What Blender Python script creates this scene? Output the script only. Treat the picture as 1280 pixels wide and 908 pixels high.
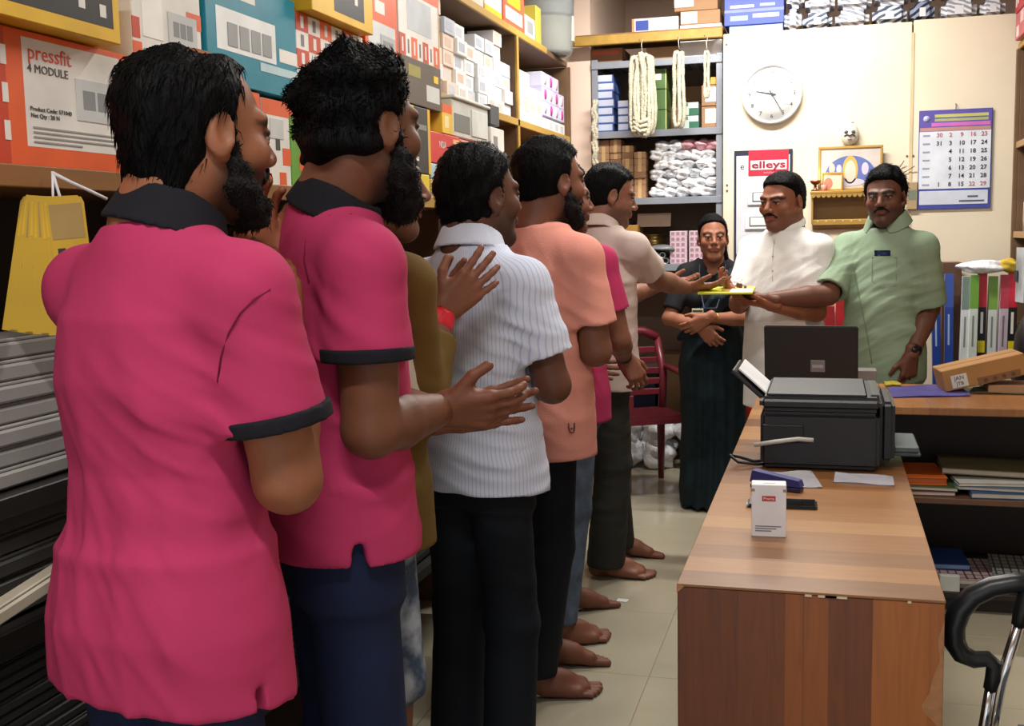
import bpy, bmesh, math, random
import numpy as np
from mathutils import Vector, Matrix

for _o in list(bpy.data.objects): bpy.data.objects.remove(_o)
scene = bpy.context.scene
COL = scene.collection
rnd = random.Random(7)
nrs = np.random.RandomState(11)

# ------------------------------------------------------------------ camera
FPX, CXP, CYP, CAMZ = 1400.0, 640.0, 454.0, 1.42          # frame taken as 1280 x 908
_d = np.array([397.0, -169.0, FPX]); _d /= np.linalg.norm(_d)
_u = np.array([-.02, -1.0, -(169 - .02*397)/FPX]); _u /= np.linalg.norm(_u)
RW = np.array([np.cross(_d, _u), _d, _u])                  # camera (right, down, forward) -> world
CAMC = np.array([0.0, 0.0, CAMZ])
def ray(px, py): return RW @ np.array([px - CXP, py - CYP, FPX])
def onY(px, py, Y): r = ray(px, py); return CAMC + r*(Y/r[1])
def onX(px, py, X): r = ray(px, py); return CAMC + r*(X/r[0])
def onZ(px, py, Z): r = ray(px, py); return CAMC + r*((Z - CAMZ)/r[2])
cam_data = bpy.data.cameras.new('camera'); cam = bpy.data.objects.new('camera', cam_data); COL.objects.link(cam)
cam_data.sensor_width = 36.0; cam_data.lens = FPX/1280*36.0; cam_data.clip_start = .02
_r = RW @ np.array([1, 0, 0]); _up = RW @ np.array([0, -1, 0]); _b = RW @ np.array([0, 0, -1])
cam.matrix_world = Matrix(((_r[0], _up[0], _b[0], 0), (_r[1], _up[1], _b[1], 0), (_r[2], _up[2], _b[2], CAMZ), (0, 0, 0, 1)))
scene.camera = cam

# ------------------------------------------------------------------ world, lights, exposure
world = bpy.data.worlds.new('world'); scene.world = world; world.use_nodes = True
world.node_tree.nodes['Background'].inputs[0].default_value = (.80, .88, 1.0, 1)
world.node_tree.nodes['Background'].inputs[1].default_value = 1.2
scene.view_settings.view_transform = 'Standard'; scene.view_settings.look = 'None'
scene.view_settings.gamma = 1.0; scene.view_settings.use_curve_mapping = False
scene.view_settings.exposure = 0.12
def area(name, loc, target, sx, sy, power, color):
    l = bpy.data.lights.new(name, 'AREA'); l.shape = 'RECTANGLE'; l.size = sx; l.size_y = sy; l.energy = power; l.color = color
    o = bpy.data.objects.new(name, l); COL.objects.link(o); o.location = loc
    o.rotation_euler = (Vector(target) - Vector(loc)).to_track_quat('-Z', 'Y').to_euler()
    return o
LAMPS = [  # tube lamps of the shop, the middle one added as fill: centre, power
    ((-.45, 5.30, 2.97), 64.0),
    ((-.10, 3.10, 3.02), 29.0),  # unseen middle lamp, added as fill over desk and foreground
    ((-.30, .30, 3.02), 35.0),
]
for _i, (_p, _w) in enumerate(LAMPS):
    area('tube_light_glow', (_p[0], _p[1], _p[2]-.045), (_p[0], _p[1]+.001, 0), 1.1, .05, _w, (1, .97, .92))

# ------------------------------------------------------------------ materials
MATS = {}
def nd(nt, t, **kw):
    n = nt.nodes.new(t)
    for k, v in kw.items(): setattr(n, k, v)
    return n
def mat(name, col, rough=.55, metal=0.0, var=.12, scale=8.0, bump=0.0, bscale=60.0, spec=.5, stretch=(1, 1, 1), coat=0.0, trans=0.0, emit=0.0, alpha=1.0):
    if name in MATS: return MATS[name]
    m = bpy.data.materials.new(name); m.use_nodes = True; nt = m.node_tree
    b = nt.nodes['Principled BSDF']; L = nt.links.new
    b.inputs['Roughness'].default_value = rough; b.inputs['Metallic'].default_value = metal
    b.inputs['Specular IOR Level'].default_value = spec; b.inputs['Coat Weight'].default_value = coat
    b.inputs['Transmission Weight'].default_value = trans; b.inputs['Alpha'].default_value = alpha
    tc = nd(nt, 'ShaderNodeTexCoord'); mp = nd(nt, 'ShaderNodeMapping'); L(tc.outputs['Object'], mp.inputs[0])
    mp.inputs['Scale'].default_value = stretch
    nz = nd(nt, 'ShaderNodeTexNoise'); nz.inputs['Scale'].default_value = scale; nz.inputs['Detail'].default_value = 4
    L(mp.outputs[0], nz.inputs[0])
    rp = nd(nt, 'ShaderNodeValToRGB'); c = np.array(col[:3])
    rp.color_ramp.elements[0].position = .3; rp.color_ramp.elements[1].position = .7
    rp.color_ramp.elements[0].color = (*np.clip(c*(1-var), 0, 1), 1); rp.color_ramp.elements[1].color = (*np.clip(c*(1+var), 0, 1), 1)
    L(nz.outputs[0], rp.inputs[0]); L(rp.outputs[0], b.inputs['Base Color'])
    if bump:
        n2 = nd(nt, 'ShaderNodeTexNoise'); n2.inputs['Scale'].default_value = bscale; n2.inputs['Detail'].default_value = 3
        L(mp.outputs[0], n2.inputs[0]); bp = nd(nt, 'ShaderNodeBump'); bp.inputs['Strength'].default_value = bump; bp.inputs['Distance'].default_value = .01
        L(n2.outputs[0], bp.inputs['Height']); L(bp.outputs[0], b.inputs['Normal'])
    if emit:
        b.inputs['Emission Color'].default_value = (*col[:3], 1); b.inputs['Emission Strength'].default_value = emit
    MATS[name] = m
    return m
def srgb(r, g, b):
    f = lambda v: (v/255/12.92) if v/255 <= .04045 else ((v/255+.055)/1.055)**2.4
    return (f(r), f(g), f(b))
def hexmat(r, g, b, rough=.5, **kw):
    return mat('paint_%d_%d_%d_%d' % (r, g, b, int(rough*100)), srgb(r, g, b), rough, **kw)

# ------------------------------------------------------------------ mesh helpers
class MB:
    def __init__(s): s.bm = bmesh.new(); s.mi = 0
    def _set(s, faces):
        for f in faces: f.material_index = s.mi
    def box(s, x0, y0, z0, x1, y1, z1, bev=0.0, seg=1, M=None):
        r = bmesh.ops.create_cube(s.bm, size=1.0); vs = r['verts']
        for v in vs: v.co = Vector(((x0+x1)/2 + v.co.x*(x1-x0), (y0+y1)/2 + v.co.y*(y1-y0), (z0+z1)/2 + v.co.z*(z1-z0)))
        fs = set(f for v in vs for f in v.link_faces); s._set(fs)
        if bev > 0:
            es = list(set(e for v in vs for e in v.link_edges))
            rr = bmesh.ops.bevel(s.bm, geom=es, offset=bev, segments=seg, affect='EDGES', clamp_overlap=True)
            s._set(rr['faces']); vs = list(set(v for f in rr['faces'] for v in f.verts) | set(v for v in vs if v.is_valid))
        if M is not None:
            for v in vs: v.co = M @ v.co
        return s
    def cyl(s, a, b, r, r2=None, n=16, cap=True):
        a = Vector(a); b = Vector(b); r2 = r if r2 is None else r2
        q = (b-a).to_track_quat('Z', 'Y'); A, B = [], []
        for i in range(n):
            t = 2*math.pi*i/n; e = q @ Vector((math.cos(t), math.sin(t), 0))
            A.append(s.bm.verts.new(a+e*r)); B.append(s.bm.verts.new(b+e*r2))
        fs = [s.bm.faces.new((A[i], A[(i+1) % n], B[(i+1) % n], B[i])) for i in range(n)]
        for f in fs: f.smooth = True
        if cap: fs += [s.bm.faces.new(A[::-1]), s.bm.faces.new(B)]
        s._set(fs); return s
    def tube(s, pts, r, n=8, closed=False, cap=True):
        P = [Vector(p) for p in pts]; N = len(P); rings = []
        rad = r if isinstance(r, (list, tuple)) else [r]*N
        ref = Vector((0, 0, 1))
        for i in range(N):
            if closed: t = P[(i+1) % N]-P[i-1]
            else: t = P[min(i+1, N-1)]-P[max(i-1, 0)]
            t.normalize()
            u = ref - t*ref.dot(t)
            if u.length < .05: u = Vector((1, 0, 0)) - t*t.x
            u.normalize(); ref = u; v = t.cross(u)
            rings.append([s.bm.verts.new(P[i]+(u*math.cos(2*math.pi*k/n)+v*math.sin(2*math.pi*k/n))*rad[i]) for k in range(n)])
        fs = []
        for i in range(N if closed else N-1):
            A, B = rings[i], rings[(i+1) % N]
            for k in range(n): fs.append(s.bm.faces.new((A[k], A[(k+1) % n], B[(k+1) % n], B[k])))
        for f in fs: f.smooth = True
        if cap and not closed: fs += [s.bm.faces.new(rings[0][::-1]), s.bm.faces.new(rings[-1])]
        s._set(fs); return s
    def lathe(s, prof, c=(0, 0, 0), n=24, axis='z'):
        rings = []
        for (r, z) in prof:
            ring = []
            for k in range(n):
                t = 2*math.pi*k/n; p = (r*math.cos(t), r*math.sin(t), z)
                if axis == 'y': p = (p[0], z, p[1])
                if axis == 'x': p = (z, p[0], p[1])
                ring.append(s.bm.verts.new(Vector(p)+Vector(c)))
            rings.append(ring)
        fs = []
        for A, B in zip(rings, rings[1:]):
            for k in range(n): fs.append(s.bm.faces.new((A[k], A[(k+1) % n], B[(k+1) % n], B[k])))
        for f in fs: f.smooth = True
        s._set(fs); return s
    def poly(s, pts, d):      # flat polygon given as 3d points, extruded by vector d
        d = Vector(d); A = [s.bm.verts.new(Vector(p)) for p in pts]; B = [s.bm.verts.new(Vector(p)+d) for p in pts]; n = len(A)
        fs = [s.bm.faces.new(A[::-1]), s.bm.faces.new(B)]+[s.bm.faces.new((A[i], A[(i+1) % n], B[(i+1) % n], B[i])) for i in range(n)]
        s._set(fs); return s
    def grid(s, fn, nu, nv, thick=0.0):
        V = [[s.bm.verts.new(Vector(fn(i/nu, j/nv))) for j in range(nv+1)] for i in range(nu+1)]
        fs = [s.bm.faces.new((V[i][j], V[i+1][j], V[i+1][j+1], V[i][j+1])) for i in range(nu) for j in range(nv)]
        for f in fs: f.smooth = True
        s._set(fs)
        if thick: bmesh.ops.solidify(s.bm, geom=fs, thickness=thick)
        return s
    def blob(s, c, r, sub=2, noise=0.0, seed=0):
        rr = bmesh.ops.create_icosphere(s.bm, subdivisions=sub, radius=1.0); R_ = random.Random(seed)
        ph = [R_.uniform(0, 6.28) for _ in range(6)]
        for v in rr['verts']:
            p = v.co.copy(); k = 1+noise*(math.sin(3*p.x+ph[0])*math.sin(4*p.y+ph[1])+.6*math.sin(6*p.z+ph[2]+2*p.x)+.5*math.sin(9*p.y+ph[3]+3*p.z))
            v.co = Vector((c[0]+p.x*r[0]*k, c[1]+p.y*r[1]*k, c[2]+p.z*r[2]*k))
            for f in v.link_faces: f.smooth = True; f.material_index = s.mi
        return s
    def mesh(s, name, mats):
        bmesh.ops.recalc_face_normals(s.bm, faces=s.bm.faces[:])
        me = bpy.data.meshes.new(name); s.bm.to_mesh(me); s.bm.free()
        for m in (mats if isinstance(mats, (list, tuple)) else [mats]): me.materials.append(m)
        return me
    def build(s, name, mats, parent=None, loc=(0, 0, 0), rotz=0.0):
        return link(name, s.mesh(name, mats), parent, loc, rotz)
def link(name, me, parent=None, loc=(0, 0, 0), rotz=0.0):
    o = bpy.data.objects.new(name, me); COL.objects.link(o); o.location = loc; o.rotation_euler = (0, 0, rotz)
    if parent is not None: o.parent = parent
    return o
def tag(o, label, cat, group=None):
    o['label'] = label; o['category'] = cat
    if group: o['group'] = group
    return o
def thing(name, label, cat, loc=(0, 0, 0), rotz=0.0, group=None):
    return tag(link(name, None, None, tuple(loc), rotz), label, cat, group)
def struct(o): o['kind'] = 'structure'; return o
def copy_tree(o, parent=None):
    c = o.copy(); COL.objects.link(c); c.parent = parent
    for ch in list(o.children): copy_tree(ch, c)
    return c
_txt = {}
def text_mesh(s, size, m, ext=.0004, bold=0.0):
    key = (s, size, m.name, bold)
    if key in _txt: return _txt[key]
    cu = bpy.data.curves.new('lettering', 'FONT'); cu.body = s; cu.size = size; cu.extrude = ext; cu.resolution_u = 2; cu.offset = bold
    cu.align_x = 'CENTER'; cu.align_y = 'CENTER'
    o = bpy.data.objects.new('lettering', cu); COL.objects.link(o)
    dg = bpy.context.evaluated_depsgraph_get(); me = bpy.data.meshes.new_from_object(o.evaluated_get(dg)); me.name = 'lettering'
    bpy.data.objects.remove(o); bpy.data.curves.remove(cu); me.materials.clear(); me.materials.append(m)
    _txt[key] = me
    return me
FACE_ROT = {'+x': (math.pi/2, 0, math.pi/2), '-y': (math.pi/2, 0, 0), '+z': (0, 0, 0), '+y': (math.pi/2, 0, math.pi), '-x': (math.pi/2, 0, -math.pi/2)}
def lettering(s, size, m, parent, p, face, width=None, bold=0.0):
    me = text_mesh(s, size, m, bold=bold); o = link('lettering', me, parent, p); o.rotation_euler = FACE_ROT[face]
    if width:
        w = max(v.co.x for v in me.vertices)-min(v.co.x for v in me.vertices)
        o.scale = (width/max(w, 1e-4), 1, 1)
    return o
def face_pt(b, face, u, v, off=.0012):
    x0, y0, z0, x1, y1, z1 = b; z = z0+v*(z1-z0)
    if face == '+x': return (x1+off, y0+u*(y1-y0), z)
    if face == '-y': return (x0+u*(x1-x0), y0-off, z)
    if face == '-x': return (x0-off, y1-u*(y1-y0), z)
    if face == '+z': return (x0+u*(x1-x0), y0+v*(y1-y0), z1+off)
def print_rect(mb, b, face, u0, v0, u1, v1, th=.0012):
    p = face_pt(b, face, u0, v0, 0); q = face_pt(b, face, u1, v1, 0)
    lo = [min(p[i], q[i]) for i in range(3)]; hi = [max(p[i], q[i]) for i in range(3)]
    ax = {'x': 0, 'y': 1, 'z': 2}[face[1]]
    if face[0] == '+': hi[ax] += th; lo[ax] -= .0005
    else: lo[ax] -= th; hi[ax] += .0005
    mb.box(*lo, *hi)
def carton(name, label, cat, b, m, face='+x', prints=(), texts=(), group=None, tilt=0.0, bev=.002):
    """box b = world x0,y0,z0,x1,y1,z1; prints = (part name, u0,v0,u1,v1, material); texts = (string,u,v,size,material,width)"""
    c = ((b[0]+b[3])/2, (b[1]+b[4])/2, b[2]); l = (b[0]-c[0], b[1]-c[1], 0, b[3]-c[0], b[4]-c[1], b[5]-c[2])
    t = thing(name, label, cat, c, tilt, group)
    MB().box(*l, bev=bev).build('carton_body', m, t)
    layer = {}
    for i, (pn, u0, v0, u1, v1, pm) in enumerate(prints):
        mb = MB(); print_rect(mb, l, face, u0, v0, u1, v1, .0004+.00022*i); mb.build(pn, pm, t)
    for (s, u, v, size, tm, *w) in texts:
        lettering(s, size, tm, t, face_pt(l, face, u, v, .0007+.00022*len(prints)), face, w[0] if w else None)
    return t
# ------------------------------------------------------------------ the room
def tile_mat():
    m = mat('glazed_tile', srgb(176, 168, 146), .12, var=.06, scale=2.5, spec=.5); return m
FLOORT = tile_mat()
MB().box(-1.75, -1.6, -.06, 1.9, 7.45, -.004).build('floor', hexmat(160, 152, 132, .6)); floor = struct(bpy.data.objects['floor'])
_tm = MB().box(-.3014, -.3014, -.004, .3014, .3014, 0, .0010).mesh('floor_tile', FLOORT)
for i in range(6):
    for j in range(15):
        x0 = -1.75+.605*i; y0 = -1.40+.605*j
        link('floor_tile', _tm, floor, (x0+.3025, y0+.3025, 0))
WALLC = mat('cream_wall_paint', srgb(222, 202, 178), .75, var=.05, scale=3, bump=.1, bscale=40)
PINKW = mat('pinkish_wall_paint', srgb(205, 178, 160), .75, var=.06, scale=3)
PEACHW = mat('peach_pier_paint', srgb(232, 208, 190), .7, var=.04, scale=3)
struct(MB().box(-1.80, -1.6, 0, -1.75, 7.45, 3.15).build('wall_left', WALLC))
struct(MB().box(-1.75, 7.4, 0, 1.9, 7.45, 3.15).build('wall_back', PINKW))
struct(MB().box(1.9, -1.6, 0, 1.95, 7.45, 3.15).build('wall_right', WALLC))
struct(MB().box(-1.80, -1.6, 3.15, 1.95, 7.45, 3.2).build('ceiling', mat('white_ceiling_paint', srgb(225, 222, 214), .8, var=.03)))
w = MB().box(-1.75, -1.6, 2.55, 1.9, -1.5, 3.15).box(-1.75, -1.6, 0, -1.1, -1.5, 2.55).box(1.2, -1.6, 0, 1.9, -1.5, 2.55); struct(w.build('wall_front', WALLC))
struct(MB().box(-1.75, 6.27, 0, -1.292, 7.4, 3.15).build('wall_pier', PEACHW))
# partition of two cream boards
BOARD = mat('cream_partition_board', srgb(234, 221, 197), .5, var=.05, scale=2.2, spec=.3)
part_ = struct(MB().box(-.52, 6.235, 0, .86, 6.26, 2.42).build('wall_partition', mat('batten_wood', srgb(150, 120, 80))))
MB().box(-.557, 6.20, 0, .393, 6.235, 2.455, .003).build('partition_panel', BOARD, part_)
MB().box(.401, 6.20, 0, 1.0, 6.235, 2.462, .003).build('partition_panel', BOARD, part_)
MB().box(.389, 6.196, .3, .405, 6.202, 2.40).build('cover_strip', mat('cream_strip', srgb(214, 190, 150), .5), part_)
MB().box(-.557, 6.235, 2.42, 1.0, 6.68, 2.455).build('loft_board', mat('loft_ply', srgb(160, 130, 92), .7), part_)
for (x, z) in ((-.54, 2.40), (-.535, 1.66), (-.535, 1.63), (.38, 1.78), (.41, 1.78)):
    MB().cyl((x, 6.197, z), (x, 6.203, z), .006, n=8).build('nail_head', hexmat(110, 90, 70, .4), part_)
# tube lamps
for (p, wt) in LAMPS:
    t = thing('tube_light', 'white batten tube light fixed under the ceiling %s' % ('near the partition' if p[1] > 4 else 'above the desk as added fill' if p[1] > 2 else 'near the entrance'), 'light', (p[0], p[1], 0), 0, 'ceiling tube lights')
    MB().box(-.60, -.03, p[2]+.02, .60, .03, 3.15 if False else p[2]+.06, .005).build('batten', hexmat(235, 235, 232, .4), t)
    for sx in (-.45, .45): MB().cyl((sx, 0, p[2]+.055), (sx, 0, 3.152), .008, n=8).build('hanger_rod', hexmat(160, 160, 160, .3), t)
    MB().cyl((-.57, 0, p[2]), (.57, 0, p[2]), .014, n=12).build('tube', mat('lit_tube', (1, .98, .94), .4, emit=2.0), t)
    for sx in (-.585, .585): MB().box(sx-.012, -.018, p[2]-.018, sx+.012, .018, p[2]+.022, .003).build('end_cap', hexmat(230, 230, 228, .4), t)
# ------------------------------------------------------------------ left shelving
XF, XL, ZL = -1.40, -1.28, 1.517          # shelf front, ledge front, ledge underside
YEL = mat('yellow_lipping_wood', srgb(172, 136, 58), .5, var=.15, scale=14, stretch=(1, .15, 1))
BRN = mat('brown_shelf_wood', srgb(112, 84, 58), .6, var=.15, scale=10, stretch=(1, .2, 1))
LEDGE = mat('dimmed_ledge_wood', srgb(132, 88, 40), .5, var=.2, scale=12, stretch=(1, .15, 1))  # same wood as the lipping, colour dimmed for the poorly lit near ledge
su = thing('shelving_unit', 'tall brown wooden shelving with yellow front edges along the left wall', 'shelving', (-1.58, 3.6, 0))
def sbox(name, b, m):
    o = MB().box(b[0]+1.58, b[1]-3.6, b[2], b[3]+1.58, b[4]-3.6, b[5], .002).build(name, m, su); return o
def edge(parent, b):
    MB().box(b[0]+1.58, b[1]-3.6, b[2], b[3]+1.58, b[4]-3.6, b[5], .002).build('front_edge', YEL, parent)
sbox('back_panel', (-1.75, .6, 0, -1.735, 5.13, 2.9), mat('dark_back_board', srgb(58, 46, 38), .7))
o = sbox('ledge', (-1.735, .6, ZL, XL-.018, 6.20, ZL+.031), LEDGE)
MB().box(XL-.018+1.58, .6-3.6, ZL-.004, XL+1.58, 3.45-3.6, ZL+.033, .002).build('front_edge', LEDGE, o)
MB().box(XL-.018+1.58, 3.45-3.6, ZL-.004, XL+1.58, 4.62-3.6, ZL+.033, .002).build('front_edge', YEL, o)
for z, y0 in ((1.925, 4.03), (2.335, 4.03)):
    o = sbox('shelf', (-1.735, y0, z, XF-.012, 6.21, z+.026), BRN); edge(o, (XF-.012, y0, z-.004, XF, 5.70 if z > 2 else 6.21, z+.028))
for y, z1 in ((4.015, 2.95), (5.135, 2.335), (6.225, 2.335)):
    o = sbox('upright', (-1.735, y-.014, 0, XF-.012, y+.014, z1), BRN)
    if y < 6: edge(o, (XF-.012, y-.016, 1.55, XF, y+.016, z1))
    else: MB().box(XF-.012+1.58, y-.012-3.6, 1.55, XF+1.58, y+.012-3.6, z1).build('front_edge', BRN, o)
o = sbox('upright', (-1.735, 2.62, 0, -1.30, 2.66, ZL), mat('dark_brown_post', srgb(70, 50, 36), .6))
o = sbox('upright', (-1.735, .95, 0, -1.30, .99, ZL), mat('dark_brown_post', srgb(70, 50, 36), .6))
RACKD = mat('dark_rack_rail', srgb(36, 33, 32), .45)
for z in (.985, .765, .30):
    o = sbox('rack_shelf', (-1.735, .99, z, XL-.02, 4.0, z+.022), RACKD)
    MB().box(XL-.02+1.58, .99-3.6, z-.01, XL+1.58, 4.0-3.6, z+.026, .002).build('front_edge', RACKD, o)

# long PVC casing strips lying in the rack
CAS = [mat('casing_silver', srgb(150, 146, 142), .22, var=.10, scale=6, stretch=(1, .05, 1)), mat('casing_dark', srgb(70, 68, 64), .28, var=.2, scale=8, stretch=(1, .05, 1)),
       mat('casing_charcoal', srgb(42, 44, 46), .30, var=.2, scale=8, stretch=(1, .05, 1)), mat('casing_cream', srgb(200, 190, 168), .3)]
def strip_mesh(h, w, L, m):
    mb = MB(); mb.box(-w, -L/2, 0, 0, L/2, h*.78, h*.12); mb.box(-w+.001, -L/2, h*.78, -.0035, L/2, h*.97, h*.06); return mb.mesh('casing_strip', m)
ORD_ = ['lowest', 'second', 'third', 'fourth', 'fifth', 'sixth', 'seventh', 'eighth', 'ninth', 'tenth', 'eleventh', 'twelfth', 'thirteenth', 'fourteenth', 'fifteenth', 'sixteenth', 'seventeenth', 'eighteenth', 'nineteenth', 'twentieth']
def strips(z, n, h, w, m, label, y0=1.02, y1=2.60, jx=.012, g=None):
    L = y1-y0; me = strip_mesh(h, w*2.2, L, m)
    for k in range(n):
        tag(link('casing_strip', me, None, (XL-.032+rnd.uniform(-jx, 0), (y0+y1)/2, z+k*h), 0), label+', %s %s' % (ORD_[k], 'one' if k == 0 else 'up'), 'strip', g)
strips(1.012, 7, .036, .055, CAS[0], 'glossy silver-grey casing strip in the top tier of the left rack', g='silver casing strips')
strips(.793, 5, .036, .055, CAS[1], 'dark grey casing strip in the middle tier of the left rack', g='dark casing strips')
strips(.328, 20, .0208, .040, CAS[2], 'thin charcoal casing strip in the bottom tier of the left rack', g='charcoal casing strips')
strips(1.012, 6, .036, .055, CAS[1], 'dark casing strip behind the men in the far half of the rack', y0=2.68, y1=3.96, g='far casing strips')
strips(.793, 5, .036, .055, CAS[2], 'charcoal casing strip behind the men in the far half of the rack', y0=2.68, y1=3.96, g='far charcoal strips')
strips(.328, 6, .036, .055, CAS[2], 'black casing strip low behind the ripped jeans', y0=2.68, y1=3.96, g='low black strips')
tag(link('casing_strip', strip_mesh(.042, .06, 1.2, hexmat(206, 158, 40, .4)), None, (-1.31, 3.3, .545)), 'yellow casing strip low behind the ripped jeans', 'strip')
tag(link('casing_strip', strip_mesh(.030, .06, 1.2, CAS[3]), None, (-1.31, 3.3, .588)), 'cream casing strip lying on the yellow one', 'strip')
o = tag(link('casing_strip', strip_mesh(.030, .030, 1.0, CAS[3]), None, (-1.235, 1.70, .868)), 'single cream casing strip leaning across the dark strips', 'strip'); o.rotation_euler = (.12, 0, .02)

# ---- cartons displayed on the ledge
ORG = hexmat(226, 92, 36, .45); ORD = hexmat(196, 62, 30, .45); WHT = hexmat(226, 222, 214, .45); YLB = hexmat(224, 178, 30, .45); BLK = hexmat(36, 36, 36, .45)
TEAL = hexmat(14, 128, 150, .4); TXT = hexmat(60, 60, 62, .5); RED = hexmat(206, 40, 36, .45); GRN = hexmat(92, 150, 40, .45); LGR = hexmat(196, 198, 196, .5); MGR = hexmat(130, 132, 132, .5)
def LB(px0, px1, yt, yb, xf=-1.30, dep=.26, ref=None, zb=None, zt=None):
    """box on the ledge from pixels of its face in the plane x = xf"""
    r = px0 if ref is None else ref; c = (yt+yb)/2
    return (xf-dep, onX(px0, c, xf)[1], onX(r, yb, xf)[2] if zb is None else zb, xf, onX(px1, c, xf)[1], onX(r, yt, xf)[2] if zt is None else zt)
ZT = ZL+.033
zA = onX(0, 30, -1.30)[2]
def module_pic(t, b, u0, v0, u1, v1, n=2, m=None):
    """printed picture of a gang box: light plate with dark windows"""
    l = (b[0]-(b[0]+b[3])/2, b[1]-(b[1]+b[4])/2, 0, b[3]-(b[0]+b[3])/2, b[4]-(b[1]+b[4])/2, b[5]-b[2])
    mb = MB(); print_rect(mb, l, '+x', u0, v0, u1, v1, .0018); mb.build('printed_gang_box', m or LGR, t)
    for i in range(n):
        a = u0+(u1-u0)*(.16+.72*i/n); mb = MB(); print_rect(mb, l, '+x', a, v0+(v1-v0)*.28, a+(u1-u0)*.60/n, v0+(v1-v0)*.74, .0021); mb.build('printed_module', MGR, t)
b = (-1.56, 1.30, ZT, -1.30, onX(168, 120, -1.30)[1], zA)
L_ = b[4]-b[1]; yu = lambda px: (onX(px, 110, -1.30)[1]-b[1])/L_; zv = lambda py, px=90: (onX(px, py, -1.30)[2]-b[2])/(b[5]-b[2])
t = carton('gang_box_carton', 'orange and white pressfit 4 module carton on the ledge', 'box', b, ORG, '+x',
    [('printed_panel', yu(30), zv(182, 30), yu(150), zv(46, 30), WHT), ('edge_band', 0, 0, yu(8), 1, ORD)],
    [('pressfit', yu(64), zv(71, 64), .036, hexmat(214, 66, 48, .5), (yu(90)-yu(37))*L_), ('4 MODULE', yu(61), zv(90, 61), .020, TXT, (yu(86)-yu(36))*L_), ('Product Code: 571040', yu(62), zv(139, 62), .0105, TXT, (yu(88)-yu(37))*L_), ('Net Qty : 20 N', yu(54), zv(146, 54), .0105, TXT, (yu(72)-yu(37))*L_)])
module_pic(t, b, yu(94), zv(150, 94), yu(143), zv(98, 94), 2)
l = (b[0]-(b[0]+b[3])/2, b[1]-(b[1]+b[4])/2, 0, b[3]-(b[0]+b[3])/2, b[4]-(b[1]+b[4])/2, b[5]-b[2])
for k, (y, x1) in enumerate(((158, 140), (164, 140), (170, 140), (176, 98))):
    mb = MB(); print_rect(mb, l, '+x', yu(38), zv(y+1.6, 38), yu(x1), zv(y-.6, 38), .0018); mb.build('small_print', hexmat(150, 148, 144, .5), t)
for k in range(3):
    mb = MB(); print_rect(mb, l, '+x', yu(2), .18+.27*k, yu(9), .32+.27*k, .0018); mb.build('edge_print', WHT, t)
b2 = (-1.55, 1.25, zA+.003, -1.255, onX(150, 30, -1.255)[1], zA+.16)
t = carton('tool_carton', 'yellow carton with black face lying on the pressfit carton', 'box', b2, YLB, '+x', [('black_panel', .46, .16, .965, 1.0, BLK), ('grey_print', .52, .62, .78, .9, hexmat(120, 124, 128, .5)), ('print_spot', .80, .30, .83, .46, WHT), ('print_spot', .90, .26, .93, .40, WHT)])
b = LB(152, 250, -40, 70, dep=.25); zC = b[2]
b = (b[0], max(b[1], 1.3+L_+.005), b[2], b[3], b[4], b[5])
t = carton('gang_box_carton', 'white and orange carton with a three module picture above the thinning crown', 'box', b, WHT, '+x', [('orange_check', 0, .0, .12, .22, ORG), ('orange_check', .78, .55, 1, .75, ORG), ('orange_band', .0, .26, .10, .50, ORD), ('white_slip', .14, .30, .42, .96, hexmat(240, 238, 232, .4))])
module_pic(t, b, .50, .28, .92, .68, 3)
t = carton('gang_box_carton', 'plain orange carton under the three module carton', 'box', (b[0], b[1], ZT, b[3]-.004, b[4], zC-.003), ORG, '+x', [('white_band', .0, .78, 1, .94, WHT)])
b = LB(257, 369, -45, 98, dep=.25); zD = b[2]
t = carton('gang_box_carton', 'teal carton with a white four module box picture', 'box', b, TEAL, '+x', [('brand_patch', .22, .80, .52, .97, WHT), ('printed_box', .10, .30, .74, .68, hexmat(232, 234, 232, .4)), ('white_slip', .78, .34, 1.0, .47, WHT), ('white_slip', .55, .20, 1.0, .28, hexmat(180, 206, 212, .4))], [('FFI', .37, .885, .030, RED)])
l = (b[0]-(b[0]+b[3])/2, b[1]-(b[1]+b[4])/2, 0, b[3]-(b[0]+b[3])/2, b[4]-(b[1]+b[4])/2, b[5]-b[2])
for i in range(4):
    mb = MB(); print_rect(mb, l, '+x', .21+.125*i, .35, .31+.125*i, .56, .0021); mb.build('printed_module', hexmat(150, 152, 152, .5), t)
yE = onX(330, 170, -1.30)[1]; yE2 = onX(363, 170, -1.30)[1]; yG = onX(386, 170, -1.30)[1]
carton('gang_box_carton', 'orange carton hidden low behind the thinning crown', 'box', (-1.55, b[1], ZT, -1.304, yE-.004, zD-.004), ORG)
t = carton('gang_box_carton', 'narrow white carton with orange corners under the teal carton', 'box', (-1.55, yE, ZT, -1.302, yE2, zD-.012), WHT, '+x', [('orange_band', 0, .82, 1, 1, ORG), ('orange_check', 0, 0, .25, .14, ORG), ('orange_check', .55, 0, .8, .16, ORG), ('orange_check', .7, .25, 1, .45, ORG), ('dark_print', .45, .42, .6, .6, TXT), ('grey_print', .25, .55, .75, .78, LGR)])
carton('wire_carton', 'green carton with red top band behind the messy hair', 'box', (-1.55, yE2+.003, ZT, -1.302, yG, zD-.008), GRN, '+x', [('red_band', 0, .84, 1, 1, RED), ('orange_round', .45, .2, .85, .4, ORG)])
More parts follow.
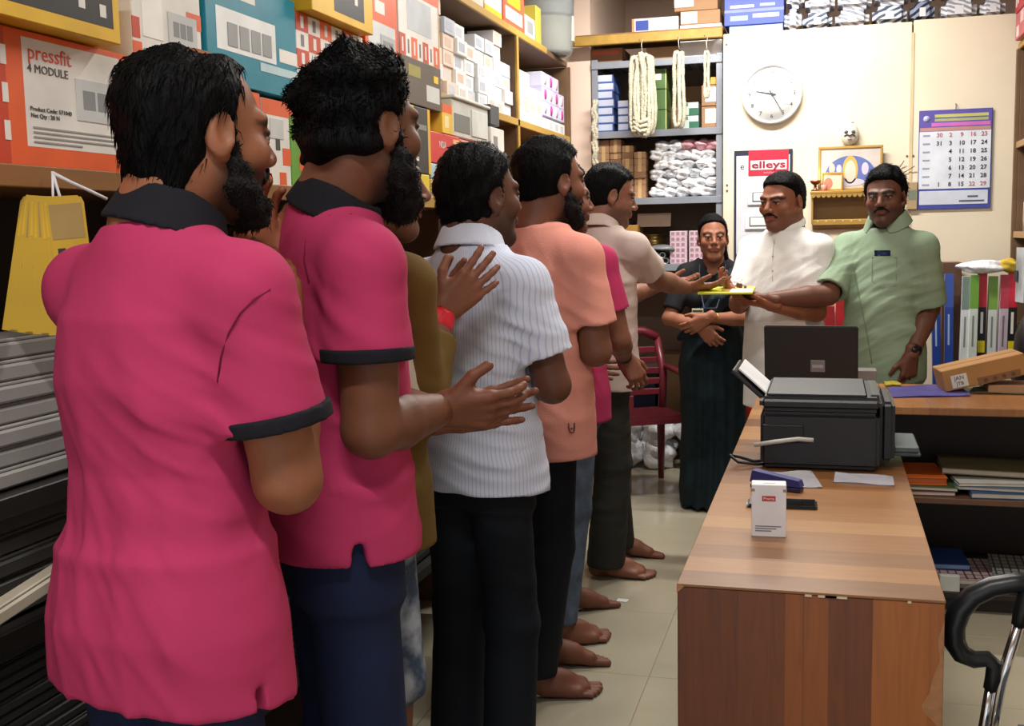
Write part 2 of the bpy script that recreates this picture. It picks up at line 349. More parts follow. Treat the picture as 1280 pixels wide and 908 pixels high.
def checks(t, b, nu, nv, seed):
    r = random.Random(seed); l = (b[0]-(b[0]+b[3])/2, b[1]-(b[1]+b[4])/2, 0, b[3]-(b[0]+b[3])/2, b[4]-(b[1]+b[4])/2, b[5]-b[2])
    for i in range(nu):
        for j in range(nv):
            if (i+j) % 2 == 0:
                mb = MB(); print_rect(mb, l, '+x', i/nu, j/nv, (i+1)/nu, (j+1)/nv, .0005); mb.build('orange_check', ORD if r.random() < .5 else ORG, t)
            mb = MB(); print_rect(mb, l, '+x', (i+.38)/nu, (j+.18)/nv, (i+.62)/nu, (j+.82)/nv, .0008); mb.build('check_print', WHT if (i+j) % 2 == 0 else hexmat(120, 110, 120, .5), t)
b = LB(371, 454, 14, 128, dep=.25)
t = carton('gang_box_carton', 'orange and white chequered carton behind the messy hair', 'box', b, WHT, '+x'); checks(t, b, 6, 5, 4); zF = b[5]
carton('gang_box_carton', 'dull orange carton hidden under the chequered carton', 'box', (b[0], yG+.004, ZT, -1.304, b[4], b[2]-.004), ORD)
b3 = (-1.52, b[1]+.02, zF+.003, -1.262, b[4]-.01, zF+.14)
carton('tool_carton', 'yellow carton with charcoal face on the chequered carton', 'box', b3, YLB, '+x', [('black_panel', .34, .16, .84, 1, BLK), ('print_spot', .52, .5, .57, .66, WHT), ('print_spot', .68, .44, .73, .58, WHT)])
b = LB(456, 496, -30, 70, dep=.25)
t = carton('gang_box_carton', 'orange carton with a pale switch picture beside the yellow edge', 'box', b, ORG, '+x', [('pale_picture', .08, .06, .92, .5, hexmat(206, 210, 210, .5)), ('white_slip', .3, .62, .6, .78, WHT)])
module_pic(t, b, .45, .1, .9, .36, 4, hexmat(170, 174, 174, .5)); zH = b[2]
b4 = LB(498, 547, -40, 66, dep=.25)
t = carton('gang_box_carton', 'orange and white striped carton next to the yellow upright', 'box', b4, WHT, '+x', [('orange_band', 0, .78, 1, 1, ORG), ('grey_picture', .2, .34, .8, .74, hexmat(188, 194, 198, .5))]); checks(t, (b4[0], b4[1], b4[2], b4[3], b4[4], b4[2]+(b4[5]-b4[2])*.26), 7, 1, 8)
zI = b4[2]
b5 = (-1.52, onX(503, 100, -1.285)[1], onX(503, 126, -1.285)[2], -1.285, onX(551, 100, -1.285)[1], zI-.004)
BRB = hexmat(92, 80, 68, .5)
t = carton('fan_carton', 'grey-brown carton with yellow dot and white slip by the yellow upright', 'box', b5, BRB, '+x', [('white_slip', .60, .16, .95, .52, hexmat(206, 208, 204, .5)), ('yellow_print', .15, .6, .45, .85, hexmat(150, 140, 60, .5)), ('yellow_dot', .80, .62, .92, .78, hexmat(236, 200, 40, .5))])
carton('gang_box_carton', 'dull orange carton behind the bearded face', 'box', (-1.55, b[1], ZT, -1.304, b5[1]-.004, zH-.004), ORD)
b = LB(507, 538, 142, 214, xf=-1.285, dep=.2); zk = b[2]
t = carton('tool_carton', 'charcoal carton with yellow side standing below the grey-brown carton', 'box', (b[0], b[1], zk, b[3], b[4], b5[2]-.004), BLK, '+x', [('yellow_side', .90, 0, 1, 1, YLB), ('yellow_corner', 0, .78, .35, 1, YLB), ('grey_print', .45, .66, .85, .74, MGR), ('print_spot', .4, .3, .5, .36, WHT), ('print_spot', .4, .18, .5, .24, WHT)])
carton('tool_carton', 'small bright yellow carton on the ledge under the charcoal carton', 'box', (b[0], b[1], ZT, b[3], b[4]-.02, zk-.003), hexmat(226, 200, 40, .45), '+x', [('dark_slot', .50, .25, .58, .9, BLK)])
yn0, yn1 = onX(538, 185, -1.285)[1], onX(572, 185, -1.285)[1]
zn0, zn1 = onX(540, 203, -1.285)[2], onX(540, 164, -1.285)[2]
carton('pipe_carton', 'small multicoloured carton under the red carton', 'box', (-1.39, yn0, ZT, -1.285, yn1-.06, zn0-.055), hexmat(214, 190, 120, .5), '+x', [('red_print', .1, .5, .5, .9, RED), ('white_slip', .5, .1, .95, .5, WHT)])
carton('pipe_carton', 'pale blue carton under the red carton', 'box', (-1.39, yn0, zn0-.052, -1.285, yn1-.04, zn0-.003), hexmat(170, 196, 214, .5))
t = carton('pipe_carton', 'red NISA carton on the ledge by the yellow upright', 'box', (-1.39, yn0, zn0, -1.285, yn1+.02, zn1), RED, '+x', [('photo_print', .78, .05, 1.0, .9, hexmat(232, 180, 130, .5))], [('NISA', .40, .62, .034, WHT), ('SUN', .38, .25, .028, hexmat(226, 110, 90, .5))])
carton('pipe_carton', 'pink-red photo carton beside the NISA carton', 'box', (-1.39, yn1+.025, zn0, -1.285, onX(604, 185, -1.285)[1], zn1-.004), hexmat(206, 110, 96, .5), '+x', [('pale_photo', .1, .3, .5, .95, hexmat(236, 206, 180, .5))])
carton('pipe_carton', 'yellow and orange carton above the NISA carton', 'box', (-1.39, b5[4]+.006, zn1+.003, -1.285, onX(566, 140, -1.285)[1], onX(545, 126, -1.285)[2]), hexmat(234, 190, 60, .5), '+x', [('orange_corner', .0, .7, .9, 1, ORG), ('cream_print', .2, .2, .6, .6, hexmat(240, 220, 160, .5))])
b = (-1.39, onX(568, 140, -1.285)[1], zn1+.003, -1.285, onX(612, 140, -1.285)[1], onX(556, 118, -1.285)[2])
t = thing('meter_box', 'pale grey metal distribution box standing open on the small cartons', 'box', ((b[0]+b[3])/2, (b[1]+b[4])/2, b[2]))
hy = (b[4]-b[1])/2; hz = b[5]-b[2]
MB().box(-.05, -hy, 0, .045, hy, hz, .004).build('case', hexmat(196, 198, 192, .4), t); MB().box(-.052, -hy-.004, hz, .056, hy+.004, hz+.012, .003).build('lid_rim', hexmat(214, 216, 208, .4), t)
MB().box(.044, -hy+.02, .02, .047, -.02, hz*.62).build('window', hexmat(90, 94, 92, .3), t); MB().box(.044, .0, .015, .049, hy-.02, hz-.02, .002).build('door', hexmat(208, 210, 204, .4), t)
carton('switch_carton', 'white carton standing beyond the pale grey metal box', 'box', (-1.39, onX(613.5, 170, -1.285)[1], zn0+.012, -1.285, onX(630, 170, -1.285)[1], onX(606, 156, -1.285)[2]), WHT, '+x', [('grey_print', .2, .5, .5, .8, MGR)])
carton('switch_carton', 'dark grey carton behind the pale grey metal box', 'box', (-1.39, onX(613, 140, -1.285)[1], onX(613, 156, -1.285)[2]+.003, -1.285, onX(624, 140, -1.285)[1], onX(613, 130, -1.285)[2]), hexmat(70, 72, 76, .5))
# support block so the far white carton rests on the ledge
carton('switch_carton', 'low pink carton under the white carton on the ledge', 'box', (-1.39, onX(613.5, 170, -1.285)[1], ZT, -1.285, onX(630, 170, -1.285)[1], zn0+.009), hexmat(206, 120, 110, .5))

# ---- small cartons stacked in the bays
def mini(name, w, d, h, body, lab, spot=None):
    mb = MB(); mb.box(-d, -w/2, 0, 0, w/2, h, .0015); mb.mi = 1; mb.box(-.001, -w*.34, h*.22, .0008, w*.22, h*.78)
    if spot: mb.mi = 2; mb.lathe([(0.0001, .002), (h*.36, .002), (h*.36, .0)], (0, w*.05, h*.5), 14, 'x')
    return mb.mesh(name, [body, lab]+([spot] if spot else []))
PAL = [hexmat(232, 230, 226, .5), hexmat(218, 220, 222, .5), hexmat(226, 206, 190, .5), hexmat(188, 196, 206, .5)]
LBL = [hexmat(196, 200, 208, .5), hexmat(214, 186, 168, .5), hexmat(176, 184, 196, .5), hexmat(214, 204, 202, .5)]
NM = ['small white carton', 'small off-white carton', 'small cream carton', 'small pale blue-grey carton']
MM = [[mini('switch_carton', .128, .12, .060, PAL[i], LBL[j]) for j in range(4)] for i in range(4)]
zs = 1.953
cols = [(4.10, 6, 2), (4.235, 5, 2), (4.37, 5, 0), (4.505, 4, 0), (4.64, 5, 1), (4.775, 5, 1), (4.91, 6, 0), (5.045, 4, 3)]
for ci, (y, n, ty) in enumerate(cols):
    for k in range(n):
        i = ty if rnd.random() < .75 else rnd.randrange(4); o = link('switch_carton', MM[i][rnd.randrange(4)], None, (XF-.02+rnd.uniform(-.025, 0), y+rnd.uniform(-.003, .003), zs+k*.0605))
        tag(o, NM[i]+', %s in the %s stack beyond the yellow upright' % (ORD_[k], (['first']+ORD_[1:])[ci]), 'box', 'small cartons in the upper bay')
PUR = mini('plate_carton', .118, .12, .072, hexmat(196, 190, 222, .5), hexmat(232, 226, 236, .5), hexmat(206, 70, 160, .5)); PU2 = mini('plate_carton', .118, .12, .072, hexmat(206, 204, 226, .5), hexmat(236, 232, 240, .5), hexmat(232, 200, 226, .5))
for ci, (y, n, ty) in enumerate([(5.22, 4, 0), (5.345, 4, 2), (5.47, 3, 0), (5.595, 3, 1), (5.72, 4, 4), (5.845, 4, 4), (5.97, 4, 4), (6.095, 3, 4)]):
    for k in range(n):
        if ty == 4:
            pk = (k >= 1); o = link('plate_carton', (PUR if (k+int(y*8)) % 2 else PU2) if pk else MM[0][0], None, (XF-.02, y, zs+k*.0725))
            tag(o, ('lilac carton with a %s disc' % ('pink' if (k+int(y*8)) % 2 else 'pale') if pk else 'white carton')+', %s in the %s stack of the far upper bay' % (ORD_[k], (['first']+ORD_[1:])[ci]), 'box', 'far bay small cartons')
        else:
            o = link('switch_carton', MM[ty][k % 4], None, (XF-.02, y, zs+k*.0605)); tag(o, NM[ty]+', %s in the %s stack of the far upper bay' % (ORD_[k], (['first']+ORD_[1:])[ci]), 'box', 'far bay small cartons')
# ---- goods on the top shelf
zt = 2.363
def TB(px0, px1, yt, lab, m, name='switch_carton', prints=(), xf=-1.41, dep=.22, zb=zt):
    return carton(name, lab, 'box', (xf-dep, onX(px0, 10, xf)[1], zb, xf, onX(px1, 10, xf)[1], zb+yt), m, '+x', prints)
TB(586, 604, .12, 'pale pink carton on the top shelf by the upright', hexmat(226, 190, 180, .5))
TB(606, 627, .14, 'white and yellow carton on the top shelf', WHT, prints=[('yellow_band', 0, .0, 1, .2, YLB), ('grey_print', .3, .4, .7, .8, LGR)])
TB(629, 655, .16, 'orange-red carton on the top shelf', hexmat(206, 84, 56, .5), prints=[('pale_print', .1, .15, .9, .5, hexmat(236, 200, 180, .5)), ('yellow_print', .2, .6, .8, .9, YLB)])
TB(656, 668, .10, 'small white carton beside the orange-red carton on the top shelf', WHT, prints=[('grey_print', .2, .2, .8, .8, MGR)])
TB(669.5, 676, .18, 'olive yellow carton beside the clear plastic tub', hexmat(178, 160, 60, .5))
t = thing('storage_tub', 'clear plastic tub with grey-green contents on the end of the top shelf', 'tub', (-1.47, 5.98, zt+.001))
MB().lathe([(.10, 0), (.128, .0), (.140, .02), (.150, .30), (.158, .31), (.158, .33)], (0, 0, 0), 28).build('tub_wall', mat('clear_plastic', (.50, .54, .53), .15, var=.02, alpha=.45), t)
MB().lathe([(.001, .004), (.122, .006), (.136, .04), (.143, .19), (.001, .21)], (0, 0, 0), 28).build('contents', hexmat(128, 124, 108, .6), t)
MB().lathe([(.146, .205), (.150, .30), (.001, .30)], (0, 0, 0), 28).build('upper_contents', hexmat(92, 100, 104, .6), t)
MB().box(.138, -.012, .07, .148, .022, .20, .001).build('tag_label', WHT, t)
# ---- yellow blade packs hanging from the ledge
YC = mat('yellow_card', srgb(206, 164, 26), .45, var=.12); KR = hexmat(170, 140, 80, .6)
hook = onX(66, 222, XL+.012)
t = thing('hanging_string', 'white string tied to the ledge holding the yellow blade packs', 'string', (hook[0], hook[1], hook[2]))
STR = hexmat(222, 222, 226, .5)
MB().tube([(0, 0, .01), (.004, -.008, -.03), (.012, -.012, -.062), (.02, -.004, -.085)], .0022, 6).build('strand', STR, t)
MB().tube([(0, 0, .01), (.006, .006, -.03), (.018, .008, -.06), (.02, .0, -.092)], .0026, 6).build('strand', STR, t)
MB().tube([(0, 0, .008), (.02, .02, -.008), (.035, .05, -.022), (.05, .075, -.036)], .0030, 6).build('loose_end', STR, t)
MB().blob((.02, 0, -.094), (.007, .007, .006), 1).build('knot', STR, t)
for k in range(9):
    q = onX(66, 262, XL+.03); a = (-.55+.115*k)
    me = MB(); me.poly([(-.028, 0, -.205), (.028, 0, -.205), (.03, 0, .012), (.026, 0, .022), (-.026, 0, .022), (-.03, 0, .012)], (0, .003, 0)); me.mi = 1; me.box(-.026, -.001, -.045, .026, .004, .012); me.mi = 2; me.box(-.02, -.0014, -.10, -.008, .0044, -.06)
    az = .45; nn = (-math.sin(az), math.cos(az)); tt = (math.cos(az), math.sin(az))
    o = link('blade_pack', me.mesh('blade_pack', [YC, hexmat(226, 178, 28, .45) if k % 3 else KR, BLK]), None, (q[0]+.04+nn[0]*.005*k-tt[0]*.0065*k, q[1]-.02+nn[1]*.005*k-tt[1]*.0065*k, q[2]-.004+.003*(k % 2)))
    o.rotation_euler = (0, math.radians(-4+2.0*k), az)
    tag(o, 'yellow hacksaw blade pack on white string, %s of the fanned bundle' % ('frontmost' if k == 0 else 'rearmost' if k == 8 else ORD_[k]+' from the front'), 'blade pack', 'yellow blade packs')
# ------------------------------------------------------------------ steel rack in the back corner
STL = mat('grey_steel_rack', srgb(150, 156, 166), .4, .3, var=.08); YR = 6.26
KRF = mat('kraft_cardboard', srgb(166, 128, 94), .75, var=.08); KR2 = mat('kraft_cardboard_dark', srgb(142, 104, 74), .75, var=.08); TAPE = hexmat(206, 170, 120, .35)
rk = thing('steel_rack', 'grey slotted steel rack of stock in the back corner', 'rack', (-.92, YR+.2, 0))
def rb(name, b, m): return MB().box(b[0]+.92, b[1]-YR-.2, b[2], b[3]+.92, b[4]-YR-.2, b[5], .002).build(name, m, rk)
for x in (-1.285, -.60):
    for y in (YR, YR+.39):
        o = rb('upright', (x, y, 0, x+.034, y+.012, 2.372), STL)
for z in (2.335, 1.955, 1.585, 1.215):
    o = rb('shelf', (-1.28, YR-.004, z+.012, -.566, YR+.40, z+.020), STL)
    MB().box(-1.285+.92, -.208, z-.016, -.566+.92, -.196, z+.022, .002).build('front_lip', STL, o)
    for k in range(9): MB().box(-1.27+.92+k*.078, -.19, z+.002, -1.27+.92+k*.078+.03, .19, z+.012).build('rib', hexmat(96, 100, 106, .5), o)
rb('back_sheet', (-1.28, YR+.402, 1.2, -.566, YR+.408, 2.36), hexmat(120, 98, 80, .6))
def BB(px0, px1, yt, yb, yf=YR+.02, dep=.25, zb=None, ref=None):
    p = onY(px0, yb, yf); q = onY(px1, yt if ref is None else ref, yf); tz = onY(px0, yt, yf)[2]
    return (p[0], yf, p[2] if zb is None else zb, q[0], yf+dep, tz)
z1, z2, z3, z4 = 2.357, 1.977, 1.607, 1.237
# top of the rack
carton('spares_carton', 'flat kraft carton with red print on top of the steel rack', 'box', BB(737, 778, 62, 76, zb=z1), KR2, '-y', [('red_print', .1, .55, .9, .85, hexmat(190, 90, 60, .6))])
carton('spares_carton', 'plain kraft carton on top of the steel rack behind the rope', 'box', BB(808, 848, 60, 73, zb=z1), KRF)
carton('spares_carton', 'white flat carton on top of the steel rack', 'box', BB(850, 903, 52, 70, zb=z1), hexmat(226, 222, 222, .5))
# upper level: blue and white cartons
BLW = mini('blue_white_carton', .105, .2, .0462, hexmat(206, 216, 240, .45), hexmat(226, 232, 246, .45))
def blue_carton(w, h):
    mb = MB(); mb.box(-w/2, 0, 0, w/2, .2, h, .0015); mb.mi = 1; mb.box(-w/2-.0006, -.0008, 0, w/2+.0006, .03, h*.22); mb.box(w/2-.006, -.0006, 0, w/2+.0008, .2, h)
    return mb.mesh('blue_white_carton', [hexmat(212, 220, 242, .45), hexmat(74, 100, 164, .45)])
bm1 = blue_carton(.092, .0445); bm2 = blue_carton(.062, .0420)
xb = onY(757, 130, YR+.03)[0]
for k in range(7): tag(link('blue_white_carton', bm1, None, (xb+(.004 if k % 2 else -.003), YR+.03, z2+.0005+k*.0448)), 'pale carton with blue edges, %s in the taller stack on the rack' % ORD_[k], 'box', 'blue-edged cartons')
xb2 = onY(778, 130, YR+.03)[0]+.006
for k in range(4): tag(link('blue_white_carton', bm2, None, (xb2, YR+.03, z2+.0005+k*.0424)), 'pale carton with blue edges, %s in the shorter stack on the rack' % ORD_[k], 'box', 'blue-edged cartons')
GR = hexmat(84, 116, 62, .5)
for k in range(3): carton('green_carton', 'plain green carton in the column behind the rope coil, %s' % ('at the bottom', 'in the middle', 'with a white mark, on top')[k], 'box', (onY(812, 120, YR+.05)[0], YR+.05, z2+.001+k*.112, onY(833, 120, YR+.05)[0], YR+.25, z2+.110+k*.112), GR, '-y', [('side_strip', .94, 0, 1, 1, hexmat(206, 216, 150, .5))]+([('white_mark', .35, .45, .7, .75, WHT)] if k == 2 else []))
for k in range(2): carton('white_green_carton', 'white carton with green band between rope loop and kraft carton, %s' % ('lower', 'upper')[k], 'box', (onY(847, 140, YR+.04)[0], YR+.04, z2+.001+k*.072, onY(873, 140, YR+.04)[0], YR+.2, z2+.070+k*.072), hexmat(206, 222, 214, .5), '-y', [('green_band', .55, .0, 1, .55, hexmat(50, 110, 84, .5)), ('dark_band', 0, .7, .5, .95, hexmat(110, 140, 128, .5))])
for k in range(2): carton('labelled_carton', 'kraft carton with a white label on the rack, %s' % ('lower one', 'upper one')[k], 'box', (onY(877, 130, YR+.015)[0], YR+.015, z2+.001+k*.115, -.572, YR+.28, z2+.112+k*.115), KRF, '-y', [('white_label', .18, .2, 1, .9, hexmat(238, 230, 224, .5))])
carton('spares_carton', 'small yellow carton on the labelled kraft cartons', 'box', (onY(888, 92, YR+.03)[0], YR+.03, z2+.231, -.575, YR+.2, z2+.270), hexmat(206, 166, 70, .5))
carton('spares_carton', 'long dark kraft carton at the back of the upper rack level', 'box', (onY(836, 110, YR+.3)[0], YR+.30, z2+.001, -.60, YR+.39, z2+.26), KR2)
# middle level: kraft cartons and silver bags
kc = MB().box(-.032, 0, 0, .032, .12, .036, .002); kc.mi = 1; kc.box(-.010, -.0006, .0, .010, .12, .0366); kcm = kc.mesh('kraft_carton', [KRF, TAPE]); kc = MB().box(-.032, 0, 0, .032, .12, .036, .002); kcm2 = kc.mesh('kraft_carton', [KR2])
x0 = onY(748, 200, YR+.03)[0]+.03
for i in range(4):
    for k in range(9 if i < 2 else (8 if i == 2 else 7)):
        tag(link('kraft_carton', kcm if (i*3+k) % 4 else kcm2, None, (x0+i*.068, YR+.02+rnd.uniform(0, .012), z3+.0005+k*.0364)), 'small kraft carton, %s in the %s column from the pier' % (ORD_[k], (['first']+ORD_[1:])[i]), 'box', 'small kraft cartons')
BAGM = [mat('silver_film', (.80, .81, .83), .22, .35, var=.18, scale=30, bump=.9, bscale=45), mat('clear_film_white', (.86, .86, .88), .25, var=.12, scale=30, bump=.8, bscale=40), mat('film_grey', (.55, .57, .6), .25, .2, var=.3, scale=40, bump=.9, bscale=45), mat('film_pink', srgb(206, 150, 160), .3, var=.2, scale=30, bump=.6)]
def bag_mesh(seed, m, r=(.048, .055, .029)): return MB().blob((0, 0, r[2]), r, 3, .20, seed).mesh('plastic_bag', m)
bags = [[bag_mesh(10*i+j, BAGM[i]) for j in range(3)] for i in range(4)]
BN = ['shiny silver plastic bag of fittings heaped on the rack', 'milky plastic bag of fittings heaped on the rack', 'dull grey plastic bag of fittings heaped on the rack', 'pinkish plastic bag of fittings on the silver heap']
xg0, xg1 = onY(815, 200, YR+.05)[0], -.60
for k in range(6):
    n = 5
    for i in range(n):
        ty = (3 if (k == 5 and i in (2, 3, 4)) else rnd.choice([0, 0, 1, 1, 1, 2]))
        o = link('plastic_bag', bags[ty][(i+k) % 3], None, (xg0+(xg1-xg0)*(i+.3+.4*(k % 2))/n+.012, YR+.075+rnd.uniform(-.006, .012), z3+k*.0505)); o.rotation_euler = (rnd.uniform(-.12, .12), rnd.uniform(-.12, .12), rnd.uniform(-.3, .3))
        tag(o, BN[ty], 'bag', 'heaped bags: '+BN[ty].split(' plastic')[0])
# lower level
carton('spares_carton', 'ochre carton on the lower rack level by the beige polo', 'box', BB(762, 797, 282, 331, zb=z4, dep=.2), hexmat(176, 130, 60, .6))
o = carton('flap_carton', 'open carton flap leaning over the brass pots', 'box', BB(796, 838, 266, 284, yf=YR+.10, dep=.004), hexmat(206, 180, 160, .6))
o.rotation_euler = (-.35, 0, 0)
PKW = hexmat(220, 196, 204, .5); pk = MB().box(-.0475, 0, 0, .0475, .10, .030, .0015); pk.mi = 1
for q in range(3): pk.box(-.04+.028*q, -.0006, .006, -.022+.028*q, .002, .024)
pkm = pk.mesh('pink_carton', [PKW, hexmat(176, 130, 146, .5)])
for i in range(2):
    for k in range(6):
        tag(link('pink_carton', pkm, None, (onY(848+i*24, 290, YR+.05)[0], YR+.05, z4+.0005+k*.0304+.0)), 'pale pink printed carton, %s in the stack %s the brass pot' % (ORD_[k], ('beside', 'farther from')[i]), 'box', 'pale pink cartons')
BRS = mat('aged_brass', srgb(160, 136, 80), .3, .85, var=.2)
carton('spares_carton', 'dark carton under the brass pot', 'box', (onY(818, 296, YR+.22)[0]-.06, YR+.165, z4, onY(818, 296, YR+.22)[0]+.06, YR+.28, z4+.082), KR2)
t = thing('brass_pot', 'round brass pot with wide rim on the lower rack level', 'pot', (onY(818, 296, YR+.22)[0], YR+.22, z4+.083)); MB().lathe([(.001, 0), (.04, .0), (.062, .03), (.058, .058), (.046, .068), (.066, .080), (.068, .084), (.044, .070), (.001, .066)], n=28).build('pot_body', BRS, t); MB().lathe([(.063, .026), (.0645, .030), (.063, .034)], n=28).build('pot_band', BRS, t)
t = thing('glass_jar', 'greenish jar with dark lid beside the brass pot', 'jar', (onY(787, 286, YR+.09)[0], YR+.09, z4+.15)); MB().lathe([(.001, 0), (.026, 0), (.028, .05), (.018, .062), (.018, .07)], n=20).build('jar_body', hexmat(120, 124, 96, .3), t); MB().lathe([(.02, .068), (.02, .09), (.001, .09)], n=20).build('jar_lid', hexmat(60, 62, 58, .4), t)
carton('spares_carton', 'dull ochre carton carrying the glass jar', 'box', (onY(775, 286, YR+.06)[0], YR+.215, z4, onY(797, 286, YR+.06)[0], YR+.33, z4+.149), hexmat(150, 110, 56, .6))
bpy.data.objects[t.name].location.y = YR+.27
xs0 = onY(808, 330, YR)[0]; RIN = mat('pipe_rim', srgb(150, 156, 160), .3, .5); PIP = hexmat(34, 36, 38, .4); PIN = hexmat(10, 10, 11, .6)
k = 0
for r in range(2):
    for i in range(4 if r == 0 else 3):
        t = thing('pipe_socket', 'black pipe socket with pale rim in the pyramid on the rack', 'pipe socket', (xs0+.036*i+.018*r, YR+.0, z4+.018+.0315*r), 0, 'pipe sockets on the rack')
        MB().lathe([(.0175, .0), (.0175, .16), (.001, .16)], n=18, axis='y').build('socket_body', PIP, t); MB().lathe([(.0175, -.002), (.0175, .004), (.012, .004), (.012, -.002), (.0175, -.002)], n=18, axis='y').build('socket_rim', RIN, t); MB().lathe([(.0001, .006), (.0125, .006)], n=18, axis='y').build('socket_bore', PIN, t)
t = thing('wrapped_bundle', 'grey film-wrapped bundle lying on the pipe sockets', 'bundle', (xs0+.075, YR+.08, z4+.068)); MB().blob((0, 0, .018), (.085, .07, .022), 3, .06, 4).build('film', mat('grey_wrap', srgb(120, 122, 122), .3, bump=.5), t)
for q in (-.04, .04): MB().lathe([(.018, q-.004), (.0185, q+.004)], (0, 0, .018), 18, 'x').build('tie_band', hexmat(60, 60, 60, .5), t)
# yellow timber beam and ropes
t = thing('timber_beam', 'yellow timber beam across the rack with ropes hanging from it', 'beam', (-.95, 6.17, 2.435))
MB().box(-.41, -.015, 0, .392, .022, .050, .003).build('beam', YEL, t)
for px in (800, 848, 881): MB().cyl((onY(px, 55, 6.16)[0]+.95, -.022, .012), (onY(px, 55, 6.16)[0]+.95, .0, .016), .003, n=8).build('nail', hexmat(120, 120, 120, .3), t)
ROPE = mat('pale_braided_rope', srgb(196, 190, 166), .8, var=.18, scale=90, bump=.9, bscale=120)
def loop_pts(cx, zt_, zb_, w, dy, n=36, tw=0.0, seed=0):
    r = random.Random(seed); P = []
    for i in range(n):
        a = 2*math.pi*i/n; s, c = math.sin(a), math.cos(a)
        P.append((cx+w*s*(.75+.25*(1-c)/2)+.004*math.sin(3*a+seed), dy+.008*math.sin(a*2+seed), (zt_+zb_)/2+(zt_-zb_)/2*c))
    return P
def rope(label, px, yt, yb, loops, w, r=.0105):
    x, _, zt_ = onY(px, yt, 6.11); zb_ = onY(px, yb, 6.11)[2]
    t = thing('rope_coil', label, 'rope', (x, 6.11, zb_))
    H = zt_-zb_
    for i in range(loops):
        f = (i+.5)/loops-.5
        lm = MB(); pts = loop_pts(f*w*1.1, H-.012-abs(f)*.04, .01+.05*abs(f)+.02*rnd.random(), w*(.34 if loops > 3 else .5)*rnd.uniform(.8, 1.1), .0+.024*((i % 3)-1), seed=i)
        lm.tube(pts, [r*(1+.13*math.sin(q*2.4)) for q in range(len(pts))], 8, True).build('strand', ROPE, t)
    if loops > 3:
        for q in range(3): lm = MB(); lm.tube([(-w*.55, -.028, H*(.26-.05*q)), (-.01, -.036, H*(.20-.05*q)), (w*.5, -.028, H*(.24-.06*q))], r, 8).build('binding', ROPE, t)
    MB().tube([(0, .02, H+.065), (-.003, -.01, H+.035), (0, 0, H-.01)], .0018, 6).build('tie_string', hexmat(216, 206, 190, .5), t)
    return t
rope('thick hank of pale rope, many strands, hanging from the yellow beam', 803, 64, 176, 9, .085)
rope('long single loop of pale rope hanging from the yellow beam', 849, 60, 168, 2, .036)
rope('short single loop of pale rope beside the partition', 884, 62, 126, 1, .030, .008)
x, _, zt_ = onY(743, 125, 6.20); t = thing('rope_coil', 'thin pale rope hank hanging on the rack upright beside the pier', 'rope', (x, 6.20, zt_-.36))
for i in range(2):
    pts = [(.012*(i-.5)+.006*math.sin(q*1.3+i), .004*math.cos(q), .36-.018*q) for q in range(21)]
    MB().tube(pts, [.011*(1+.28*math.sin(q*3.0)) for q in range(21)], 8).build('strand', ROPE, t)
# goods above the beam and on the partition loft
lt = thing('loft_shelf', 'thin board above the yellow beam carrying cartons', 'shelf', (-.95, 6.4, 2.455)); MB().box(-.41, -.205, .031, .392, .28, .043).build('board', KR2, lt)
for sx in (-.36, .34): MB().box(sx, -.2, 0, sx+.03, .27, .031).build('bearer', YEL, lt)
zl = 2.4985
carton('lamp_carton', 'white carton with blue brand patch above the yellow beam', 'box', BB(790, 848, 24, 46, yf=6.22, zb=zl), hexmat(226, 224, 228, .45), '-y', [('blue_patch', .08, .1, .36, .85, hexmat(46, 70, 160, .45)), ('orange_end', 0, 0, .05, 1, hexmat(220, 140, 90, .5))])
carton('lamp_carton', 'white lower carton beside the blue boxes above the beam', 'box', BB(850, 902, 32, 45, yf=6.22, zb=zl), hexmat(222, 216, 212, .45))
zz = BB(850, 902, 32, 45, yf=6.22, zb=zl)[5]
carton('lamp_carton', 'kraft carton with white label above the beam, lower', 'box', (onY(851, 30, 6.22)[0], 6.22, zz+.001, onY(900, 30, 6.22)[0], 6.45, zz+.072), KRF, '-y', [('white_label', .0, .1, .42, .95, WHT)])
carton('lamp_carton', 'kraft carton with white label above the beam, upper', 'box', (onY(843, 10, 6.22)[0], 6.22, zz+.074, onY(897, 10, 6.22)[0], 6.45, zz+.16), KRF, '-y', [('white_label', .0, .25, .45, .95, WHT)])
zp = 2.4565
bb_ = (-.53, 6.25, zp, -.25, 6.5, zp+.045)
carton('fan_carton', 'pale blue flat carton on the partition loft', 'box', bb_, hexmat(150, 172, 214, .45))
t = carton('fan_carton', 'blue printed carton above the clock on the partition loft', 'box', (-.555, 6.24, zp+.046, -.245, 6.5, zp+.19), hexmat(62, 84, 182, .45), '-y', [('grey_band', 0, .46, 1, .56, hexmat(120, 132, 190, .45)), ('white_print', .1, .62, .5, .72, WHT), ('white_print', .6, .64, .85, .74, hexmat(170, 186, 226, .5)), ('white_print', .48, .24, .92, .38, WHT), ('white_print', .1, .16, .4, .34, hexmat(150, 170, 226, .5))])
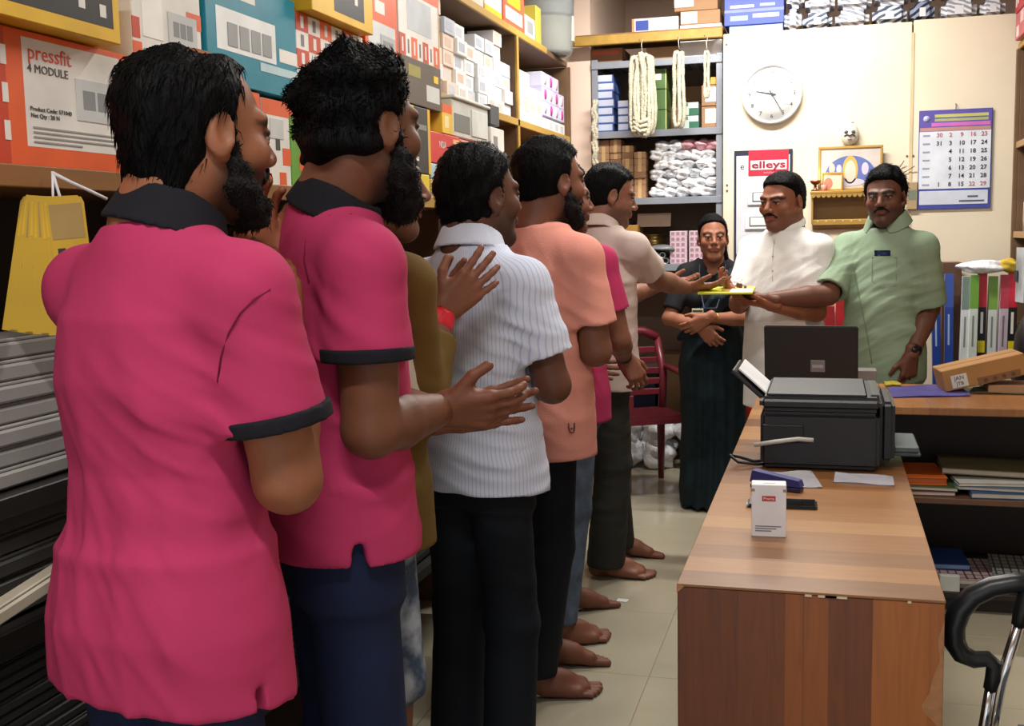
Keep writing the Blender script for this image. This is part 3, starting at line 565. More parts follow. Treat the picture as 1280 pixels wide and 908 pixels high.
def wrap_mat(name, a, b_, sc, rot):
    m = bpy.data.materials.new(name); m.use_nodes = True; nt = m.node_tree; b = nt.nodes['Principled BSDF']; L = nt.links.new
    tc = nd(nt, 'ShaderNodeTexCoord'); mp = nd(nt, 'ShaderNodeMapping'); mp.inputs['Rotation'].default_value = (0, rot, 0); L(tc.outputs['Object'], mp.inputs[0])
    w = nd(nt, 'ShaderNodeTexWave'); w.bands_direction = 'Z'; w.inputs['Scale'].default_value = sc; w.inputs['Distortion'].default_value = 3.0; w.inputs['Detail'].default_value = 2; L(mp.outputs[0], w.inputs[0])
    rp = nd(nt, 'ShaderNodeValToRGB'); rp.color_ramp.elements[0].position = .35; rp.color_ramp.elements[1].position = .6; rp.color_ramp.elements[0].color = (*a, 1); rp.color_ramp.elements[1].color = (*b_, 1)
    L(w.outputs[0], rp.inputs[0]); L(rp.outputs[0], b.inputs['Base Color']); b.inputs['Roughness'].default_value = .25
    return m
WR = [wrap_mat('wrap_navy_white', srgb(70, 84, 110), srgb(216, 222, 232), 11, .5), wrap_mat('wrap_white', srgb(150, 156, 170), srgb(236, 236, 240), 13, -.4), wrap_mat('wrap_navy', srgb(34, 42, 66), srgb(150, 160, 184), 10, .7)]
xs = [(-.20, .045, .13, 1), (-.075, .075, .10, 0), (.10, .085, .10, 1), (.285, .085, .11, 0), (.445, .060, .12, 2), (.62, .085, .115, 1), (.78, .06, .11, 1)]
for i, (x, w_, h_, ty) in enumerate(xs):
    for lv in range(2):
        t = thing('wrapped_bundle', '%s film-wrapped bundle of pipe clips on the partition loft, %s layer' % (('navy and white striped', 'white', 'dark navy')[ty], ('bottom', 'top')[lv]), 'bundle', (x+.012*lv, 6.36, zp+lv*h_*.905), 0, 'loft bundles %d %d' % (ty, lv))
        MB().box(-w_, -.11, .001, w_, .11, h_*.90, .028, 3).build('film', WR[(ty+lv) % 3 if ty != 1 else 1], t); MB().box(-w_*.25, -.1118, h_*.25, w_*.25, -.108, h_*.62, .001).build('paper_slip', hexmat(226, 226, 230, .5), t)

# ------------------------------------------------------------------ things on the partition
YP = 6.198
def pp(px, py): return onY(px, py, YP)
# clock
c = pp(965, 118); t = thing('wall_clock', 'round white wall clock reading twenty-five past nine', 'clock', (c[0], YP, c[2]))
R = .157
MB().lathe([(.001, 0), (R, 0), (R, -.026), (R-.006, -.034), (R-.014, -.030), (R-.018, -.018), (.001, -.018)], n=48, axis='y').build('case', mat('clock_rim', srgb(206, 208, 210), .3), t)
MB().lathe([(.001, -.0195), (R-.016, -.0195), (R-.016, -.0185)], n=48, axis='y').build('dial', mat('clock_dial', srgb(240, 240, 238), .4, var=.01), t)
for h in range(1, 13):
    a = math.radians(30*h); lettering(str(h), .030, hexmat(50, 52, 56, .5), t, (.116*math.sin(a), -.0205, .116*math.cos(a)), '-y')
HANDM = hexmat(70, 74, 78, .4)
def clock_hand(ang, ln, w, y, nm):
    a = math.radians(ang); s, k = math.sin(a), math.cos(a); q = lambda u, v: (u*s+v*k, y, u*k-v*s)
    MB().poly([q(-.022, -w), q(-.022, w), q(ln, w*.35), q(ln, -w*.35)], (0, -.0015, 0)).build(nm, HANDM, t)
clock_hand(282, .085, .0042, -.0225, 'hour_hand'); clock_hand(150, .108, .0034, -.0245, 'minute_hand')
MB().cyl((0, -.021, 0), (0, -.029, 0), .007, n=12).build('hub', HANDM, t)
MB().box(.05, -.0208, -.058, .09, -.0203, -.044).build('brand_print', hexmat(170, 176, 184, .5), t)
# switch sample board
a, b_ = pp(918, 189), pp(991, 186); H = .62
t = thing('sample_board', 'white switch sample board with red elleys heading and navy frame', 'sign', ((a[0]+b_[0])/2, YP, a[2]-H)); hw = (b_[0]-a[0])/2
MB().box(-hw, -.012, 0, hw, 0, H, .002).build('frame', hexmat(36, 42, 66, .4), t); MB().box(-hw+.012, -.0145, .07, hw-.014, -.012, H-.028).build('board', hexmat(216, 218, 224, .35), t)
MB().box(-hw+.075, -.017, H-.135, hw-.02, -.0145, H-.002).build('red_heading', hexmat(190, 40, 66, .4), t); MB().box(-hw+.086, -.0182, H-.105, hw-.03, -.017, H-.055).build('name_plate', hexmat(226, 216, 218, .4), t)
lettering('elleys', .052, hexmat(150, 24, 48, .4), t, (.028, -.0188, H-.080), '-y', .175, .0012); lettering('switches', .016, hexmat(226, 170, 180, .4), t, (.03, -.0176, H-.120), '-y'); lettering('e', .05, hexmat(60, 62, 70, .4), t, (-hw+.043, -.0150, H-.085), '-y')
for k, z in enumerate((H-.245, H-.375)):
    w2 = .10 if k == 0 else .115
    o = MB().box(-w2+.02, -.024, z-.045, hw-.03, -.0145, z+.035, .003).build('switch_plate', hexmat(232, 232, 234, .3), t)
    MB().box(-w2+.045, -.026, z-.028, hw-.05, -.024, z+.022, .002).build('plate_frame', hexmat(70, 72, 76, .4), o); MB().box(-w2+.05, -.0285, z-.024, hw-.055, -.026, z+.018, .001).build('rocker', hexmat(226, 228, 230, .3), o)
# altar shelf
a, b_ = pp(1013, 240), pp(1098, 238); c0 = (a[0]+b_[0])/2; wA = (b_[0]-a[0])/2; zA2 = a[2]
ALT = mat('carved_ochre_wood', srgb(168, 132, 62), .5, var=.12)
t = thing('altar_shelf', 'small ochre wooden altar shelf with scalloped edge on the partition', 'shelf', (c0, YP, zA2-.20))
MB().box(-wA, -.11, .185, wA, 0, .20, .003).build('top_board', ALT, t)
n = 13
for i in range(n):
    x = -wA+.004+(2*wA-.008)*(i+.5)/n; MB().poly([(x+(.5*(2*wA-.008)/n)*math.cos(q), -.1135, .184-.020*math.sin(q)) for q in [math.pi*j/6 for j in range(7)]], (0, .006, 0)).build('scallop', ALT, t)
MB().box(-wA+.012, -.004, .0, wA-.012, 0, .186).build('back_board', mat('altar_back', srgb(150, 116, 62), .55), t)
for sx in (-1, 1): MB().box(sx*(wA-.012)-.005, -.10, .03, sx*(wA-.012)+.005, -.004, .185, .002).build('bracket', ALT, t)
MB().box(-wA+.012, -.098, .022, wA-.012, -.088, .052, .003).build('front_rail', ALT, t)
for i in range(8): MB().cyl((-wA+.04+i*.042, -.0995, .044), (-wA+.04+i*.042, -.097, .044), .005, n=8).build('rail_stud', hexmat(214, 190, 120, .4), t)
# framed picture
GLD = mat('gilt_frame', srgb(196, 160, 90), .35, .4, var=.1)
def framed(label, px0, px1, yt, z0, yoff, pic, border=.014):
    p, q = onY(px0, yt, YP-yoff), onY(px1, yt, YP-yoff); w_ = (q[0]-p[0])/2; h_ = p[2]-z0
    t = thing('picture_frame', label, 'picture', ((p[0]+q[0])/2, YP-yoff, z0))
    MB().box(-w_+border*.5, -.001, border*.5, w_-border*.5, .004, h_-border*.5).build('backing', hexmat(120, 96, 60, .6), t)
    for (x0, z0_, x1, z1_) in ((-w_, 0, w_, border), (-w_, h_-border, w_, h_), (-w_, border, -w_+border, h_-border), (w_-border, border, w_, h_-border)): MB().box(x0, -.010, z0_, x1, .002, z1_, .003).build('moulding', GLD, t)
    pic(t, w_-border, h_-2*border, border); return t
def pic_a(t, w_, h_, b0):
    MB().box(-w_, -.0035, b0, w_, -.001, b0+h_).build('print_sheet', hexmat(206, 196, 190, .3), t)
    arc = [(w_*.86*math.cos(q), -.0042, b0+h_*.30+h_*.52*math.sin(q)) for q in [math.pi*j/14 for j in range(15)]]; arc += [(-w_*.86, -.0042, b0+h_*.1), (w_*.86, -.0042, b0+h_*.1)]
    MB().poly(arc, (0, .0008, 0)).build('blue_arch', hexmat(96, 112, 176, .4), t)
    for (x, z, rx, rz, m) in ((0, .46, .26, .36, hexmat(214, 176, 90, .4)), (0, .42, .19, .28, hexmat(226, 206, 190, .4)), (-.62, .5, .1, .14, hexmat(226, 190, 180, .4)), (-.38, .48, .09, .12, hexmat(220, 200, 206, .4)), (.5, .48, .12, .16, hexmat(206, 196, 216, .4)), (0, .14, .5, .1, hexmat(200, 196, 210, .4))):
        MB().poly([(w_*(x+rx*math.cos(q)), -.0052-(.0006 if m.name.startswith('paint_226_206') else 0), b0+h_*(z+rz*math.sin(q))) for q in [2*math.pi*j/18 for j in range(18)]], (0, .0008, 0)).build('painted_shape', m, t)
framed('gilt framed devotional print with a blue arch on the altar shelf', 1023, 1104, 184, zA2+.001, .03, pic_a)
def pic_b(t, w_, h_, b0): MB().box(-w_, -.003, b0, w_, -.001, b0+h_).build('print_sheet', hexmat(240, 214, 180, .3), t); MB().poly([(-.02+.022*math.cos(q), -.0042, b0+h_*.38+.03*math.sin(q)) for q in [2*math.pi*j/14 for j in range(14)]], (0, .0008, 0)).build('painted_shape', hexmat(206, 120, 100, .4), t)
framed('small gilt frame standing before the larger devotional print', 1027, 1054, 216, zA2+.001, .055, pic_b, .010)
# oil lamp with flame
p = onY(1019, 238, YP-.08); t = thing('oil_lamp', 'small lit brass oil lamp on the altar shelf', 'oil lamp', (p[0], YP-.08, zA2+.001))
MB().lathe([(.001, 0), (.02, 0), (.022, .005), (.008, .012), (.007, .03), (.024, .042), (.028, .055), (.026, .055), (.001, .044)], n=20).build('lamp_bowl', mat('dark_brass', srgb(112, 62, 36), .4, .5), t)
MB().lathe([(.0005, .050), (.007, .058), (.009, .068), (.005, .084), (.0005, .098)], (0, -.006, 0), 14).build('flame', mat('flame', (1, .62, .25), .5, emit=14), t)
l = bpy.data.lights.new('flame_glow', 'POINT'); l.energy = .45; l.color = (1, .66, .35); l.shadow_soft_size = .015; o = bpy.data.objects.new('flame_glow', l); COL.objects.link(o); o.parent = t; o.location = (0, -.045, .09)
t = thing('incense_holder', 'small pinkish incense holder beside the oil lamp', 'incense holder', (p[0]+.045, YP-.085, zA2+.001)); MB().lathe([(.001, 0), (.016, 0), (.012, .012), (.018, .03), (.001, .03)], n=16).build('holder', hexmat(206, 130, 120, .5), t)
# mask
p = pp(1062, 168); t = thing('wall_mask', 'white oval mask with dark face markings above the devotional print', 'mask', (p[0], YP, p[2]))
MB().blob((0, -.018, 0), (.046, .036, .060), 3).build('mask_face', hexmat(212, 208, 196, .4), t)
for sx in (-1, 1): MB().blob((sx*.017, -.050, .008), (.011, .006, .009), 2).build('mask_eye', hexmat(70, 66, 60, .4), t)
MB().tube([(-.026, -.046, -.012), (-.012, -.055, -.004), (0, -.056, -.012), (.012, -.055, -.004), (.026, -.046, -.012)], .004, 8).build('mask_moustache', hexmat(50, 48, 44, .4), t); MB().blob((0, -.050, -.028), (.012, .006, .005), 2).build('mask_mouth', hexmat(150, 130, 120, .4), t)
MB().poly([(-.022, -.02, -.055), (.022, -.02, -.055), (.012, -.02, -.090), (-.012, -.02, -.090)], (0, .015, 0)).build('mask_base', hexmat(150, 120, 90, .5), t)
MB().blob((0, -.014, .056), (.022, .02, .014), 2).build('mask_crown', hexmat(190, 186, 176, .4), t)
# calendar
a, b_ = pp(1149, 139), pp(1241, 138); zb_ = pp(1149, 262)[2]; w_ = (b_[0]-a[0])/2; h_ = a[2]-zb_
t = thing('wall_calendar', 'month wall calendar with violet header and blue border on the right board', 'calendar', ((a[0]+b_[0])/2, YP-.006, zb_))
MB().box(-w_, -.004, 0, w_, .0, h_, .001).build('sheet_stack', hexmat(66, 76, 160, .4), t)
MB().box(-w_+.004, -.006, h_*.205, w_-.006, -.004, h_*.785).build('date_sheet', hexmat(222, 228, 238, .4), t)
MB().box(-w_+.008, -.006, h_*.045, w_-.014, -.004, h_*.185).build('note_strip', hexmat(210, 216, 230, .4), t)
MB().box(-w_+.004, -.006, h_*.785, w_-.004, -.004, h_-.004).build('header', hexmat(96, 84, 168, .4), t)
MB().box(-w_+.075, -.0066, h_*.925, w_-.02, -.006, h_*.955).build('header_print', hexmat(196, 196, 110, .4), t); MB().box(-w_+.075, -.0066, h_*.885, w_-.02, -.006, h_*.912).build('header_print', hexmat(170, 176, 120, .4), t)
MB().box(-w_+.06, -.0066, h_*.835, w_-.01, -.006, h_*.872).build('header_band', hexmat(206, 110, 190, .4), t); MB().box(-w_+.006, -.0066, h_*.790, w_-.008, -.006, h_*.825).build('day_band', hexmat(190, 140, 130, .4), t)
MB().lathe([(.0001, -.0068), (.016, -.0068), (.016, -.006)], (-w_+.036, 0, h_*.915), 18, 'y').build('emblem', hexmat(176, 184, 226, .4), t)
NUM = [['30', '2', '9', '16', '23'], ['31', '3', '10', '17', '24'], ['', '4', '11', '18', '25'], ['', '5', '12', '19', '26'], ['', '6', '13', '20', '27'], ['', '7', '14', '21', '28'], ['1', '8', '15', '22', '29']]
DK = hexmat(40, 46, 70, .5); DR = hexmat(190, 110, 120, .5)
for r, row in enumerate(NUM):
    z = h_*(.745-.083*r)
    MB().box(-w_+.02, -.0066, z-.005, -w_+.055, -.006, z+.004).build('day_print', hexmat(150, 156, 176, .5), t)
    for cidx, s in enumerate(row):
        if s: lettering(s, .030, DR if r == 0 or (r == 6 and cidx > 2) else DK, t, (-w_+2*w_*(.285+.152*cidx), -.0070, z), '-y', bold=.0006)
for (u, zf, wd_) in ((.03, .12, .05), (.0, .075, .12)): MB().box(w_-.03-wd_-u, -.0066, h_*zf-.004, w_-.03-u, -.006, h_*zf+.005).build('note_print', hexmat(80, 90, 120, .5), t)
MB().tube([(.0, .004, h_+.03), (0, -.004, h_+.02), (0, -.006, h_+.004), (0, -.002, h_-.004)], .0022, 6).build('hook', hexmat(70, 66, 60, .4), t)
# paper pocket and incense sticks by the seam
p, q = pp(1133, 228), pp(1146, 262); t = thing('paper_pocket', 'small brown paper pocket pinned between altar and calendar', 'pocket', (p[0]+.028, YP-.001, q[2])); MB().box(-.026, -.018, 0, .026, 0, p[2]-q[2], .003).build('pocket', hexmat(176, 150, 116, .6), t); MB().box(-.018, -.019, .05, .02, -.018, .10).build('pocket_print', hexmat(120, 130, 110, .6), t)
for k, (x0_, z0_, x1_, z1_) in enumerate(((1128, 217, 1143, 208), (1124, 210, 1130, 201))):
    u, v = pp(x0_, z0_), pp(x1_, z1_); o = MB().cyl((0, 0, 0), (v[0]-u[0], -.015, v[2]-u[2]), .0022, n=6).build('incense_stick', hexmat(120, 84, 60, .7), None, (u[0], YP-.004, u[2])); tag(o, ('longer', 'shorter')[k]+' brown incense stick tucked in the board by the seam', 'incense stick')

# ------------------------------------------------------------------ right-hand shelving and goods at the right
rs = thing('shelving_unit', 'wooden shelving on the right wall with a yellow top edge', 'shelving', (1.4, 5.6, 0))
def rsb(name, b, m, par=None): return MB().box(b[0]-1.4, b[1]-5.6, b[2], b[3]-1.4, b[4]-5.6, b[5], .002).build(name, m, par or rs)
OAK = mat('light_oak_board', srgb(176, 140, 96), .55, var=.12, scale=12)
for z in (2.285, 1.80, 1.355, .9, .45):
    o = rsb('shelf', (.905, 4.95, z, 1.9, 6.19, z+.026), BRN); rsb('front_edge', (.893, 4.95, z-.003, .905, 6.19, z+.029), YEL if z > 2 else OAK, o)
for y in (4.95, 6.165): rsb('upright', (.905, y, 0, 1.9, y+.024, 2.285), BRN)
rsb('end_post', (.885, 6.168, 0, .905, 6.196, 2.285), BRN)
zr = 2.315
b = (.80, 5.98, zr, 1.02, 6.17, zr+.135)
carton('red_carton', 'pink-red chequered carton hanging over the right shelf end', 'box', (.868, 5.86, zr, 1.10, 6.12, zr+.125), hexmat(190, 96, 100, .5), '-x', [('white_check', .1, .1, .4, .5, hexmat(226, 206, 206, .5)), ('white_check', .55, .5, .9, .95, hexmat(216, 180, 180, .5))])
carton('red_carton', 'glossy red carton with white letters on top of the pink carton', 'box', (.862, 5.85, zr+.127, 1.10, 6.11, zr+.30), hexmat(186, 38, 48, .35), '-x', [('white_print', .1, .15, .22, .7, WHT), ('white_print', .3, .2, .42, .8, WHT)])
carton('green_carton', 'pale green carton beside the red carton on the right shelf', 'box', (.868, 5.60, zr, 1.10, 5.84, zr+.20), hexmat(176, 196, 120, .45))
def rjar(y, z, r, h, m, m2, lab):
    t = thing('paint_tin', lab, 'tin', (.985, y, z)); MB().lathe([(.001, 0), (r, 0), (r, h*.9), (r*.96, h*.92), (r*.96, h), (.001, h)], n=22).build('tin_body', m, t); MB().lathe([(r+.001, h*.3), (r+.001, h*.7)], n=22).build('tin_label', m2, t)
rjar(6.06, 1.827, .07, .23, hexmat(206, 214, 206, .4), hexmat(40, 110, 96, .4), 'tall white tin with dark green label on the right shelf'); rjar(5.89, 1.827, .07, .16, hexmat(226, 222, 210, .4), hexmat(150, 170, 120, .4), 'white tin with pale green label on the right shelf')
rjar(6.06, 1.382, .065, .16, hexmat(214, 214, 210, .4), hexmat(196, 170, 150, .4), 'white tin with beige label low on the right shelf'); rjar(5.9, 1.382, .07, .22, hexmat(90, 100, 96, .4), hexmat(206, 206, 200, .4), 'dark grey tin with white label low on the right shelf')
# tube-light cartons standing on end
TBX = [((30, 66, 150), (170, 190, 226), 'blue tube-light carton with pale lower print'), ((36, 70, 156), (60, 90, 170), 'blue tube-light carton, plain lower half'), ((216, 220, 222), (120, 140, 130), 'white tube-light carton with grey lettering'), ((206, 214, 206), (110, 160, 60), 'white tube-light carton with green top'), ((26, 28, 36), (190, 40, 60), 'black tube-light carton with red top and yellow disc'), ((200, 208, 204), (120, 160, 70), 'pale tube-light carton with olive green top'), ((190, 176, 190), (180, 60, 76), 'pale tube-light carton with dull red top'), ((24, 26, 32), (196, 36, 56), 'black tube-light carton with crimson top and yellow disc')]
x = .53
for i, (c1, c2, lab) in enumerate(TBX):
    wv = .0405; Hh = 1.175+.008*math.sin(i*2.1); yy = 5.93+.012*math.sin(i*1.7)
    pr = [('top_print', 0, .86, 1, 1, hexmat(*c2, .4))]
    if i in (4, 7): pr += [('yellow_disc_print', .1, .67, .9, .72, hexmat(220, 200, 40, .4)), ('white_print', .35, .75, .65, .84, WHT)]
    else: pr += [('line_print', .35, .70, .55, .83, hexmat(*(tuple(int(v*.6) for v in c1) if sum(c1) > 400 else (170, 190, 226)), .4))]
    t = carton('tube_light_carton', lab+' standing on end', 'box', (x, yy, 0, x+wv, yy+.045, Hh), hexmat(*c1, .35), '-y', pr); x += wv+.004
    t.rotation_euler = (0, math.radians((-2.0, -1.0, .8, .3, 0, .3, .6, .2)[i]), 0)
t = thing('plastic_bag', 'crumpled white and yellow plastic bag lying on the tube-light cartons', 'bag', (.74, 5.95, 1.186)); MB().blob((0, 0, .028), (.12, .06, .032), 3, .16, 3).build('bag_film', BAGM[1], t); MB().blob((.10, 0, .034), (.05, .05, .034), 3, .2, 5).build('bag_contents', hexmat(214, 180, 60, .5), t)
carton('spares_carton', 'small dark brown carton behind the tube-light cartons', 'box', (.55, 6.03, 0, .64, 6.17, 1.235), hexmat(96, 66, 48, .6))
# dark bag and white paper at the right edge
t = thing('hanging_bag', 'black bag hanging at the end of the right shelving', 'bag', (.83, 5.25, .62)); MB().blob((0, 0, .20), (.055, .11, .22), 3, .08, 2).build('bag_body', hexmat(22, 22, 24, .5), t); MB().tube([(0, -.05, .36), (.01, -.03, .50), (.01, .03, .50), (0, .05, .36)], .006, 8).build('bag_handle', hexmat(22, 22, 24, .5), t)
t = thing('wall_notice', 'white notice sheets pinned to the end of the right shelving', 'paper', (.886, 5.85, 1.05)); MB().grid(lambda u, v: (-.002-.02*math.sin(u*3), -.12+.2*u, .26*v), 6, 4, .001).build('sheet', hexmat(206, 208, 210, .6), t); MB().box(-.026, -.06, .10, -.022, .02, .15).build('dark_print', hexmat(60, 62, 66, .6), t)
# red goods behind the handing-over group
RDC = hexmat(176, 34, 42, .4)
carton('red_carton', 'tall red carton with white lines between the white and green shirts', 'box', (.035, 5.85, 0, .20, 6.10, 1.10), RDC, '-y', [('white_line', .0, .80, 1, .806, WHT), ('white_line', .30, .5, .33, 1, hexmat(220, 150, 150, .5)), ('pale_patch', .35, .44, .95, .60, hexmat(206, 170, 166, .5))])
carton('red_carton', 'second red carton tucked behind the tall red carton', 'box', (-.03, 6.0, 0, .03, 6.18, 1.02), hexmat(150, 36, 40, .45))
# ------------------------------------------------------------------ desk and counter
def plank_mat(name, cols, axis, freq, rough, gs=(1, 1, 1)):
    m = bpy.data.materials.new(name); m.use_nodes = True; nt = m.node_tree; b = nt.nodes['Principled BSDF']; L = nt.links.new
    tc = nd(nt, 'ShaderNodeTexCoord'); sp = nd(nt, 'ShaderNodeSeparateXYZ'); L(tc.outputs['Object'], sp.inputs[0])
    ml = nd(nt, 'ShaderNodeMath', operation='MULTIPLY'); ml.inputs[1].default_value = freq; L(sp.outputs[axis], ml.inputs[0])
    n1 = nd(nt, 'ShaderNodeTexWhiteNoise', noise_dimensions='1D'); fl = nd(nt, 'ShaderNodeMath', operation='FLOOR')
    n0 = nd(nt, 'ShaderNodeTexNoise', noise_dimensions='1D'); n0.inputs['Scale'].default_value = 1.3; n0.inputs['Detail'].default_value = 0; L(ml.outputs[0], n0.inputs['W'])
    a0 = nd(nt, 'ShaderNodeMath', operation='MULTIPLY_ADD'); a0.inputs[1].default_value = 1.6; L(n0.outputs[0], a0.inputs[0]); L(ml.outputs[0], a0.inputs[2]); L(a0.outputs[0], fl.inputs[0]); L(fl.outputs[0], n1.inputs['W'])
    mp = nd(nt, 'ShaderNodeMapping'); mp.inputs['Scale'].default_value = gs; L(tc.outputs['Object'], mp.inputs[0])
    gr = nd(nt, 'ShaderNodeTexNoise'); gr.inputs['Scale'].default_value = 7; gr.inputs['Detail'].default_value = 6; gr.inputs['Distortion'].default_value = 1.2; L(mp.outputs[0], gr.inputs[0])
    ad = nd(nt, 'ShaderNodeMath', operation='MULTIPLY_ADD'); ad.inputs[1].default_value = .55; L(gr.outputs[0], ad.inputs[0]); L(n1.outputs[0], ad.inputs[2])
    rp = nd(nt, 'ShaderNodeValToRGB'); e = rp.color_ramp.elements; n = len(cols)
    e[0].position = .15; e[0].color = (*cols[0], 1); e[1].position = 1.35 if False else 1.0; e[1].color = (*cols[-1], 1)
    for i in range(1, n-1): q = e.new(.15+.85*i/(n-1)); q.color = (*cols[i], 1)
    sb = nd(nt, 'ShaderNodeMath', operation='MULTIPLY_ADD'); sb.inputs[1].default_value = .8; sb.inputs[2].default_value = -.05; L(ad.outputs[0], sb.inputs[0]); L(sb.outputs[0], rp.inputs[0])
    L(rp.outputs[0], b.inputs['Base Color']); b.inputs['Roughness'].default_value = rough
    return m
TOPM = plank_mat('walnut_laminate_top', [srgb(116, 76, 44), srgb(146, 100, 60), srgb(166, 118, 72), srgb(182, 138, 88)], 1, 9.0, .28, (.8, 9, 1))
FRM = plank_mat('walnut_laminate_front', [srgb(90, 46, 22), srgb(116, 62, 26), srgb(140, 78, 32), srgb(164, 98, 42)], 0, 12.0, .4, (9, 1, .8))
EDG = mat('laminate_edge', srgb(178, 134, 88), .4, var=.1)
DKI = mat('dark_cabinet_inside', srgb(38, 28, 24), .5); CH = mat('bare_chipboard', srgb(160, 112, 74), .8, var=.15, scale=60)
DX0, DX1, DY0, DY1, DZ = -.265, .203, 2.02, 4.88, .77
t = thing('desk', 'long narrow wood-laminate desk with a chipped front corner', 'desk', (0, 3.4, 0)); dk = t
def db(name, b, m, bev=.002, par=None): return MB().box(b[0], b[1]-3.4, b[2], b[3], b[4]-3.4, b[5], bev).build(name, m, par or t)
db('desk_top', (DX0, DY0, DZ-.005, DX1, DY1, DZ), TOPM, .001); db('top_core', (DX0+.022, DY0+.022, DZ-.022, DX1-.022, DY1-.03, DZ-.005), CH)
db('front_panel', (DX0+.001, DY0+.002, .0, DX1-.001, DY0+.022, DZ-.005), FRM)
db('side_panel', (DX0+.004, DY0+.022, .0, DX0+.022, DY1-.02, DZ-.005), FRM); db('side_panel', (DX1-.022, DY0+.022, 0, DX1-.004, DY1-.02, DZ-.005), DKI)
db('end_panel', (DX0+.022, DY1-.03, 0, DX1-.022, DY1-.012, DZ-.005), FRM)
chip = [(DX1-.002, .735), (DX1-.012, .700), (DX1-.008, .66), (DX1-.020, .625), (DX1-.024, .60), (DX1-.036, .58), (DX1-.034, .565), (DX1-.015, .548), (DX1-.002, .530)]
MB().poly([(x, DY0-3.4+.0008, z) for x, z in chip], (0, .003, 0)).build('chipped_edge', CH, t)
MB().poly([(DX0, DY0-3.4+.001, DZ-.018), (DX0+.014, DY0-3.4+.001, DZ-.004), (DX0, DY0-3.4+.001, DZ+.0005)], (0, -.0012, 0)).build('chipped_corner', CH, t)
for (x, w_) in ((-.035, .012), (.0, .02), (.14, .006), (-.012, .05)): MB().box(x, DY0-3.4-.0012, DZ-.008, x+w_, DY0-3.4+.002, DZ-.004).build('edge_nick', hexmat(206, 190, 160, .6), t)
# counter along the back
t = thing('counter', 'dark wood-laminate counter with open shelves joining the desk', 'counter', (.9, 4.56, 0)); CXR = 1.62
def cb(name, b, m, bev=.002): return MB().box(b[0]-.9, b[1]-4.56, b[2], b[3]-.9, b[4]-4.56, b[5], bev).build(name, m, t)
TOP2 = plank_mat('walnut_laminate_counter', [srgb(128, 84, 48), srgb(156, 106, 62), srgb(176, 124, 74), srgb(190, 140, 86)], 0, 7.0, .3, (9, .8, 1))
cb('counter_top', (DX1+.002, 4.25, DZ-.03, CXR, 4.88, DZ), TOP2, .003)
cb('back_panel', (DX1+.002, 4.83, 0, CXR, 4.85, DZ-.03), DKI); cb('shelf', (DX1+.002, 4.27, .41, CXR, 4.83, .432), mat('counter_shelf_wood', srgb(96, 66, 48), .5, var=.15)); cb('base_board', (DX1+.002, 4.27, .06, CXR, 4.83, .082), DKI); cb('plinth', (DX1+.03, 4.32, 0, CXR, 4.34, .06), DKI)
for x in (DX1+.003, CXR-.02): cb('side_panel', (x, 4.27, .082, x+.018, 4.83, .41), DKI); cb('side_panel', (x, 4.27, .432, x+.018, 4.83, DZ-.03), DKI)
# files on the counter shelves
def slab(name, label, cat, x0, y0, x1, y1, z, h, m, rot=0.0, edge_m=None, tilt=(0, 0)):
    c = ((x0+x1)/2, (y0+y1)/2, z); w_, d_ = (x1-x0)/2, (y1-y0)/2
    t = thing(name, label, cat, c, rot)
    if edge_m:
        MB().box(-w_, -d_, 0, w_, d_, h*.16, .0006).build('cover', m, t); MB().box(-w_+.003, -d_+.002, h*.16, w_-.003, d_-.002, h*.84).build('pages', edge_m, t); MB().box(-w_, -d_, h*.84, w_, d_, h, .0006).build('cover', m, t)
    else: MB().grid(lambda u, v: (-w_+2*w_*u, -d_+2*d_*v, h*.5+.002*math.sin(u*5+v*3)), 6, 4, h*.7).build('sheet', m, t)
    t.rotation_euler = (tilt[0], tilt[1], rot); return t
PG = hexmat(190, 184, 170, .7); zs2 = .433
slab('file_folder', 'dark red file at the bottom of the counter shelf pile', 'file', .235, 4.30, .45, 4.58, zs2, .016, hexmat(110, 30, 40, .5), .05, PG)
slab('file_folder', 'dark green file under the orange pouch', 'file', .23, 4.31, .47, 4.6, zs2+.017, .014, hexmat(60, 84, 40, .5), -.04, PG)
slab('file_folder', 'bright orange pouch on the counter shelf', 'file', .235, 4.33, .42, 4.60, zs2+.032, .030, hexmat(196, 92, 26, .4), .08, hexmat(170, 80, 24, .5))
slab('file_folder', 'blue file on the counter shelf beneath the papers', 'file', .50, 4.29, .80, 4.56, zs2, .022, hexmat(46, 76, 120, .45), .05, PG)
slab('file_folder', 'steel blue file lying askew on the blue file', 'file', .46, 4.31, .76, 4.58, zs2+.023, .014, hexmat(74, 96, 120, .45), -.06, PG)
slab('paper_stack', 'ragged stack of white papers on the blue files', 'papers', .45, 4.33, .74, 4.60, zs2+.038, .012, hexmat(206, 204, 198, .7), .12, PG)
slab('file_folder', 'large olive tan folder on top of the files', 'file', .42, 4.40, .80, 4.74, zs2+.052, .022, hexmat(128, 118, 84, .6), -.03, PG, (-.04, .02))
zs3 = .083
slab('notebook', 'grey ruled ledger on the counter base', 'book', .42, 4.32, .78, 4.62, zs3, .022, hexmat(120, 116, 104, .6), .0, PG)
def checked(label, x0, x1, z, m, lm, rot):
    t = slab('notebook', label, 'book', x0, 4.30, x1, 4.58, z, .020, m, rot, PG); w_ = (x1-x0)/2
    for i in range(9): MB().box(-w_+2*w_*(i+.3)/9, -.14, .0200, -w_+2*w_*(i+.3)/9+.006, .14, .0206).build('check_line', lm, t)
    for i in range(6): MB().box(-w_, -.13+.045*i, .0202, w_, -.126+.045*i, .0208).build('check_line', lm, t)
checked('red and grey checked notebook on the counter base', .40, .66, zs3+.023, hexmat(170, 150, 150, .6), hexmat(90, 50, 60, .6), .04)
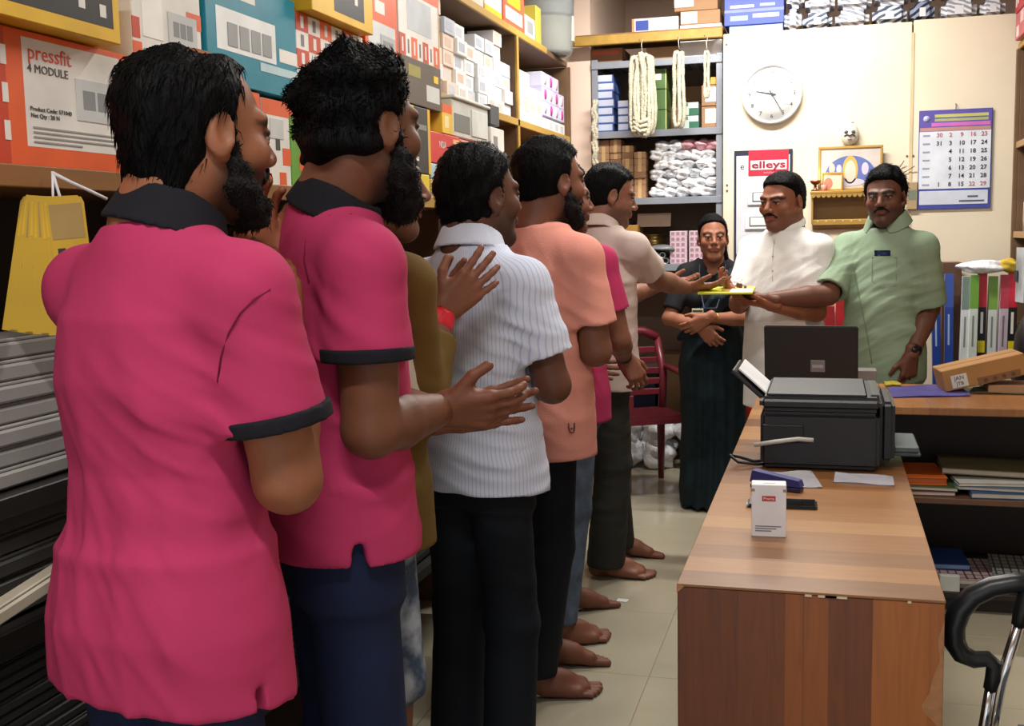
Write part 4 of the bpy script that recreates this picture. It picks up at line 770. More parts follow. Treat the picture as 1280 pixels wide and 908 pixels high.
checked('grey and black checked notebook beside the red one', .60, .84, zs3+.044, hexmat(140, 140, 134, .6), hexmat(50, 50, 54, .6), -.05)
slab('notebook', 'deep blue notebook on the checked notebooks', 'book', .38, 4.40, .52, 4.62, zs3+.045, .022, hexmat(36, 66, 130, .5), .05, hexmat(120, 150, 200, .6))
carton('white_carton', 'small white carton on the counter base by the notebooks', 'box', (.405, 4.272, zs3, .475, 4.298, zs3+.06), hexmat(200, 204, 200, .5), '-y')
# ---- printer
PB = mat('printer_black', srgb(24, 25, 29), .45, var=.05, bump=.1, bscale=300); PG2 = mat('printer_lid_grey', srgb(52, 56, 60), .5, var=.05)
t = thing('printer', 'black desktop printer with lid down on the desk', 'printer', (-.01, 3.26, DZ))
MB().box(-.165, -.19, .006, .145, .19, .158, .012, 3).build('printer_body', PB, t); MB().box(-.168, -.192, .160, .150, .192, .200, .014, 3).build('scanner_unit', PB, t)
MB().box(-.150, -.175, .199, .112, .175, .206, .005, 2).build('scanner_lid', PG2, t); MB().box(.120, -.15, .199, .146, .15, .2045, .003, 2).build('control_panel', hexmat(80, 84, 90, .3), t)
MB().box(-.160, -.1935, .075, -.05, -.188, .125, .004).build('rear_recess', hexmat(16, 16, 18, .5), t)
MB().box(.146, -.15, .02, .185, .15, .185, .012, 3).build('front_bezel', PB, t); MB().box(.18, -.10, .030, .255, .11, .040, .003).build('output_tray', hexmat(64, 72, 78, .4), t); MB().box(.185, -.10, .040, .25, .11, .058, .004).build('tray_stop', hexmat(84, 94, 98, .4), t)
o = MB().box(-.005, -.13, 0, .006, .13, .125, .003).build('paper_support', PB, t, (-.155, .02, .175)); o.rotation_euler = (0, math.radians(-48), 0)
o = MB().box(.0065, -.115, .0, .011, .115, .115, .0005).build('paper_sheets', hexmat(232, 234, 236, .5), t, (-.150, .02, .180)); o.rotation_euler = (0, math.radians(-48), 0)
for (x, y) in ((-.14, -.16), (.12, -.16), (-.14, .16), (.12, .16)): MB().cyl((x, y, 0), (x, y, .008), .012, n=12).build('foot', PB, t)
o = tag(MB().tube([(.04, -.005, .085), (.0, -.010, .088), (-.06, -.016, .080), (-.115, -.022, .070)], .006, 8).build('usb_cable', hexmat(190, 186, 176, .5), None, (-.075, 3.07, DZ)), 'pale flat cable plugged into the back of the printer', 'cable')
o = tag(MB().tube([(.05, .0, .004), (.0, -.02, .006), (-.05, -.03, .012), (-.075, .0, .024), (-.05, .03, .014), (-.01, .02, .005), (.03, .05, .004)], .0042, 8).build('power_cable', hexmat(16, 16, 18, .5), None, (-.185, 3.12, DZ+.001)), 'black power cable looped on the desk beside the printer', 'cable')
# ---- laptop, seen from behind
t = thing('laptop', 'black laptop with open lid, seen from behind, on the desk', 'laptop', (-.06, 4.33, DZ), math.radians(-5))
MB().box(-.17, .0, .004, .17, .235, .022, .004, 2).build('base', hexmat(26, 26, 28, .4), t); o = MB().box(-.17, -.008, .0, .17, .004, .275, .004, 2).build('screen_lid', mat('laptop_lid', srgb(22, 22, 25), .5), t, (0, -.002, .018)); o.rotation_euler = (math.radians(8), 0, math.radians(0))
MB().box(.0, -.0095, .10, .052, -.008, .145, .001).build('logo_plate', hexmat(110, 112, 116, .3), o); MB().box(.006, -.0105, .116, .046, -.0095, .128).build('logo_print', hexmat(150, 150, 154, .3), o)
MB().box(-.12, -.012, .014, .12, .006, .024, .002).build('hinge', hexmat(18, 18, 20, .4), t)
# ---- small things on the desk
t = thing('small_white_box', 'white product box with red logo patch standing at the desk front', 'box', (-.118, 2.40, DZ), math.radians(3))
MB().box(-.036, -.022, 0, .036, .022, .113, .0015).build('carton_body', hexmat(226, 226, 228, .45), t)
MB().box(-.014, -.0232, .078, .014, -.022, .089).build('logo_patch', hexmat(186, 36, 44, .4), t); lettering('Prama', .008, WHT, t, (0, -.0236, .0835), '-y', .022)
for i in range(3): MB().box(-.028, -.0226, .012+.005*i, (.026, .016, .006)[2-i], -.022, .0145+.005*i).build('small_print', hexmat(130, 134, 140, .5), t)
MB().box(-.012, -.008, .113, .014, -.004, .1135).build('top_print', hexmat(170, 172, 178, .5), t)
for sx in (-1, 1): MB().box(sx*.033-.004, -.0226, .098, sx*.033+.004, -.021, .104).build('flap_slot', hexmat(150, 130, 110, .6), t)
t = thing('smartphone', 'black smartphone lying on the desk behind the white box', 'phone', (-.10, 2.665, DZ), math.radians(2)); MB().box(-.08, -.037, 0, .08, .037, .009, .004, 2).build('phone_body', hexmat(14, 14, 16, .25), t); MB().box(-.074, -.033, .009, .074, .033, .0094).build('screen', hexmat(10, 10, 12, .08), t); MB().box(-.082, -.036, .001, -.079, -.010, .008).build('camera_strip', hexmat(170, 172, 176, .3), t)
t = thing('stapler', 'dark blue stapler behind the white box', 'stapler', (-.12, 2.83, DZ), math.radians(-18)); MB().box(-.065, -.016, 0, .065, .016, .012, .003).build('stapler_base', hexmat(30, 34, 70, .4), t); MB().poly([(-.066, -.014, .016), (.066, -.014, .014), (.060, -.014, .030), (-.060, -.014, .046)], (0, .028, 0)).build('stapler_arm', hexmat(46, 52, 120, .4), t)
def sheet(label, pts, z, m, name='paper_sheet'):
    c = np.mean(pts, axis=0); q = [np.array(p)-c for p in pts]
    def fn(u, v):
        p = q[0]*(1-u)*(1-v)+q[1]*u*(1-v)+q[2]*u*v+q[3]*(1-u)*v; return (p[0], p[1], .002+.003*abs(math.sin(u*4+v*2)))
    return tag(MB().grid(fn, 8, 6, .0006).build(name, m, None, (c[0], c[1], z)), label, 'paper')
D = lambda x, y, z=DZ: onZ(x, y, z)[:2]
sheet('white paper sheet by the stapler in front of the printer', [D(966, 611), D(1028, 611), D(1014, 590), D(963, 592)], DZ, hexmat(224, 224, 232, .6))
sheet('curled white receipt on the desk in front of the printer', [D(1042, 604), D(1118, 609), D(1116, 597), D(1044, 592)], DZ, hexmat(222, 220, 230, .6))
sheet('violet folder lying on the counter', [D(1116, 498), D(1214, 496), D(1196, 482), D(1108, 485)], DZ+.002, hexmat(112, 104, 176, .45), 'plastic_folder')
sheet('yellow slip on the corner of the desk and counter', [D(1106, 486), D(1128, 485), D(1122, 480), D(1104, 480)], DZ+.009, hexmat(206, 190, 70, .5))
sheet('folded newspaper on the counter at the right', [D(1210, 492), D(1285, 494), D(1290, 478), D(1222, 480)], DZ, hexmat(150, 150, 126, .7), 'newspaper')
sheet('crumpled pale wrapper on the newspaper', [D(1222, 486), D(1268, 489), D(1264, 477), D(1232, 478)], DZ+.009, hexmat(176, 178, 150, .6), 'wrapper')
t = thing('tilted_carton', 'brown carton tilted on the counter with a black and white label', 'box', (.585, 4.70, DZ+.004), math.radians(6))
M_ = MB().box(-.155, -.07, 0, .155, .10, .085, .003).build('carton_body', mat('brown_carton', srgb(160, 116, 66), .7, var=.1), t); M_.location = (0, 0, .036); M_.rotation_euler = (0, math.radians(-13.5), 0)
MB().box(-.125, -.0715, .008, -.065, -.07, .058).build('label', hexmat(206, 204, 196, .5), M_); lettering('JAN', .022, TXT, M_, (-.095, -.0722, .044), '-y'); lettering('JTB', .02, TXT, M_, (-.095, -.0722, .022), '-y')
MB().box(-.03, -.0712, .0, .13, -.07, .028).build('brown_band', hexmat(120, 84, 52, .6), M_); MB().box(-.155, .012, .0851, .155, .018, .0856).build('flap_seam', hexmat(90, 62, 38, .6), M_)
for i in range(4): MB().cyl((.0+.034*i, -.0715, .014), (.0+.034*i, -.0722, .014), .008, n=12).build('print_ring', hexmat(84, 60, 40, .6), M_)
carton('flat_carton', 'flat kraft carton under the tilted carton', 'box', (.60, 4.64, DZ+.001, .78, 4.80, DZ+.032), KRF)
carton('parts_box', 'small grey metal parts box behind the laptop', 'box', (.10, 4.70, DZ+.001, .19, 4.80, DZ+.075), hexmat(120, 116, 112, .5), '-y', [('dark_band', 0, .0, 1, .3, hexmat(60, 56, 54, .5))])
# ---- plastic chairs
def plastic_chair(label, m, loc, rz):
    t = thing('plastic_chair', label, 'chair', loc, rz)
    MB().grid(lambda u, v: (-.21+.42*u, -.20+.41*v, .43-.018*math.sin(math.pi*u)*math.sin(math.pi*v)-(.03*max(0, .15-v)/.15)), 12, 12, .008).build('seat', m, t)
    for sx in (-1, 1):
        MB().tube([(sx*.20, -.18, .425), (sx*.215, -.20, .2), (sx*.225, -.22, 0)], [.024, .021, .017], 8).build('leg', m, t); MB().tube([(sx*.19, .20, .425), (sx*.205, .24, .2), (sx*.215, .27, 0)], [.024, .021, .017], 8).build('leg', m, t)
        MB().tube([(sx*.20, -.16, .43), (sx*.235, -.17, .56), (sx*.245, -.12, .63), (sx*.242, .06, .645), (sx*.225, .21, .66)], .017, 8).build('armrest', m, t)
        MB().tube([(sx*.195, .19, .42), (sx*.215, .23, .62), (sx*.195, .275, .82)], [.024, .022, .020], 8).build('back_post', m, t)
    MB().tube([(-.195, .275, .82), (-.12, .292, .855), (0, .298, .865), (.12, .292, .855), (.195, .275, .82)], .026, 8).build('top_rail', m, t)
    for i in range(5): z = .50+.058*i; MB().box(-.20, .205+.016*i, z, .20, .217+.016*i, z+.036, .004).build('back_slat', m, t)
    MB().box(-.03, .20, .42, .03, .222, .50, .004).build('back_stay', m, t)
    return t
MRN = mat('maroon_plastic', srgb(112, 38, 48), .35, var=.08)
plastic_chair('maroon plastic armchair beside the woman in the sari', MRN, (-.985, 6.02, 0), math.radians(28))
t = thing('wrapped_roll', 'orange-red plastic-wrapped roll standing between the sari and the white shirt', 'roll', (onY(934, 430, 6.0)[0], 6.0, 0))
MB().lathe([(.001, 0), (.072, 0), (.078, .05), (.07, .5), (.076, .9), (.066, 1.03), (.03, 1.06), (.001, 1.05)], n=24).build('roll_film', mat('red_film', srgb(190, 46, 30), .25, var=.3, scale=14, bump=.6, bscale=30), t)
for z in (.35, .78): MB().lathe([(.079, z), (.0795, z+.02)], n=24).build('tape_band', hexmat(206, 150, 120, .4), t)
# goods on the floor under the rack
c = onZ(775, 636, 0)
t = carton('floor_carton', 'open kraft carton with a white plastic liner on the floor under the rack', 'box', (c[0]-.26, c[1], 0, c[0]+.0, c[1]+.36, .36), mat('floor_kraft', srgb(168, 138, 100), .75), '-y')
MB().blob((.07, -.05, .35), (.09, .14, .06), 3, .15, 6).build('plastic_liner', BAGM[1], t)
for i in range(16):
    r_ = rnd.uniform(.07, .12); x = -1.15+.19*(i % 4)+rnd.uniform(-.02, .02); y = 6.62+.19*(i//4 % 2); z = .002+.15*(i//8)
    tag(link('plastic_bag', bag_mesh(60+i, BAGM[(1, 1, 0, 2)[i % 4]], (.09, .085, .085)), None, (x, y, z)), '%s sack on the floor under the steel rack' % ('milky plastic', 'white plastic', 'silver', 'grey')[i % 4], 'sack', 'floor sacks '+('milky', 'white', 'silver', 'grey')[i % 4])
for i in range(4): carton('floor_carton', '%s carton stacked under the steel rack' % ('dark blue', 'kraft', 'white', 'grey')[i], 'box', (-1.25+.23*i, 7.0, 0, -1.05+.23*i, 7.3, .5+.15*(i % 3)), (hexmat(40, 50, 80, .5), KRF, hexmat(206, 204, 200, .5), hexmat(110, 112, 116, .5))[i])
s_ = onZ(778, 751, 0); o = tag(MB().poly([(-.022, -.016, .001), (.02, -.02, .001), (.024, .014, .001), (-.02, .018, .001)], (0, 0, .0008)).build('paper_scrap', hexmat(226, 228, 230, .6), None, (s_[0], s_[1], 0)), 'small white paper scrap on the tiled floor', 'paper')
# ---- office chair at the right
BKP = mat('black_armrest_plastic', srgb(22, 24, 26), .35); CHR = mat('chrome', (.7, .7, .72), .15, 1.0, var=.02); YC2 = 1.90
t = thing('office_chair', 'office chair with black loop armrests and chrome arms beside the desk', 'chair', (.62, YC2, 0))
q = lambda x, y, dy=0.0: tuple(onY(x, y, YC2+.22+dy)-np.array([.62, YC2, 0]))
P = [q(1300, 728), q(1268, 729), q(1240, 734), q(1216, 745), q(1200, 762), q(1192, 783), q(1193, 803), q(1202, 818), q(1218, 825), q(1234, 824), q(1243, 832), q(1242, 848), q(1238, 862)]
MB().tube(P, [.017, .018, .019, .020, .021, .021, .020, .018, .016, .015, .015, .015, .013], 12).build('armrest', BKP, t)
P2 = [q(1300, 728), q(1284, 745), q(1278, 766), q(1274, 782)]; MB().tube(P2, [.017, .017, .016, .014], 10).build('armrest_support', BKP, t)
MB().tube([q(1277, 770), q(1252, 850), q(1236, 930)], .0105, 10).build('chrome_arm', CHR, t); MB().tube([q(1238, 858), q(1230, 905), q(1224, 940)], .009, 10).build('chrome_arm', CHR, t)
SEATM = mat('grey_seat_fabric', srgb(74, 78, 84), .9, var=.3, scale=120, bump=.4, bscale=200)
s0 = onY(1262, 893, YC2+.2)-np.array([.62, YC2, 0])
MB().box(s0[0]-.02, -.24, s0[2]-.11, s0[0]+.46, .24, s0[2]-.02, .035, 3).build('seat', SEATM, t)
MB().box(s0[0]+.42, -.22, s0[2]+.05, s0[0]+.50, .22, s0[2]+.58, .035, 3).build('backrest', SEATM, t); MB().box(s0[0]+.455, -.03, s0[2]-.10, s0[0]+.475, .03, s0[2]+.10, .004).build('back_stay', BKP, t)
MB().tube([(x+.14, -y, z) for (x, y, z) in P], [.017, .018, .019, .020, .021, .021, .020, .018, .016, .015, .015, .015, .013], 12).build('armrest', BKP, t)
MB().tube([(p[0]+.14, -p[1], p[2]) for p in (q(1277, 770), q(1252, 850), q(1236, 930))], .0105, 10).build('chrome_arm', CHR, t)
cx = s0[0]+.22; MB().cyl((cx, 0, .10), (cx, 0, s0[2]-.10), .028, n=14).build('gas_lift', CHR, t)
for i in range(5):
    a = 2*math.pi*i/5+.3; e = (cx+.27*math.cos(a), .27*math.sin(a)); MB().tube([(cx, 0, .10), (e[0], e[1], .068)], [.026, .018], 8).build('base_leg', BKP, t); MB().lathe([(.0001, -.011), (.028, -.011), (.028, .011), (.0001, .011)], (e[0], e[1], .028), 14, 'y').build('castor', BKP, t); MB().cyl((e[0], e[1], .05), (e[0], e[1], .07), .008, n=8).build('castor_stem', CHR, t)
# ---- the folder being handed over
FY = 4.92; a, b_ = onY(876, 362, FY), onY(943, 360, FY)
t = thing('folder', 'yellow-green folder with a white slip held out between the men', 'folder', ((a[0]+b_[0])/2, FY, a[2]-.006)); hw = (b_[0]-a[0])/2
o = MB().box(-hw, -.13, 0, hw, .08, .008, .001).build('folder_body', hexmat(206, 206, 46, .4), t); o.rotation_euler = (math.radians(4), 0, 0)
MB().box(.02, -.125, .008, hw-.005, .0, .0095).build('white_slip', hexmat(226, 222, 206, .5), o); MB().box(-.02, -.10, .008, .03, -.02, .009).build('dark_print', hexmat(150, 120, 40, .5), o)
# ------------------------------------------------------------------ implicit-surface modeller for people
f32 = np.float32
def V3(p): return np.array([float(p[0]), float(p[1]), float(p[2])])
def unit(v): v = V3(v); return v/max(np.linalg.norm(v), 1e-9)
def cone(a, b, ra, rb):
    a = V3(a); b = V3(b); ab = b-a; L2 = max(float(ab @ ab), 1e-9)
    def fn(X, Y, Z):
        x = X-a[0]; y = Y-a[1]; z = Z-a[2]
        t = np.clip((x*ab[0]+y*ab[1]+z*ab[2])/L2, 0, 1)
        return np.sqrt((x-t*ab[0])**2+(y-t*ab[1])**2+(z-t*ab[2])**2)-(ra+t*(rb-ra))
    r = max(ra, rb)
    return fn, np.minimum(a, b)-r, np.maximum(a, b)+r
def ell(c, r, B=None):
    c = V3(c); r = V3(r); B = np.eye(3) if B is None else np.array(B, float)   # columns = axes
    def fn(X, Y, Z):
        x = X-c[0]; y = Y-c[1]; z = Z-c[2]
        q = [(x*B[0, i]+y*B[1, i]+z*B[2, i]) for i in range(3)]
        k0 = np.sqrt(sum((q[i]/r[i])**2 for i in range(3))); k1 = np.sqrt(sum((q[i]/r[i]**2)**2 for i in range(3)))
        return k0*(k0-1)/np.maximum(k1, 1e-6)
    e = np.sqrt(((B*r[None, :])**2).sum(1))
    return fn, c-e, c+e
def loft(st, pw=2.0):      # stations: z, cx, cy, half width, half depth
    S = np.array(sorted(st), float)
    def fn(X, Y, Z):
        Zf = np.asarray(Z).ravel(); sh = np.asarray(Z).shape
        cx, cy, w, d = [np.interp(Zf, S[:, 0], S[:, i]).reshape(sh) for i in range(1, 5)]
        x = np.abs(X-cx); y = np.abs(Y-cy)
        if pw == 2.0:
            k0 = np.sqrt((x/w)**2+(y/d)**2); k1 = np.sqrt((x/w**2)**2+(y/d**2)**2)
            e = k0*(k0-1)/np.maximum(k1, 1e-6)
        else:
            k0 = ((x/w)**pw+(y/d)**pw)**(1/pw); e = (k0-1)*np.minimum(w, d)
        return np.maximum(e, np.maximum(S[0, 0]-Z, Z-S[-1, 0]))
    return fn, np.array([(S[:, 1]-S[:, 3]).min(), (S[:, 2]-S[:, 4]).min(), S[0, 0]]), np.array([(S[:, 1]+S[:, 3]).max(), (S[:, 2]+S[:, 4]).max(), S[-1, 0]])
def cut(pr, o, n, soft=0.0):     # keep the side where (p-o).n < 0
    o = V3(o); n = unit(n); f0 = pr[0]
    return (lambda X, Y, Z: np.maximum(f0(X, Y, Z), (X-o[0])*n[0]+(Y-o[1])*n[1]+(Z-o[2])*n[2])), pr[1], pr[2]
def xform(pr, M, t):             # place a primitive by rotation M (3x3 columns) and translation t
    M = np.array(M, float); t = V3(t); f0 = pr[0]
    def fn(X, Y, Z):
        x = X-t[0]; y = Y-t[1]; z = Z-t[2]
        return f0(x*M[0, 0]+y*M[1, 0]+z*M[2, 0], x*M[0, 1]+y*M[1, 1]+z*M[2, 1], x*M[0, 2]+y*M[1, 2]+z*M[2, 2])
    cs = np.array([[(pr[1] if a else pr[2])[0], (pr[1] if b else pr[2])[1], (pr[1] if c else pr[2])[2]] for a in (0, 1) for b in (0, 1) for c in (0, 1)]) @ M.T + t
    return fn, cs.min(0), cs.max(0)
def sdf_mesh(items, res, disp=None, clip=None):
    """items: (op, prim, k); op 'u' union, 's' subtract, 'i' intersect. Returns vertices, quads."""
    lo = np.min([p[1] for o, p, k in items if o == 'u'], axis=0)-3*res-.012; hi = np.max([p[2] for o, p, k in items if o == 'u'], axis=0)+3*res+.012
    if clip is not None: lo = np.maximum(lo, clip[0]); hi = np.minimum(hi, clip[1])
    n = np.ceil((hi-lo)/res).astype(int)+1
    ax = [(lo[i]+res*np.arange(n[i])).astype(f32) for i in range(3)]
    D = np.full(n, .08, f32)
    for op, (fn, pl, ph), k in items:
        if op == 'i': i0 = np.zeros(3, int); i1 = n
        else:
            m = k+2.5*res+.004
            i0 = np.clip(np.floor((pl-m-lo)/res).astype(int), 0, n); i1 = np.clip(np.ceil((ph+m-lo)/res).astype(int)+1, 0, n)
            if (i1 <= i0).any(): continue
        sl = tuple(slice(a, b) for a, b in zip(i0, i1))
        d = fn(ax[0][sl[0]][:, None, None], ax[1][sl[1]][None, :, None], ax[2][sl[2]][None, None, :])
        c = D[sl]
        if op == 'u':
            r = np.minimum(c, d)
            if k > 0: h = np.maximum(k-np.abs(c-d), 0)/k; r = r-h*h*k*.25
        else:
            d = -d if op == 's' else d
            r = np.maximum(c, d)
            if k > 0: h = np.maximum(k-np.abs(c-d), 0)/k; r = r+h*h*k*.25
        D[sl] = r
    if disp is not None:
        D = D+disp(ax[0][:, None, None], ax[1][None, :, None], ax[2][None, None, :]).astype(f32)
    for i in range(3):           # closed at the box border
        s0 = [slice(None)]*3; s0[i] = 0; D[tuple(s0)] = np.maximum(D[tuple(s0)], 1e-3)
        s0[i] = -1; D[tuple(s0)] = np.maximum(D[tuple(s0)], 1e-3)
    S = D < 0
    cnt = np.zeros(np.array(D.shape)-1, np.int8)
    for a in (0, 1):
        for b in (0, 1):
            for c in (0, 1): cnt += S[a:a+cnt.shape[0], b:b+cnt.shape[1], c:c+cnt.shape[2]]
    cells = np.argwhere((cnt > 0) & (cnt < 8))
    idx = np.full(cnt.shape, -1, np.int32); idx[cells[:, 0], cells[:, 1], cells[:, 2]] = np.arange(len(cells))
    P = np.zeros((len(cells), 3)); W = np.zeros(len(cells))
    cor = [(a, b, c) for a in (0, 1) for b in (0, 1) for c in (0, 1)]
    val = {q: D[cells[:, 0]+q[0], cells[:, 1]+q[1], cells[:, 2]+q[2]].astype(float) for q in cor}
    for q in cor:
        for i in range(3):
            if q[i]: continue
            q2 = tuple(q[j]+(j == i) for j in range(3)); a, b = val[q], val[q2]
            m = (a < 0) != (b < 0); t = np.where(m, a/np.where(m, a-b, 1), 0)
            for j in range(3): P[:, j] += m*(q[j]+(t if j == i else 0))
            W += m
    P = lo+(cells+P/W[:, None])*res
    quads = []
    for i in range(3):
        j, k = (i+1) % 3, (i+2) % 3
        A = np.take(S, range(0, S.shape[i]-1), axis=i); B = np.take(S, range(1, S.shape[i]), axis=i)
        E = np.argwhere(A != B)
        E = E[(E[:, j] > 0) & (E[:, k] > 0) & (E[:, j] < S.shape[j]-1) & (E[:, k] < S.shape[k]-1)]
        s = S[E[:, 0], E[:, 1], E[:, 2]]
        def ci(dj, dk):
            e = E.copy(); e[:, j] -= dj; e[:, k] -= dk
            return idx[e[:, 0], e[:, 1], e[:, 2]]
        q = np.stack([ci(1, 1), ci(0, 1), ci(0, 0), ci(1, 0)], 1)
        q[~s] = q[~s][:, ::-1]
        quads.append(q)
    return P, np.concatenate(quads)
def np_mesh(name, V, Q, mats, col=None, smooth=True, mi=None):
    me = bpy.data.meshes.new(name); nq = len(Q); K = Q.shape[1]
    me.vertices.add(len(V)); me.vertices.foreach_set('co', np.ascontiguousarray(V, dtype=f32).ravel())
    me.loops.add(nq*K); me.loops.foreach_set('vertex_index', np.ascontiguousarray(Q, dtype=np.int32).ravel())
    me.polygons.add(nq); me.polygons.foreach_set('loop_start', np.arange(nq, dtype=np.int32)*K)
    me.polygons.foreach_set('use_smooth', np.full(nq, smooth))
    for m in (mats if isinstance(mats, (list, tuple)) else [mats]): me.materials.append(m)
    if mi is not None: me.polygons.foreach_set('material_index', np.asarray(mi, np.int32))
    me.update(calc_edges=True)
    if col is not None:
        at = me.color_attributes.new('Col', 'FLOAT_COLOR', 'POINT'); c4 = np.ones((len(V), 4), f32); c4[:, :3] = col
        at.data.foreach_set('color', c4.ravel())
    return me
def joinm(parts):
    V, Q, o = [], [], 0
    for v, q in parts: V.append(v); Q.append(q+o); o += len(v)
    return np.concatenate(V), np.concatenate(Q)
def folds(fs, amp=.002, sc=9.0, seed=0):
    """cloth relief: local pleats (origin, across-direction, wavelength, amplitude, reach) plus slow unevenness"""
    r = np.random.RandomState(seed); ks = r.normal(size=(5, 3))*sc; ph = r.uniform(0, 6.28, 5)
    ks[:, 2] *= .55
    def fn(X, Y, Z):
        d = sum(np.sin(ks[i, 0]*X+ks[i, 1]*Y+ks[i, 2]*Z+ph[i]) for i in range(5))*(amp*.6)
        for (o, n, lam, a, rad) in fs:
            n = unit(n); x = X-o[0]; y = Y-o[1]; z = Z-o[2]
            g = np.exp(-(x*x+y*y+z*z)/(rad*rad)); u = (x*n[0]+y*n[1]+z*n[2])/lam*6.283
            s = np.sin(.75*u+1.8*np.sin(7*x+9*y+6*z+o[2]*30)); s2 = np.sin(1.5*u+2.2*np.sin(11*x-8*y+9*z))
            d = d-.72*a*g*(np.maximum(s, 0)**2+.5*np.maximum(s2, 0)**2)
        return d
    return fn

# ------------------------------------------------------------------ materials of people
def skin_mat():
    m = bpy.data.materials.new('skin'); m.use_nodes = True; nt = m.node_tree; b = nt.nodes['Principled BSDF']; L = nt.links.new
    at = nd(nt, 'ShaderNodeAttribute'); at.attribute_name = 'Col'
    nz = nd(nt, 'ShaderNodeTexNoise'); nz.inputs['Scale'].default_value = 25; tc = nd(nt, 'ShaderNodeTexCoord'); L(tc.outputs['Object'], nz.inputs[0])
    mx = nd(nt, 'ShaderNodeMix', data_type='RGBA', blend_type='OVERLAY'); mx.inputs[0].default_value = .18
    L(at.outputs['Color'], mx.inputs[6]); L(nz.outputs[0], mx.inputs[7]); L(mx.outputs[2], b.inputs['Base Color'])
    b.inputs['Roughness'].default_value = .52; b.inputs['Specular IOR Level'].default_value = .35
    b.inputs['Subsurface Weight'].default_value = .08; b.inputs['Subsurface Radius'].default_value = (.01, .004, .002)
    n2 = nd(nt, 'ShaderNodeTexNoise'); n2.inputs['Scale'].default_value = 220; L(tc.outputs['Object'], n2.inputs[0])
    bp = nd(nt, 'ShaderNodeBump'); bp.inputs['Strength'].default_value = .12; bp.inputs['Distance'].default_value = .004
    L(n2.outputs[0], bp.inputs['Height']); L(bp.outputs[0], b.inputs['Normal'])
    return m
SKIN = skin_mat()
HAIRM = mat('black_hair', (.0035, .0035, .004), .5, spec=.07, var=.4, scale=60, bump=.6, bscale=170, stretch=(1, 1, .25))
BEARDM = mat('black_beard', (.007, .006, .006), .75, var=.4, scale=120, bump=.8, bscale=260, spec=.25)
EYEW = mat('eye_white', (.36, .31, .27), .35, var=.02); EYED = mat('eye_iris', (.01, .007, .005), .15, var=.02)
NAILM = mat('nail', srgb(176, 128, 108), .35)
def cloth(name, col, rough=.85, **kw):
    kw.setdefault('bump', .25); kw.setdefault('bscale', 420); kw.setdefault('var', .06); kw.setdefault('scale', 5.0)
    return mat(name, col, rough, spec=.25, **kw)

# ------------------------------------------------------------------ head
def rotm(yaw=0, pitch=0, roll=0):   # local frame x right, y forward, z up; yaw>0 turns to the right, pitch>0 up, roll>0 leans right
    cy, sy = math.cos(yaw), math.sin(yaw); cp, sp = math.cos(pitch), math.sin(pitch); cr, sr = math.cos(roll), math.sin(roll)
    Rz = np.array([[cy, sy, 0], [-sy, cy, 0], [0, 0, 1]]); Rx = np.array([[1, 0, 0], [0, cp, -sp], [0, sp, cp]]); Ry = np.array([[cr, 0, sr], [0, 1, 0], [-sr, 0, cr]])
    return Rz @ Rx @ Ry
def head_items(wide=1.0, jaw=1.0, nose=1.0, smile=0.0, ears=True, soft=0.0):
    w = wide; bd = .006*soft
    it = [('u', ell((0, -.018, .030), (.074*w, .095, .086)), 0),
          ('u', ell((0, .026, -.030), (.060*w, .062, .088)), .03),
          ('u', cone((.044*w, -.002, -.062), (.010, .066, -.100), .022*jaw, .019), .03), ('u', cone((-.044*w, -.002, -.062), (-.010, .066, -.100), .022*jaw, .019), .03),
          ('u', ell((0, .070, -.098), (.020, .018, .016)), .02),
          ('u', ell((.043*w, .056, -.026), (.023, .024, .022)), .022), ('u', ell((-.043*w, .056, -.026), (.023, .024, .022)), .022),
          ('u', cone((.046*w, .068-bd, .024), (.014, .084-bd, .020), .0085, .0085), .018), ('u', cone((-.046*w, .068-bd, .024), (-.014, .084-bd, .020), .0085, .0085), .018),
          ('s', ell((.031*w, .103, .003), (.018, .018, .0125)), .010), ('s', ell((-.031*w, .103, .003), (.018, .018, .0125)), .010),
          ('u', cone((0, .082, .014), (0, .106, -.026), .0075, .0125*nose), .010),
          ('u', ell((.0125*nose, .096, -.031), (.010*nose, .012, .0085)), .006), ('u', ell((-.0125*nose, .096, -.031), (.010*nose, .012, .0085)), .006),
          ('s', ell((.006, .103, -.041), (.004, .006, .003)), .003), ('s', ell((-.006, .103, -.041), (.004, .006, .003)), .003),
          ('u', ell((0, .083, -.056), (.027, .014, .014)), .014),
          ('u', ell((0, .0935, -.0555), (.022+.005*smile, .0075, .0048)), .004), ('u', ell((0, .0925, -.0665), (.019+.004*smile, .008, .0062)), .004),
          ('s', cone((-.022-.006*smile, .094-.006*smile, -.0605+.004*smile), (0, .104, -.0608), .0012, .0016), .003), ('s', cone((.022+.006*smile, .094-.006*smile, -.0605+.004*smile), (0, .104, -.0608), .0012, .0016), .003)]
    for s in (1, -1):       # eyelids
        it.append(('u', ell((s*.031*w, .0768, .0068), (.0152, .0122, .0076)), .003))
        it.append(('u', ell((s*.031*w, .0766, -.0068), (.0145, .0118, .0055)), .003))
    if ears:
        for s in (1, -1):
            B = rotm(s*.35, 0, -s*.10)
            it += [('u', ell((s*.078*w, -.012, -.006), (.0075, .021, .033), B), .006), ('s', ell((s*.0865*w, -.007, -.001), (.0075, .0125, .021), B), .004),
                   ('u', ell((s*.0735*w, -.006, -.034), (.007, .011, .011)), .005)]
    return it
def seg_d(P, a, b):
    a = V3(a); ab = V3(b)-a; t = np.clip(((P-a) @ ab)/(ab @ ab), 0, 1); return np.linalg.norm(P-a-t[:, None]*ab, axis=1)
def ss(x, a, b): t = np.clip((x-a)/(b-a), 0, 1); return t*t*(3-2*t)
